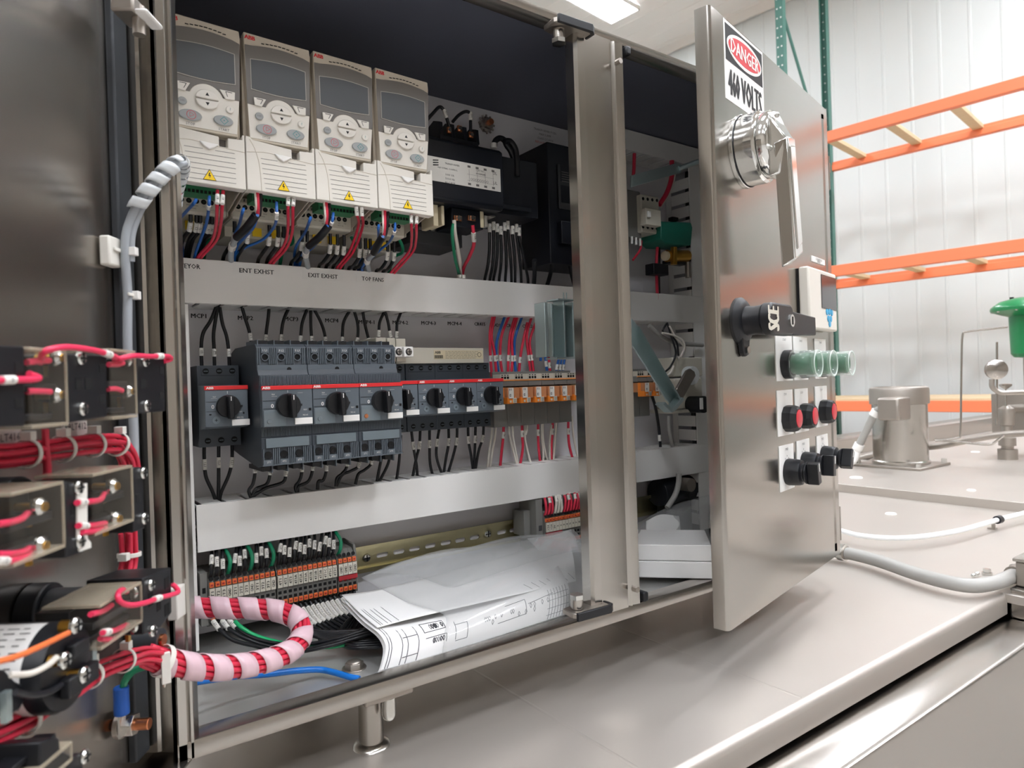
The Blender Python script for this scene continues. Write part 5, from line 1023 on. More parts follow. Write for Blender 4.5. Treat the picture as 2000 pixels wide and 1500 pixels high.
c_ = g(1366, 790, .78); MB().cyl((c_.x, .80, c_.z), (c_.x, .77, c_.z), .015, 'black', n=20).box(c_.x-.012, c_.x-.004, .7685, .7698, c_.z-.008, c_.z+.012, 'white').build('dial', t)
gw([(1268, 636), (1285, 652), (1305, 664), (1330, 671), (1372, 674)], .80, .0040, 'conduit_grey', 'pale grey cable sheath curving from the strut to the limit switch', name='cable', cat='cable')
gw([(1303, 630), (1312, 660), (1320, 690), (1310, 715), (1297, 728)], .79, .0018, 'wire_black', 'thin black wire looping above the limit switch')
gw([(1302, 632), (1294, 648), (1310, 655), (1322, 670), (1325, 695)], .792, .0018, 'wire_black', 'second thin black wire crossing above the limit switch')
gw([(1307, 636), (1320, 660), (1335, 675), (1335, 690), (1325, 700)], .788, .0018, 'wire_white', 'thin white wire looping above the limit switch')
gw([(1293, 650), (1315, 655), (1332, 664), (1337, 680), (1328, 698)], .786, .0018, 'wire_white', 'second thin white wire looping above the limit switch')
gw([(1316, 715), (1308, 730), (1294, 738)], .784, .0018, 'wire_white', 'short white wire end left of the limit switch')
gw([(1273, 772), (1280, 795), (1286, 830), (1290, 874)], .83, .0026, 'black_cable', 'black cable dropping into the lower duct in the right compartment', sleeves=(.82,), mark='7', name='cable', cat='cable')
gw([(1306, 812), (1306, 830), (1309, 850), (1314, 872)], .81, .0034, 'conduit_grey', 'grey cable dropping from the strut end into the lower duct', name='cable', cat='cable')
t = T('pump_motor', 'small dark pump behind the papers low in the right compartment', 'pump', g(1320, 990, .82))
c_ = g(1325, 955, .82); MB().cyl((c_.x-.04, .835, c_.z-.004), (c_.x+.05, .835, c_.z-.004), .024, 'transformer_black', n=24).build('body', t, bevel=.001)
MB().cyl((c_.x+.00, .815, c_.z+.01), (c_.x+.00, .790, c_.z+.01), .012, 'steel_dull', n=16).cyl((c_.x+.014, .82, c_.z-.01), (c_.x+.014, .80, c_.z-.01), .008, 'terminal_dark', n=12).build('fitting', t)
MB().box(c_.x-.03, c_.x+.04, .825, .845, -.2885, c_.z-.026, 'transformer_black').build('foot', t)
gw([(1326, 925), (1325, 945), (1318, 968), (1303, 992)], .79, .0048, 'conduit_grey', 'pale grey hose curving down to the papers in the right compartment', name='hose', cat='hose')
# ------------------------------------------------------------------ papers in the right compartment
p1, p2 = G.pz(1250, 1128, -.2785), G.pz(1392, 1131, -.2785); BF = Frame(p1, p2-p1); L_ = (p2-p1).length
hz_ = BF.px(1256, 1064, 0).z-.0
for k, (a, b2, lab) in enumerate([(0, .5, 'lower white paper pack lying in the right compartment'), (.5, 1, 'upper white paper pack on top of the lower one in the right compartment')]):
    z0, z1 = hz_*a+(.0006 if k else 0), hz_*b2; solo(MB().box(-.02, L_, .0+.002*k, .10, z0, z1-.0002, 'paper'), 'paper_pack', lab, 'paper', (0, 0, z0), BF, 'paper packs', bevel=.0012)
def sheet(rows, n1=10, n2=10):
    """smooth surface through rows of (px,py,Y) control points"""
    R_ = [spline([g(*p) for p in r], n1) for r in rows]; cols = [spline([r[i] for r in R_], n2) for i in range(len(R_[0]))]
    return [[c_[j] for c_ in cols] for j in range(len(cols[0]))]
solo(MB().grid(sheet([[(1240, 1068, .70), (1300, 1060, .72), (1345, 1060, .72), (1385, 1062, .72)], [(1240, 1040, .72), (1290, 1045, .74), (1340, 1035, .735), (1385, 1050, .73)], [(1240, 1030, .76), (1290, 1010, .77), (1330, 1000, .76), (1385, 1000, .76)], [(1250, 1020, .79), (1275, 1005, .80), (1320, 985, .80), (1390, 965, .80)]]), 'plastic_bag'), 'plastic_sleeve', 'crumpled clear plastic sleeve over the paper packs in the right compartment', 'plastic sleeve', g(1300, 1060, .72), solid=.0004, smooth=80)
solo(MB().grid(sheet([[(1262, 1052, .735), (1300, 1054, .735), (1330, 1050, .735)], [(1262, 1030, .745), (1295, 1025, .745), (1328, 1022, .745)], [(1262, 1018, .76), (1290, 1005, .76), (1326, 1008, .76)]], 6, 6), 'paper'), 'paper_sheet', 'bright white sheet inside the plastic sleeve in the right compartment', 'paper', g(1300, 1052, .735), solid=.0004, smooth=80)
# ------------------------------------------------------------------ rolled drawings in the left compartment
PA = [[(667, 1162, .76), (700, 1195, .70), (737, 1226, .660)], [(745, 1150, .77), (765, 1180, .71), (800, 1209, .662)], [(900, 1110, .78), (910, 1150, .72), (935, 1178, .666)], [(1110, 1050, .79), (1120, 1090, .73), (1125, 1135, .672)]]
t = T('wiring_drawings', 'rolled white wiring drawings in a clear plastic sleeve on the cabinet floor', 'drawings', g(760, 1300, .63))
flap = sheet(PA, 8, 10); MB().grid(flap, 'paper').build('top_sheet', t, solid=.0005, smooth=80)
PB = [[(670, 1172, .745), (708, 1212, .685), (740, 1238, .655), (752, 1262, .643), (748, 1290, .637), (741, 1311, .634)], [(760, 1190, .71), (790, 1213, .68), (815, 1222, .655), (828, 1242, .643), (828, 1265, .637), (822, 1289, .634)], [(940, 1150, .72), (955, 1172, .69), (968, 1184, .660), (975, 1200, .647), (974, 1222, .640), (968, 1244, .636)], [(1090, 1105, .72), (1100, 1122, .69), (1108, 1138, .664), (1112, 1155, .650), (1112, 1178, .643), (1108, 1199, .638)]]
roll = sheet(PB, 8, 10); MB().grid(roll, 'paper').build('rolled_sheets', t, solid=.0005, smooth=80)
PB2 = [[(x-4, y+5, Y+.004) for x, y, Y in r] for r in PB]; MB().grid(sheet(PB2[:], 6, 6), 'paper').build('rolled_sheets', t, solid=.0005, smooth=80)
# printed lines follow the sheets
def on(S, u, v, up=.0006):
    a, b2 = u*(len(S)-1), v*(len(S[0])-1); i, j = min(int(a), len(S)-2), min(int(b2), len(S[0])-2); fa, fb = a-i, b2-j
    p = S[i][j].lerp(S[i+1][j], fa).lerp(S[i][j+1].lerp(S[i+1][j+1], fa), fb); nrm = (S[i+1][j]-S[i][j]).cross(S[i][j+1]-S[i][j]).normalized()
    if nrm.dot(-CF) < 0: nrm = -nrm
    return p+nrm*up
def pline(mb, S, pts, w=.0004, n=8, m='paper_line'):
    for (u0, v0), (u1, v1) in zip(pts[:-1], pts[1:]):
        q = [on(S, u0+(u1-u0)*i/n, v0+(v1-v0)*i/n) for i in range(n+1)]
        for a, b2 in zip(q[:-1], q[1:]):
            sd = (b2-a).cross(CF).normalized()*w; mb.face([a-sd, b2-sd, b2+sd, a+sd], m)
mb = MB()
for u in (.035, .06, .17, .22, .30): pline(mb, roll, [(u, .34), (u, .98)])
for v in (.55, .86): pline(mb, roll, [(.18, v), (.30, v)])
pline(mb, roll, [(.34, .40), (.34, .56), (.44, .56), (.44, .42), (.34, .40)]); pline(mb, roll, [(.34, .66), (.44, .66), (.44, .80)])
random.seed(11)
for i in range(34):
    u, v = random.choice([(.36+.0022*i, .48), (.37+.002*i, .72), (.56+.008*i, .70), (.60+.009*i, .62)]); u = min(u, .93); pline(mb, roll, [(u, v), (u+.004, v+.05), (u+.009, v), (u+.004, v-.04), (u, v)], .0003, 1)
pline(mb, roll, [(.48, .50), (.48, .82)]); pline(mb, roll, [(.48, .56), (.53, .56), (.53, .84), (.48, .84)]); pline(mb, roll, [(.70, .48), (.79, .46), (.79, .74), (.66, .76)]); pline(mb, roll, [(.80, .58), (.92, .52)])
for i in range(7): pline(mb, roll, [(.90+.014*i, .42), (.90+.014*i, .98)], .0003); pline(mb, flap, [(.83+.024*i, .80), (.85+.024*i, .96)], .0003, 4)
for v in (.55, .65, .78, .9): pline(mb, roll, [(.89, v), (.995, v)], .0003)
for u in (.03, .055, .12, .165, .24): pline(mb, flap, [(u, .12 if u > .1 else .04), (u+.02, .98)], .0003)
mb.text('WIRING', *on(roll, .20, .93), .003, 'ink', rot=.3) if 0 else None
mb.build('printed_lines', t, smooth=0)
PC = [[(705, 1128, .80), (745, 1150, .765), (800, 1178, .70), (866, 1200, .655), (868, 1240, .634), (864, 1276, .627)], [(800, 1092, .80), (850, 1110, .775), (900, 1140, .70), (940, 1172, .656), (950, 1212, .636), (946, 1252, .629)], [(960, 1062, .80), (1000, 1050, .775), (1030, 1090, .705), (1050, 1130, .662), (1055, 1172, .641), (1050, 1217, .632)], [(1120, 1033, .795), (1132, 1050, .77), (1140, 1090, .71), (1146, 1120, .672), (1146, 1150, .65), (1142, 1190, .637)]]
MB().grid(sheet(PC, 8, 8), 'plastic_bag').build('plastic_sleeve', t, solid=.0005, smooth=80)
PD = [[(720, 1122, .815), (760, 1120, .80), (820, 1128, .77), (880, 1150, .73)], [(860, 1075, .82), (900, 1082, .80), (960, 1095, .77), (1000, 1110, .73)], [(1010, 1060, .815), (1030, 1055, .795), (1070, 1060, .77), (1100, 1080, .73)], [(1100, 1030, .81), (1120, 1038, .79), (1136, 1050, .76), (1144, 1080, .73)]]
MB().grid(sheet(PD, 6, 6), 'plastic_bag').build('sleeve_flap', t, solid=.0005, smooth=80)
PEs = [[(1030, 1052, .80), (1075, 1046, .80), (1115, 1034, .80)], [(1040, 1062, .785), (1085, 1058, .785), (1124, 1052, .785)], [(1052, 1075, .77), (1095, 1072, .77), (1128, 1068, .77)]]
MB().grid(sheet(PEs, 6, 6), 'paper').build('back_sheet', t, solid=.0005, smooth=80)
# ================================================================== left door (open, towards the viewer)
def ld(x, y, q=0.): return LD.px(x, y, -q)
LZ0, LZ1 = -.2955, .4415
ldoor = T('cabinet_door', 'open left stainless cabinet door close to the viewer, inner side with wired pilot devices', 'door', (0, 0, LZ0), LD)
MB().box(-.46, .034, .001, .003, LZ0, LZ1, 'steel').build('door_panel', ldoor)
MB().box(-.0035, .0175, -.0055, .0008, LZ0+.014, LZ1-.014, 'gasket').box(-.46, -.004, -.0055, .0008, LZ1-.035, LZ1-.015, 'gasket').build('gasket', ldoor, bevel=.0015)
mb = MB().prism([(.034, .003), (.0365, 0), (.0365, -.034), (.034, -.0365), (.0255, -.0365), (.0250, -.0352), (.034, -.034), (.0345, -.032), (.0345, .0)], 'z', LZ0, LZ1, 'steel_v')
mb.prism([(.0195, .0008), (.0195, -.010), (.0210, -.0125), (.0232, -.0125), (.0245, -.0118), (.0345, -.0118), (.0345, -.0100), (.0245, -.0100), (.0225, -.0100), (.0215, -.008), (.0215, .0008)], 'z', LZ0+.010, LZ1, 'steel_v')
mb.box(-.46, .034, -.0345, .0008, LZ0, LZ0+.0018, 'steel').box(-.46, .034, -.0345, .0008, LZ1-.0018, LZ1, 'steel'); mb.build('rolled_edge', ldoor, smooth=30)
# hinge at the top and bottom
a, b2 = ld(286, 14, .046), ld(320, 60, .046)
mb = MB().box(a.x, b2.x, -.046, -.0368, b2.z, a.z, 'white').box(a.x, b2.x, -.0366, -.020, b2.z+.002, a.z+.010, 'steel_dull'); hg = mb.build('hinge', ldoor, bevel=.002)
c_ = ld(272, 66, .034); MB().cyl((c_.x, -.034, c_.z+.02), (c_.x, -.034, c_.z-.001), .0045, 'steel_dull', n=14).build('hinge_pin', hg)
mb = MB(); a, b2 = ld(335, 1150, .03), ld(354, 1200, .03); mb.box(a.x, b2.x, -.034, -.026, b2.z, a.z, 'sleeve_white'); mb.build('hinge', ldoor, bevel=.001)
c_ = ld(305, 1250, .03); MB().cyl((c_.x, -.034, c_.z), (c_.x, -.012, c_.z), .0085, 'gasket', n=18).cyl((c_.x-.001, -.0365, c_.z), (c_.x-.001, -.034, c_.z), .0045, 'copper', n=14).build('hinge_bolt', ldoor)
c_ = ld(320, 1310, .034); MB().lathe((c_.x, -.034, c_.z+.012), (0, 0, -1), [(.0035, 0), (.0038, .008), (.0036, .012), (.001, .024), (1e-5, .025)], 'steel', 14).build('pin', ldoor)
# ------------------------------------------------------------------ contact blocks with clear covers
Q = .070
def scr(x, y, q, r): c_ = ld(x, y, q); mb = MB(); screw(mb, c_.x, -q, c_.z, r); return mb
def block(lab, bpoly, bbox, cover, screws, holes, terms, stem=True, q=Q, qb=.036, fins=True):
    """bpoly: pixel outline of the black face; cover: pixel box of the clear shield; terms: pixel places of the brass terminals"""
    c0 = ld((bbox[0]+bbox[2])/2, (bbox[1]+bbox[3])/2, q)
    t = T('contact_block', lab, 'contact block', (c0.x, 0, c0.z), LD, 'contact blocks on the left door')
    if bpoly: MB().prism([((p := ld(x, y, q)).x, p.z) for x, y in bpoly], 'y', -q, -qb, 'black').build('housing', t, bevel=.0008)
    for x, y in screws: scr(x, y, q, .0036).build('screw', t)
    if holes:
        mb = MB()
        for x0, y0, x1, y1 in holes: a, b2 = ld(x0, y0, q), ld(x1, y1, q); mb.box(a.x, b2.x, -q-.0002, -q+.001, b2.z, a.z, 'hole')
        mb.build('actuator_slots', t)
    if cover:
        x0, y0, x1, y1 = cover; a, b2 = ld(x0, y0, q), ld(x1, y1, q); c2 = ld(x0, y1, q); d2 = ld(x1, y0, q); zt_, zb_ = min(a.z, d2.z), max(b2.z, c2.z)
        mb = MB().box(a.x+.001, b2.x-.0005, -q+.016, -qb, zb_+.002, zt_-.002, 'black').box(a.x+.002, b2.x-.001, -q+.004, -q+.016, (zt_+zb_)/2-.002, (zt_+zb_)/2+.002, 'black').box(a.x+.002, b2.x-.001, -q+.006, -q+.016, zb_+.002, zb_+.005, 'black'); mb.build('terminal_base', t, bevel=.0005)
        mb = MB().box(a.x, b2.x, -q-.0008, -q, zb_, zt_, 'cover_film').box(a.x, a.x+.0008, -q, -qb, zb_, zt_, 'cover_film').box(b2.x-.0008, b2.x, -q, -q+.014, zb_, zt_, 'cover_film')
        mb.box(a.x, b2.x, -q-.001, -qb-.004, zt_-.0002, zt_+.0016, 'cover_edge').box(a.x, b2.x, -q-.001, -qb-.004, zb_-.0016, zb_+.0002, 'cover_edge').box(b2.x-.0012, b2.x, -q-.0012, -q, zb_, zt_, 'cover_edge'); mb.build('clear_cover', t, bevel=.0004)
        for x, y in terms:
            p = ld(x, y, q-.008); mb = MB(); mb.cyl((p.x, -q+.002, p.z), (p.x, -q+.016, p.z), .0022, 'brass', n=10).box(p.x-.0014, p.x+.0014, -q+.010, -q+.012, p.z-.0095, p.z-.0035, 'brass').lathe((p.x, -q+.006, p.z), (0, -1, 0), [(.0046, 0), (.0046, .0016), (.003, .0032), (1e-5, .0034)], 'screw', 12).box(p.x-.0035, p.x+.0035, -q+.0055, -q+.0075, p.z-.0042, p.z+.0042, 'screw'); mb.build('terminal_screw', t, smooth=30)
    if stem:
        cx_ = c0.x-(.012 if cover else 0); MB().cyl((cx_, .0005, c0.z), (cx_, -.012, c0.z), .017, 'black', n=28).cyl((cx_, -.012, c0.z), (cx_, -qb, c0.z), .0135, 'terminal_dark', n=24).build('mounting_collar', t, bevel=.001)
    return t
block('black contact block cut off by the left picture edge, top row on the left door', [(-90, 672), (48, 676), (50, 832), (-90, 838)], (-40, 675, 50, 835), None, [], [(28, 708, 42, 728), (28, 778, 42, 797)], [])
block('contact block in a clear cover, middle of the top row on the left door', [(132, 691), (208, 694), (210, 814), (134, 826)], (132, 690, 210, 820), (52, 684, 131, 832), [(155, 700), (159, 799)], [(147, 738, 161, 760), (166, 738, 181, 760), (193, 712, 205, 728), (193, 772, 205, 786)], [(103, 700), (103, 772)])
block('contact block in a clear cover, rightmost of the top row near the door hinge', [(267, 698), (322, 700), (324, 803), (269, 808)], (267, 698, 324, 806), (212, 686, 266, 815), [(281, 706), (284, 793)], [(274, 740, 286, 758), (311, 716, 320, 732), (311, 765, 320, 780)], [(246, 706), (244, 765)])
block('large clear-covered contact block, left one of the second row', [(127, 941), (160, 944), (163, 1080), (129, 1090)], (100, 940, 162, 1088), (16, 944, 126, 1104), [(150, 953), (153, 1058)], [(137, 985, 145, 1004)], [(66, 990), (68, 1066)])
block('clear-covered contact block, right one of the second row on the left door', [(261, 912), (280, 912), (283, 1032), (262, 1040)], (240, 912, 283, 1036), (177, 912, 260, 1044), [(277, 924), (279, 1013)], [(265, 966, 272, 980)], [(211, 950), (216, 1014)])
block('tilted contact block in a clear cover, lowest full one, left of the spiral-wrapped bundle', [(279, 1129), (334, 1108), (336, 1196), (314, 1226), (280, 1240)], (279, 1110, 336, 1235), (190, 1138, 278, 1268), [(292, 1143), (296, 1232)], [(289, 1160, 299, 1180), (306, 1172, 314, 1190), (321, 1130, 330, 1146), (321, 1182, 331, 1198)], [(258, 1156), (259, 1222)])
block('contact block cut off by the bottom picture edge under the red bundle', [(78, 1450), (104, 1440), (116, 1441), (118, 1462), (140, 1478), (160, 1470), (165, 1520), (78, 1520)], (30, 1450, 165, 1520), (28, 1484, 140, 1540), [(162, 1478)], [], [])
c_ = ld(175, 1020, .068); solo(MB().prism([((p := ld(x, y, .069)).x, p.z) for x, y in [(143, 948), (162, 944), (163, 1052), (170, 1060), (170, 1070), (148, 1078), (143, 1060)]], 'y', -.0712, -.0703, 'sleeve_white'), 'wire_marker_strip', 'printed white marker strip on the left block of the second row', 'label', c_, LD)
# sounder with rating label
c0 = ld(150, 1292, .064); R_ = .0225
t = T('panel_sounder', 'black round panel sounder with wrapped white rating label low on the left door', 'sounder', (c0.x, 0, c0.z), LD)
ax = Vector((c0.x-.006, 0, c0.z))
MB().lathe(ax, (0, -1, 0), [(R_*1.25, -.0006), (R_*1.25, .008), (R_, .010), (R_, .060), (R_*.94, .063), (R_*.6, .064), (1e-5, .064)], 'black', 40).build('body', t)
V = []
mb = MB(); rows = []
for i in range(25): a = math.radians(-75+150*i/24-0); rows.append([ax+Vector((math.sin(a+1.3)*(R_+.0003)*-1, -d, math.cos(a+1.3)*(R_+.0002))) for d in (.026, .040, .054)])
mb.grid(rows, 'white'); mb.build('rating_label', t)
mb = MB(); random.seed(2)
for i in range(13):
    a = math.radians(-60+9*i); 
    for d0 in (.030, .038, .046):
        d1 = d0+random.uniform(.003, .006); A = [ax+Vector((-math.sin(aa+1.3)*(R_+.0006), -d, math.cos(aa+1.3)*(R_+.0006))) for d, aa in ((d0, a), (d1, a), (d1, a+.03), (d0, a+.03))]; mb.face(A, 'ink_soft')
mb.text('CE', ax.x-R_-.0007, -.042, ax.z+.004, .005, 'ink', ux=(0, 0, 1), uz=(0, 1, 0)).build('label_print', t, smooth=0)
mb = MB(); mb.box(ax.x-.010, ax.x+.016, -.0700, -.0645, ax.z-.013, ax.z-.003, 'black').box(ax.x-.004, ax.x+.010, -.0690, -.0645, ax.z+.004, ax.z+.012, 'black'); mb.build('terminal_ridge', t, bevel=.001)
for k, (x, y) in enumerate([(143, 1222), (122, 1290), (160, 1318)]):
    p = ld(x, y, .070); mb = MB(); screw(mb, p.x, -.070, p.z, .0042); mb.cyl((p.x, -.0640, p.z), (p.x, -.070, p.z), .003, 'brass', n=10); mb.build('terminal_screw', t)
t = T('clip_housing', 'black relay clip with pale blue latches at the lower left picture edge', 'clip', (c0.x-.03, 0, c0.z-.03), LD)
a, b2 = ld(-30, 1330, .055), ld(60, 1410, .055); MB().prism([((p := ld(x, y, .055)).x, p.z) for x, y in [(-40, 1305), (10, 1308), (30, 1330), (60, 1345), (40, 1385), (18, 1398), (-40, 1400)]], 'y', -.055, -.03, 'black').build('housing', t, bevel=.001)
for x, y in ((16, 1380), (183, 1270)):
    p = ld(x, y, .058); MB().box(p.x-.002, p.x+.002, -.0585, -.0555, p.z-.007, p.z+.007, 'zinc').build('latch', t)
# ------------------------------------------------------------------ red wires on the left door
def lw(L, q, r, m, label, group='red wires on the left door', sleeves=(), mark=None, sl=.008, **k):
    if not isinstance(q, (list, tuple)): q = [q]*len(L)
    return wire([ld(x, y, qq) for (x, y), qq in zip(L, q)], r, m, label, group, sleeves=sleeves, mark=mark, sl_len=sl, fr=LD, **k)
WR = .0016
lw([(78, 708), (84, 690), (100, 682), (130, 678), (165, 681), (195, 687), (225, 697), (238, 708)], [.064, .07, .0735, .0745, .0745, .0735, .071, .064], WR, 'wire_pink', 'red jumper arching from the middle to the right block of the top row', sleeves=(.66,), mark='4')
lw([(52, 708), (75, 705), (96, 704)], .0655, WR, 'wire_pink', 'short red wire at the upper terminal of the middle top block')
lw([(-20, 744), (20, 742), (60, 741), (76, 738), (56, 730)], [.074, .0735, .073, .0725, .072], WR, 'wire_pink', 'red wire entering from the left picture edge in front of the top row', sleeves=(.28,), mark='3')
lw([(52, 764), (75, 764), (98, 765)], .0655, WR, 'wire_pink', 'short red wire at the lower terminal of the middle top block')
lw([(224, 704), (236, 700), (262, 695), (295, 696), (328, 696), (333, 702), (320, 706)], [.066, .072, .0745, .0745, .073, .071, .070], WR, 'wire_pink', 'red jumper arching over the right block of the top row', sleeves=(.62,), mark='5')
lw([(212, 712), (230, 712), (240, 709)], .0655, WR, 'wire_pink', 'short red wire at the upper terminal of the right top block')
lw([(210, 760), (226, 759), (238, 763)], .0655, WR, 'wire_pink', 'short red wire at the lower terminal of the right top block')
lw([(-6, 1024), (20, 1020), (42, 1013), (54, 1002)], [.07, .068, .066, .062], WR, 'wire_pink', 'red wire at the upper terminal of the left second-row block')
lw([(-6, 1083), (25, 1082), (48, 1077), (58, 1068)], [.07, .068, .066, .062], WR, 'wire_pink', 'upper red wire of the pair at the lower terminal of the left second-row block')
lw([(-6, 1096), (25, 1095), (48, 1089), (60, 1078)], [.071, .069, .067, .062], WR, 'wire_pink', 'lower red wire of the pair at the lower terminal of the left second-row block', sleeves=(.1,), mark='2')
lw([(150, 982), (172, 980), (195, 976), (204, 964)], [.072, .070, .067, .062], WR, 'wire_pink', 'red wire at the upper terminal of the right second-row block', sleeves=(.12,), mark='6')
lw([(152, 1027), (175, 1027), (205, 1022)], [.072, .070, .064], WR, 'wire_pink', 'upper red wire of the pair at the lower terminal of the right second-row block', sleeves=(.14,), mark='7')
lw([(160, 1039), (180, 1038), (206, 1032)], [.072, .070, .064], WR, 'wire_pink', 'lower red wire of the pair at the lower terminal of the right second-row block')
lw([(247, 1156), (238, 1152), (230, 1162), (236, 1176), (256, 1182), (285, 1177), (310, 1168), (346, 1158), (344, 1148), (336, 1141)], [.064, .070, .074, .0755, .076, .076, .0755, .074, .072, .0700], WR, 'wire_pink', 'looping red jumper across the tilted block beside the spiral-wrapped bundle', sleeves=(.66,), mark='9')
lw([(177, 1200), (200, 1194), (218, 1182)], [.070, .067, .062], WR, 'wire_pink', 'red wire leading to the upper terminal of the tilted block')
lw([(200, 1236), (225, 1231), (248, 1220)], [.072, .069, .063], WR, 'wire_pink', 'red wire with white marker at the lower terminal of the tilted block', sleeves=(.12,), mark='8')
lw([(196, 1247), (215, 1249), (226, 1244)], [.070, .068, .062], WR, 'wire_pink', 'short curved red wire below the marked wire of the tilted block')
lw([(-20, 1296), (30, 1283), (80, 1262), (133, 1236)], [.076, .0765, .076, .0725], .0014, 'lever_orange', 'orange-red wire crossing in front of the sounder label', None)
lw([(20, 1318), (60, 1315), (92, 1300), (110, 1284)], [.070, .074, .075, .0735], .0014, 'wire_white', 'white wire curving to the middle terminal of the sounder', None)
lw([(30, 1352), (60, 1358), (95, 1352), (125, 1335)], .066, .0016, 'black_cable', 'black wire curving under the sounder', None)
# bundles: parallel wires between ties
def bundle(label, L, q, n, R_, r, m, ties=(), pref='', group='red wires on the left door', tie_group='ties on the red bundles', fr=LD, f=ld, seed=1, tr=None):
    Pc = [f(x, y, qq) for (x, y), qq in zip(L, q if isinstance(q, (list, tuple)) else [q]*len(L))]; S = spline(Pc, 5); F_ = frames(S); t = T('wire_bundle', label, 'wire bundle', S[-1], fr)
    for k in range(n):
        a = 2*PI*k/max(n-1, 1); rr = 0 if k == n-1 and n > 4 else R_
        MB().tube([p+(u*math.cos(a+.15*math.sin(i*.25+k))+w*math.sin(a+.15*math.sin(i*.25+k)))*rr for i, (p, (tt, u, w)) in enumerate(zip(S, F_))], r, m, 8, sp=0).build('wire', t, smooth=60)
    for fz in ties:
        p, d = mid(Pc, fz); RR = (tr or R_+r)+.0008; u = d.cross(Vector((0, 1, 0))).normalized()
        mb = MB().lathe(p-d*.0015, d, [(RR, 0), (RR+.0007, 0), (RR+.0007, .003), (RR, .003), (RR, 0)], 'tie_white', 24); hq = p+u*(RR+.002)*(-1 if u.z < 0 else 1)*1.0; mb.box(hq.x-.0025, hq.x+.0025, hq.y-.004, hq.y+.002, hq.z-.0025, hq.z+.0025, 'tie_white'); mb.build('cable_tie', t, bevel=.0003)
    return t
bundle('horizontal bundle of red wires under the top row of blocks, tied with white ties', [(-40, 892), (20, 889), (90, 881), (160, 871), (215, 866), (236, 872), (250, 895), (256, 930)], .030, 7, .0052, .0016, 'wire_red', ties=(.22, .42, .62, .80))
bundle('short vertical pair of red wires dropping to the left second-row block', [(88, 838), (90, 880), (92, 910), (92, 940)], .034, 3, .0018, .0016, 'wire_red')
bundle('vertical bundle of red wires between the right second-row block and the tilted block', [(250, 1040), (252, 1070), (252, 1095), (247, 1120)], .030, 5, .0044, .0017, 'wire_red', ties=(.55,))
bundle('diagonal bundle of red wires running up below the sounder towards the hinge', [(-30, 1440), (40, 1410), (90, 1375), (140, 1345), (190, 1310), (240, 1290), (275, 1280), (305, 1282)], [.045, .045, .045, .044, .042, .040, .038, .040], 7, .0048, .0016, 'wire_red', ties=(.16, .50, .74))
solo(MB().box((p := ld(145, 833, .02)).x-.012, p.x+.012, -.021, -.0195, p.z-.006, p.z+.006, 'sleeve_white').text('PBLT412', p.x, -.021, p.z, .0042, 'ink'), 'printed_label', 'printed label PBLT412 under the middle top block on the left door', 'label', p, LD, smooth=0)
solo(MB().box((p := ld(8, 855, .02)).x-.012, p.x+.012, -.021, -.0195, p.z-.006, p.z+.006, 'sleeve_white').text('PBLT416', p.x, -.021, p.z, .0042, 'ink'), 'printed_label', 'printed label ending in 416 at the left picture edge on the left door', 'label', p, LD, smooth=0)
# grey cable along the gasket with its white spiral wrap
GC = [(352, 318), (336, 324), (312, 346), (288, 374), (268, 402), (255, 430), (246, 462), (245, 510), (249, 570), (249, 630), (250, 690), (258, 780), (262, 860), (262, 930)]
t = T('grey_cable', 'grey cable running down the left door edge from a white spiral wrap', 'cable', ld(250, 690, .012), LD)
qs = [.050, .046, .038, .030, .022, .016, .013, .012, .012, .012, .012, .012, .012, .012]
GP = [ld(x, y, q) for (x, y), q in zip(GC, qs)]
MB().tube(GP, .0033, 'grey_cable', 12).build('cable', t, smooth=60)
MB().tube([p+Vector((.002, -.0035, 0)) for p in GP[:8]], .0024, 'grey_cable', 10).build('cable', t, smooth=60)
MB().helix(GP[:5]+[GP[4].lerp(GP[5], .3)], .0058, .0112, .0080, 'wrap_white', ph=1).build('spiral_wrap', t, solid=.0008, smooth=60)
WP = [G.px(x, y, Y) for x, y, Y in [(350, 312, .625), (358, 318, .640), (358, 332, .655), (352, 352, .668), (346, 375, .68), (344, 400, .69)]]
solo(MB().helix(WP, .0055, .0100, .0075, 'wrap_white').tube(WP, .003, 'grey_cable', 10), 'spiral_wrap', 'white spiral wrap hanging in front of the first drive, end of the grey cable', 'cable wrap', WP[0], smooth=60)
a, b2 = ld(212, 458, .008), ld(237, 524, .008)
t = T('tie_mount', 'white square adhesive cable tie mount beside the grey cable', 'cable tie mount', (a.x, 0, b2.z), LD)
MB().box(a.x, b2.x, -.0085, -.0005, b2.z, a.z, 'tie_white').build('base', t, bevel=.0015)
p = ld(256, 491, .016); MB().box(a.x+.004, p.x, -.0105, -.0090, p.z-.0014, p.z+.0014, 'tie_white').box(p.x-.002, p.x+.0035, -.020, -.014, p.z-.0032, p.z+.0032, 'white').build('tie', t, bevel=.0005)
p = ld(258, 577, .014); solo(MB().box(p.x-.009, p.x, -.0165, -.015, p.z-.0012, p.z+.0012, 'tie_white').box(p.x-.002, p.x+.003, -.0195, -.014, p.z-.0032, p.z+.0032, 'white'), 'cable_tie', 'white cable tie around the grey cable, below the square mount', 'cable tie', p, LD, bevel=.0005)
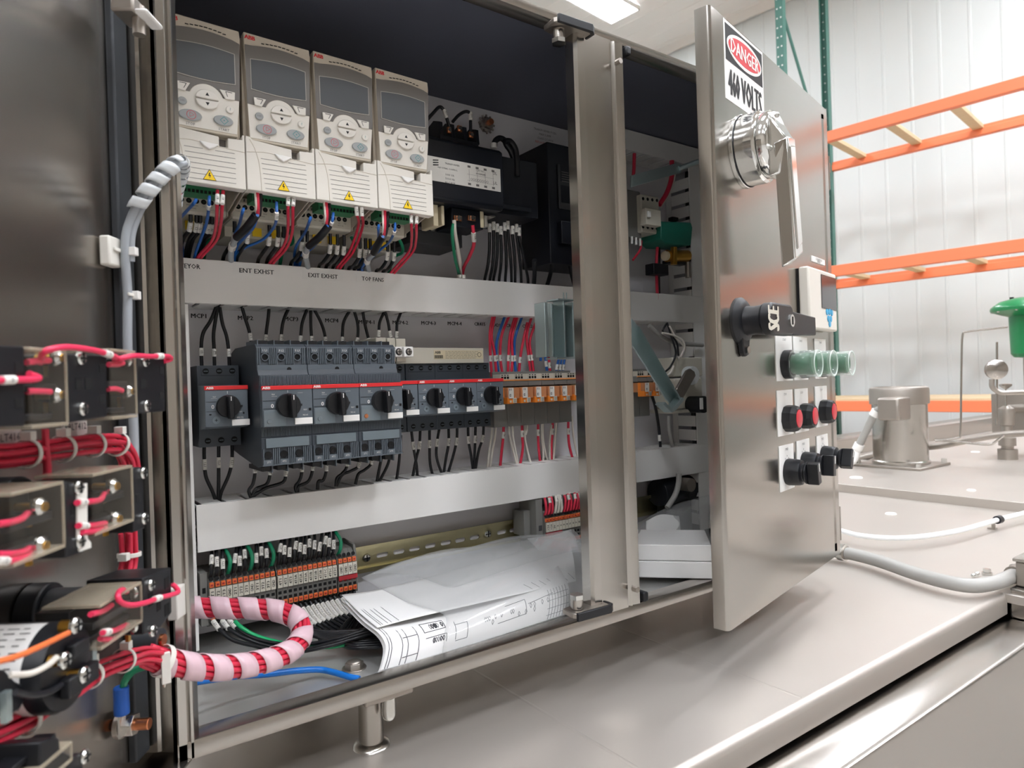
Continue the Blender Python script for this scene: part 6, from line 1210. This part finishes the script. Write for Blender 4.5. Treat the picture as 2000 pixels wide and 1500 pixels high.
# earth stud with blue lug
c_ = ld(236, 1416, .005)
t = T('earth_stud', 'copper-tipped earth stud with steel nut low on the left door', 'stud', (c_.x, 0, c_.z), LD)
MB().cyl((c_.x, 0, c_.z), (c_.x, -.026, c_.z), .0042, 'copper', n=16).build('stud', t, bevel=.0005)
MB().cyl((c_.x, -.007, c_.z), (c_.x, -.016, c_.z), .0082, 'steel', n=6).cyl((c_.x, -.003, c_.z), (c_.x, -.007, c_.z), .0095, 'steel_dull', n=18).build('nut', t, bevel=.0004)
p = ld(240, 1368, .012); t = T('cable_lug', 'blue insulated ring lug above the earth stud', 'cable lug', p, LD)
MB().cyl((p.x, -.011, p.z-.010), (p.x, -.011, p.z+.010), .0052, 'lug_blue', n=18).build('sleeve', t, bevel=.0008)
MB().box(p.x-.004, p.x+.004, -.0115, -.0100, p.z-.026, p.z-.0101, 'screw').build('tongue', t)
lw([(240, 1350), (244, 1330), (258, 1312), (280, 1303), (300, 1300)], [.012, .014, .020, .028, .034], .0026, 'wire_green', 'green earth wire curving from the blue lug to the spiral-wrapped bundle', None)
# ------------------------------------------------------------------ pink spiral-wrapped bundle looping out of the cabinet
SW = [(352, 1192, .700), (372, 1186, .690), (420, 1187, .680), (470, 1188, .670), (520, 1190, .660), (560, 1198, .648), (586, 1216, .634), (588, 1246, .620), (565, 1272, .606), (525, 1289, .594), (480, 1299, .584), (430, 1304, .574), (380, 1302, .566), (340, 1296, .560), (308, 1288, .556), (285, 1280, .556)]
SP = [G.px(*p) for p in SW]
t = T('spiral_wrapped_bundle', 'red wire bundle in pale pink spiral wrap looping out of the cabinet', 'wire bundle', SP[7])
S = spline(SP, 6); F_ = frames(S)
for k in range(11):
    a = 2*PI*k/10; rr = .0068 if k < 10 else 0
    MB().tube([p+(u*math.cos(a+i*.03)+w*math.sin(a+i*.03))*rr for i, (p, (tt, u, w)) in enumerate(zip(S, F_))], .0021, 'wire_red', 8, sp=0).build('wire', t, smooth=60)
MB().helix(SP[:-1], .0098, .0250, .0172, 'wrap_film', sp=8, steps=30, ph=1.0).build('spiral_wrap', t, solid=.0007, smooth=60)
p, d = mid(SP, .955); MB().lathe(p-d*.0022, d, [(.0108, 0), (.0116, 0), (.0116, .0044), (.0108, .0044), (.0108, 0)], 'tie_white', 28).box(p.x-.003, p.x+.003, p.y-.0145, p.y-.011, p.z-.012, p.z+.010, 'tie_white').build('cable_tie', t, bevel=.0004)
# ================================================================== wires of the breakers, relays and terminals
def row(L, Y, r, m, labf, group, sl=None, marks=None, ln=.009, **k):
    for i, l in enumerate(L):
        gw(l, Y, r, m, labf(i), group, sleeves=(sl,) if sl is not None else (), mark=(marks[i % len(marks)] if marks else None), sl=ln, **k)
W3 = ['left', 'middle', 'right']
R0 = .0020
row([[(426, 590), (412, 625), (397, 650), (393, 678), (394, 714)], [(427, 590), (420, 630), (417, 655), (418, 680), (419, 714)], [(428, 590), (434, 630), (442, 655), (446, 680), (448, 714)]], .836, R0, 'wire_black', lambda i: f'{W3[i]} of three black wires fanning from the duct into the top of the MCP1 breaker', 'supply wires of the MCP1 breaker', .80, ['L1', 'L2', 'L3'])
for nm, Ls in (('MCP2', [[(471, 594), (479, 622), (487, 648), (492, 676)], [(526, 594), (524, 620), (520, 650), (518, 680)], [(567, 596), (555, 622), (550, 648), (549, 680)]]),
               ('MCP3', [[(602, 598), (591, 628), (588, 650), (586, 682)], [(607, 598), (607, 630), (608, 652), (610, 682)], [(611, 600), (626, 628), (634, 652), (638, 684)]]),
               ('MCP4', [[(686, 602), (672, 627), (669, 650), (668, 684)], [(690, 602), (698, 630), (699, 655), (694, 684)], [(708, 604), (712, 630), (718, 655), (726, 684)]]),
               ('MCP4-1', [[(751, 608), (742, 628), (740, 645), (739, 668)], [(752, 608), (758, 630), (761, 648), (766, 668)], [(783, 610), (776, 630), (775, 648), (775, 670)]])):
    row(Ls, .836 if nm != 'MCP4-1' else .826, R0, 'wire_black', lambda i: f'{W3[i]} black supply wire entering from above near the {nm} label', f'supply wires near {nm}', .78 if nm != 'MCP4-1' else .74, ['L1', 'L2', 'L3'])
row([[(399, 860), (399, 895), (402, 930), (415, 960), (424, 985)], [(427, 858), (427, 900), (427, 940), (426, 984)], [(453, 856), (453, 900), (446, 930), (432, 962), (428, 985)]], .836, R0, 'wire_black', lambda i: f'{W3[i]} of three black wires leaving the bottom of the MCP1 breaker', 'output wires of the MCP1 breaker', .36, ['1T1', '1T2', '1T3'], .012)
OW = [[(497, 896), (498, 922), (494, 945), (486, 958), (490, 972)], [(528, 898), (527, 928), (520, 946), (500, 955), (492, 970)], [(558, 895), (558, 925), (552, 942), (520, 953), (495, 968)],
      [(590, 896), (589, 925), (584, 940), (577, 950), (580, 964)], [(612, 890), (610, 920), (602, 940), (583, 950), (581, 962)], [(637, 895), (637, 920), (631, 938), (622, 940), (620, 956)],
      [(679, 885), (677, 912), (668, 925), (658, 934), (656, 950)], [(701, 885), (700, 910), (685, 920), (668, 928), (657, 948)], [(727, 880), (725, 905), (712, 918), (700, 926), (694, 946)]]
row(OW, .815, R0, 'wire_black', lambda i: f'{W3[i%3]} black output wire under the {["first","second","third"][i//3]} tall breaker, bending into the lower duct', 'output wires of the tall breakers', .26, ['2T1', '2T2', '2T3'], .009)
row([[(748, 880), (743, 905), (736, 940)], [(764, 880), (757, 908), (741, 940)], [(783, 850), (781, 880), (779, 905), (774, 940)]], .826, R0, 'wire_black', lambda i: f'{W3[i]} of three straight black wires right under the third tall breaker', 'output wires beside the third tall breaker')
row([[(803, 836), (807, 870), (813, 905), (816, 936)], [(821, 835), (819, 870), (813, 895), (805, 936)], [(839, 833), (839, 870), (840, 905), (846, 932)]], .836, R0, 'wire_black', lambda i: f'{W3[i]} black output wire under the first fully visible small breaker of the right row', 'output wires of the MCP4-2 breaker', .34, ['4T1', '4T2', '4T3'], .011)
row([[(859, 831), (853, 868), (853, 895), (864, 928)], [(876, 830), (876, 865), (871, 895), (866, 928)], [(893, 828), (892, 860), (885, 890), (874, 928)]], .836, R0, 'wire_black', lambda i: f'{W3[i]} black output wire under the middle small breaker of the right row', 'output wires of the MCP4-3 breaker', .34, ['4T1', '4T2', '4T3'], .011)
row([[(914, 827), (915, 860), (920, 890), (924, 920)], [(929, 826), (928, 860), (927, 890), (926, 920)], [(945, 824), (943, 855), (935, 880), (928, 920)]], .836, R0, 'wire_black', lambda i: f'{W3[i]} black output wire under the last small breaker of the right row', 'output wires of the MCP4-4 breaker', .34, ['4T1', '4T2', '4T3'], .011)
RW = [('w', [(962, 818), (960, 850), (956, 880), (952, 915)]), ('w', [(969, 818), (967, 850), (962, 880), (957, 915)]), ('r', [(984, 815), (983, 850), (980, 880), (977, 912)]), ('w', [(994, 818), (995, 845), (1000, 870), (1010, 910)]), ('w', [(1001, 818), (1002, 850), (1006, 875), (1013, 910)]),
      ('r', [(1019, 813), (1020, 850), (1021, 875), (1016, 908)]), ('w', [(1026, 816), (1025, 850), (1029, 875), (1037, 905)]), ('w', [(1031, 816), (1030, 835), (1027, 850)]), ('r', [(1051, 812), (1051, 850), (1052, 875), (1055, 903)]), ('w', [(1059, 814), (1058, 850), (1061, 878), (1061, 902)]), ('w', [(1062, 814), (1060, 845), (1064, 878), (1071, 902)]),
      ('r', [(1080, 811), (1079, 845), (1077, 870), (1077, 900)]), ('w', [(1088, 812), (1085, 850), (1081, 898)]), ('w', [(1077, 830), (1074, 860), (1074, 898)]), ('r', [(1110, 810), (1110, 845), (1112, 870), (1119, 898)]), ('w', [(1117, 812), (1120, 850), (1129, 898)])]
ni = {'r': 0, 'w': 0}
ORD = ['first', 'second', 'third', 'fourth', 'fifth', 'sixth', 'seventh', 'eighth', 'ninth', 'tenth', 'eleventh', 'twelfth', 'thirteenth', 'fourteenth']
for c_, L in RW:
    k = ni[c_]; ni[c_] += 1
    gw(L, .836, .0021 if c_ == 'r' else .0017, 'wire_red' if c_ == 'r' else 'wire_white', f'{"red" if c_ == "r" else "off-white"} wire hanging below the orange relays, {ORD[k]} {"red" if c_ == "r" else "white"} one from the breakers', 'red and white wires below the relays', sleeves=(.36,) if c_ == 'r' else (), mark='42', sl=.010)
TW = [('r', [(962, 618), (957, 650), (958, 700), (961, 736)]), ('r', [(966, 618), (960, 655), (966, 690), (970, 736)]), ('b', [(986, 618), (973, 655), (969, 685), (974, 736)]), ('r', [(994, 618), (980, 655), (977, 695), (982, 736)]), ('r', [(1006, 618), (996, 655), (993, 700), (992, 736)]),
      ('r', [(1010, 620), (1000, 660), (1001, 700), (998, 736)]), ('b', [(1019, 620), (1006, 660), (1005, 695), (1008, 736)]), ('r', [(1030, 630), (1022, 665), (1016, 700), (1013, 736)]), ('r', [(1038, 620), (1029, 655), (1033, 700), (1037, 734)]), ('r', [(1050, 620), (1035, 665), (1039, 700), (1043, 734)]),
      ('b', [(1064, 624), (1056, 660), (1056, 705)]), ('b', [(1062, 660), (1065, 695), (1069, 732)]), ('r', [(1068, 670), (1072, 700), (1075, 732)]), ('b', [(1096, 690), (1090, 706), (1086, 730)]), ('b', [(1101, 690), (1096, 706), (1093, 730)]), ('b', [(1106, 690), (1102, 706), (1099, 730)])]
ni = {'r': 0, 'b': 0}
for c_, L in TW:
    k = ni[c_]; ni[c_] += 1
    gw(L, .830, .0021, 'wire_red' if c_ == 'r' else 'wire_blue', f'{"red" if c_ == "r" else "blue"} wire above the orange relays, {ORD[k]} {"red" if c_ == "r" else "blue"} one from the breakers', 'red and blue wires above the relays', sleeves=(.70,), mark='41', sl=.009)
# ------------------------------------------------------------------ wires below the drives
DW = [dict(r=[(425, 372), (424, 400), (422, 440), (414, 470), (388, 500), (376, 522)], bl=[(383, 390), (378, 398), (362, 415), (350, 432), (352, 460), (362, 520)], br=[(409, 384), (408, 402), (404, 432), (394, 462), (382, 495), (376, 522)]),
      dict(r=[(563, 376), (562.5, 405), (562, 452), (553, 482), (528, 512), (517, 533)], bl=[(476, 408), (473, 416), (468, 436), (457, 462), (448, 489), (450, 528)], br=[(540, 395), (540, 425), (534, 445), (513, 468), (478, 484), (458, 500), (452, 528)], c=[(500, 420), (482, 444), (462, 464), (453, 484), (451, 503), (453, 528)], rw=[(502, 372), (503, 400), (503, 420)], bm=[(503, 420), (494, 445), (476, 465), (461, 486), (456, 528)]),
      dict(r=[(695, 396), (697, 418), (700, 440), (684, 488), (660, 520), (650, 543)], bl=[(607, 425), (604, 433), (595, 455), (580, 478), (575, 500), (577, 538)], br=[(651, 416), (648, 435), (635, 455), (608, 486), (583, 504), (579, 538)], c=[(642, 441), (625, 462), (603, 481), (597, 496), (600, 516), (606, 540)], rw=[(636, 390), (638, 420), (637, 441)], bm=[(640, 441), (622, 470), (600, 486), (588, 504), (583, 538)]),
      dict(r=[(803, 412), (803.5, 440), (804, 468), (798, 492), (764, 532), (750, 555)], bl=[(740, 440), (739, 448), (738, 468), (722, 490), (702, 516), (698, 548)], br=[(772, 436), (770, 453), (759, 474), (738, 492), (712, 520), (702, 548)], c=[(749, 460), (740, 474), (730, 494), (718, 508), (719, 522), (726, 548)], rw=[(751, 408), (751, 440), (749, 462)], bm=[(748, 462), (738, 482), (722, 500), (708, 522), (704, 548)])]
def yy_(n, a=.7045, b=.835): return [a if i == 0 else a-.002 if i == 1 else a+(b-a)*((i-1)/(n-2))**.8 for i in range(n)]
for k in range(4):
    X, Z = .1176+.0705*k, .2524; dn = ['first', 'second', 'third', 'fourth'][k]; D = DW[k]
    def V(x, z, Y): return (X+x, Y, Z+z)
    def dw(L, r, m, lab, grp, dx=0, sl=(), mk=None, ln=.01, a=.7045, Ys=None, **kw): L = [(x+dx*(1-.55*i/(len(L)-1)), y+dx*.12) for i, (x, y) in enumerate(L)]; return gw(L, Ys or yy_(len(L), a), r, m, lab, grp, sleeves=sl, mark=mk, sl=ln, **kw)
    for j in range(2): dw(D['r'], .0017, 'wire_red', f'{["left","right"][j]} red control wire of the pair at the right side under the {dn} drive', 'red wires under the drives', dx=11*j, sl=(.07,), mk='R1')
    dw(D['bl'], .0016, 'wire_blue', f'left blue wire under the {dn} drive', 'blue wires under the drives')
    dw(D['br'], .0016, 'wire_blue', f'right blue wire under the {dn} drive', 'blue wires under the drives', sl=(.10,), mk='B2', ln=.008)
    if k:
        dw(D['rw'], .0022, 'wire_red', f'red core of the grey cable entering the {dn} drive', 'cable cores under the drives', Ys=[.7045, .7025, .710])
        dw(D['rw'], .0012, 'wire_white', f'thin white core of the grey cable entering the {dn} drive', 'cable cores under the drives', dx=-4, Ys=[.7040, .7015, .710])
        dw(D['rw'], .0020, 'wire_black', f'black core of the grey cable entering the {dn} drive', 'cable cores under the drives', dx=7, Ys=[.7055, .7045, .712])
        cY = [.708, .722, .745, .775, .80, .838]
        w = dw(D['c'], .0032, 'grey_cable', f'grey cable with black heat-shrink end below the {dn} drive', 'grey control cables under the drives', Ys=cY, sl=(.50,), mk='C12', ln=.013, name='cable', cat='cable')
        MB().tube([g(x, y, Y_-.0008) for (x, y), Y_ in zip(D['c'][:3], cY[:3])], .0043, 'black', 10).build('heat_shrink', w, smooth=60)
        dw(D['bm'], .0018, 'wire_blue', f'middle blue wire beside the grey cable under the {dn} drive', 'blue wires under the drives', Ys=[.706, .73, .765, .80, .838][:len(D['bm'])])
    else:
        gw([(352, 374), (350, 392), (345, 405)], .702, .0021, 'wire_red', 'red wire at the left edge under the first drive', 'cable cores under the drives')
    for j, px_ in enumerate([(372, 384, 391, 407, 414), (458, 484, 526, 543, 554), (590, 600, 645, 659, 672), (703, 714, 723, 757, 770)][k]):
        y_ = [0, 418, 440, 458, 472][k+1]+(px_-[372, 458, 590, 703][k])*.11; ye = 501+(px_-347)*.085
        gw([(px_, y_-8), (px_, y_+14), (px_-3, y_+32), (px_-14, y_+48), (px_-22, max(ye-6, y_+52)), (px_-24, ye+24)], [.772, .776, .785, .80, .825, .838], .0021, 'wire_black', f'black power wire behind the terminals of the {dn} drive, wire {j+1} from the left', 'black power wires under the drives', sleeves=(.20,), mark=['L1', 'L2', 'U', 'V', 'W'][j], sl=.012)
    q_ = (418+20*k, 460+9*k) if k == 0 else [(0, 0), (568, 470), (690, 484), (783, 488)][k]
    gw([(q_[0]-4, q_[1]-22), (q_[0]+3, q_[1]-6), (q_[0]+2, q_[1]+6), (q_[0]-14, q_[1]+16), (q_[0]-26, 540)], [.79, .79, .80, .815, .838], .0021, 'wire_green', f'green earth wire behind the {dn} drive', 'green earth wires under the drives')
# ------------------------------------------------------------------ terminal block wiring, top side
green_at = {3, 7, 11, 24}
up = {0: (413, 1075), 1: (420, 1075), 2: (433, 1072), 4: (466, 1066), 5: (467, 1064), 6: (472, 1063), 8: (500, 1062), 9: (507, 1058), 10: (516, 1056), 12: (552, 1050), 13: (556, 1048), 14: (567, 1048), 15: (582, 1046), 16: (590, 1044), 17: (596, 1042), 18: (602, 1040), 19: (614, 1040), 20: (632, 1038), 21: (640, 1036), 22: (642, 1036), 23: (650, 1036), 3: (436, 1070), 7: (481, 1062), 11: (520, 1056), 24: (676, 1030)}
for k in range(25):
    x = TBX[k]+PW/2; a = g(up[k][0], up[k][1], .83); gr = k in green_at
    p = Vector((x, .808, zt0-.001)); h = -.1745-zt0; ax_ = a.x
    L = [p, Vector((x, .8025, zt0+h*.22)), Vector((x+(ax_-x)*.12, .8040, zt0+h*.52)), Vector((x+(ax_-x)*.45, .8120, zt0+h*.84)), Vector((x+(ax_-x)*.8, .8250, zt0+h*1.12)), Vector((ax_, .835, zt0+h*1.7))]
    if gr: L = [p, Vector((x+.0012, .8020, zt0+h*.26)), Vector((x+.0022, .8030, zt0+h*.58)), Vector((x+.0005, .8120, zt0+h*.88)), Vector((x-.002, .8250, zt0+h*1.14)), Vector((x-.004, .835, zt0+h*1.7))]
    wire(list(reversed(L)), .0022 if gr else .0019, 'wire_green' if gr else 'wire_black', f'{"green earth" if gr else "black"} wire entering terminal block {names[k] if not gr else "GND beside "+names[k-1]} from above', 'wires on top of the numbered terminals', sleeves=() if gr else (.70+.05*((k*7) % 3-1),), mark=names[k], sl_len=.011)
# bottom side with long white markers and black tails sweeping right
for k in list(range(12, 28)):
    x = TBX[k]+PW/2; p = Vector((x, .806, zt0-.0490)); j = k-12
    e = Vector((.352+.004*(j % 4)-.0008*j, .735-.006*(j % 3), -.262-.0022*((15-j) % 5)))
    L = [p, Vector((x+.004, .799, p.z-.010)), Vector((x+.012, .790, p.z-.022)), Vector((x+.030+.002*(15-j)*.5, .775, p.z-.042+.0006*j)), Vector((.5*(x+e.x)+.020, .755, -.262+.001*(j % 5))), e+Vector((.02, -.01, 0)), e+Vector((.06, -.02, -.003))]
    w = wire(L, .0019, 'wire_black', f'black wire with long white marker leaving terminal {names[k] if k < 24 else names[23]+" side GND number "+str(k-23)} downwards', 'wires below the numbered terminals')
    q0_, d0 = mid(L, .035); q1_, d1 = mid(L, .165)
    mb = MB().tube([mid(L, f)[0] for f in (.03, .07, .11, .15)], .0026, 'sleeve_white', 10)
    for f in (.05, .08, .11): q, d = mid(L, f); side = d.cross(Vector((0, -1, 0))).normalized(); nn_ = side.cross(d); nn_ = nn_ if nn_.y < 0 else -nn_; q = q+nn_*.00265; mb.text(names[k] if k < 24 else 'GND', q.x, q.y, q.z, .0016, 'ink', ux=d, uz=nn_.cross(d), lift=.0001)
    mb.build('marker_sleeve', w, smooth=50)
# loose tails on the cabinet floor
for j, L in enumerate([[(418, 1215, .78), (428, 1228, .77), (455, 1250, .755), (500, 1262, .74), (560, 1275, .72), (640, 1262, .70), (730, 1236, .69)], [(436, 1214, .78), (446, 1226, .77), (475, 1245, .755), (525, 1262, .74), (590, 1268, .72), (660, 1252, .70), (735, 1228, .69)], [(449, 1213, .78), (462, 1226, .77), (490, 1244, .755), (535, 1256, .74), (600, 1258, .72), (670, 1244, .70), (735, 1222, .69)]]):
    P_l = [g(*p) for p in L]; P_l = [Vector((p.x, p.y, max(p.z, -.2862))) for p in P_l]
    w = wire(P_l, .0021, 'wire_black', f'loose black wire with white tip curving over the cabinet floor, {["lowest","middle","topmost"][j]} of three', 'loose wires on the cabinet floor', sleeves=(.03,), mark='1T', sl_len=.014)
wire([Vector((p.x, p.y, max(p.z, -.286))) for p in [g(*p) for p in [(459, 1214, .775), (472, 1226, .765), (500, 1242, .755), (545, 1255, .74), (600, 1263, .72), (656, 1262, .705), (700, 1252, .70)]]], .0023, 'wire_bright_green', 'bright green wire curving over the cabinet floor behind the pink bundle', None)
for j in range(9):
    y = 1225+j*5.4; L = [(560+j*9, 1216+j*4.5, .765-.004*j), (620+j*6, 1232+j*3.6, .745-.004*j), (690, 1232+j*4.2, .725-.005*j), (760, 1222+j*5, .71-.005*j)]
    P_l = [g(*p) for p in L]; P_l = [Vector((p.x, p.y, max(p.z, -.2862+.0036*(j % 2)))) for p in P_l]
    wire(P_l, .0021, 'wire_black', f'black wire in the tangle between terminal blocks and rolled drawings, layer {["one","two","three","four","five","six","seven","eight","nine"][j]} from the back', 'tangled black wires on the floor', cat='wire')
BP = [g(*p) for p in [(352, 1338, .640), (372, 1334, .645), (410, 1328, .652), (460, 1321, .66), (520, 1317, .664), (580, 1310, .668), (625, 1308, .668), (655, 1314, .655), (682, 1322, .640), (702, 1326, .632)]]
t = T('blue_tube', 'glossy blue air tube lying across the front of the cabinet floor', 'tube', BP[5]); MB().tube([Vector((p.x, p.y, max(p.z, -.2855))) for p in BP], .0030, 'blue_tube', 12).build('tubing', t, smooth=60)
wire([g(*p) for p in [(350, 1316, .640), (368, 1318, .645), (384, 1316, .652), (394, 1322, .655), (388, 1331, .652), (370, 1334, .648), (352, 1334, .645)]], .0026, 'wire_green', 'green wire loop beside the blue tube at the cabinet opening', None)
# ------------------------------------------------------------------ control terminal wires beside the post
random.seed(21)
for k in range(15):
    x = x0+.0062*k+.003; wh = k in (3, 4, 5); m = 'wire_white' if wh else 'wire_red'
    L = [Vector((x, .806, ztr-.001)), Vector((x+.001, .803, ztr+.008)), Vector((x+.006*random.uniform(.2, 1), .806, ztr+.022)), Vector((x+.010*random.uniform(.4, 1.2), .822, ztr+.040)), Vector((x+.012, .838, ztr+.070))]
    wire(list(reversed(L)), .0021, m, f'{"white" if wh else "red"} wire entering control terminal {ORD[k] if k < 14 else "fifteenth"} beside the post from above', 'wires of the control terminals beside the post', sleeves=(.62,) if k % 2 == 0 else (.72,), mark='24', sl_len=.008)
for o in list(bpy.data.objects):
    if '_org' in o: del o['_org']
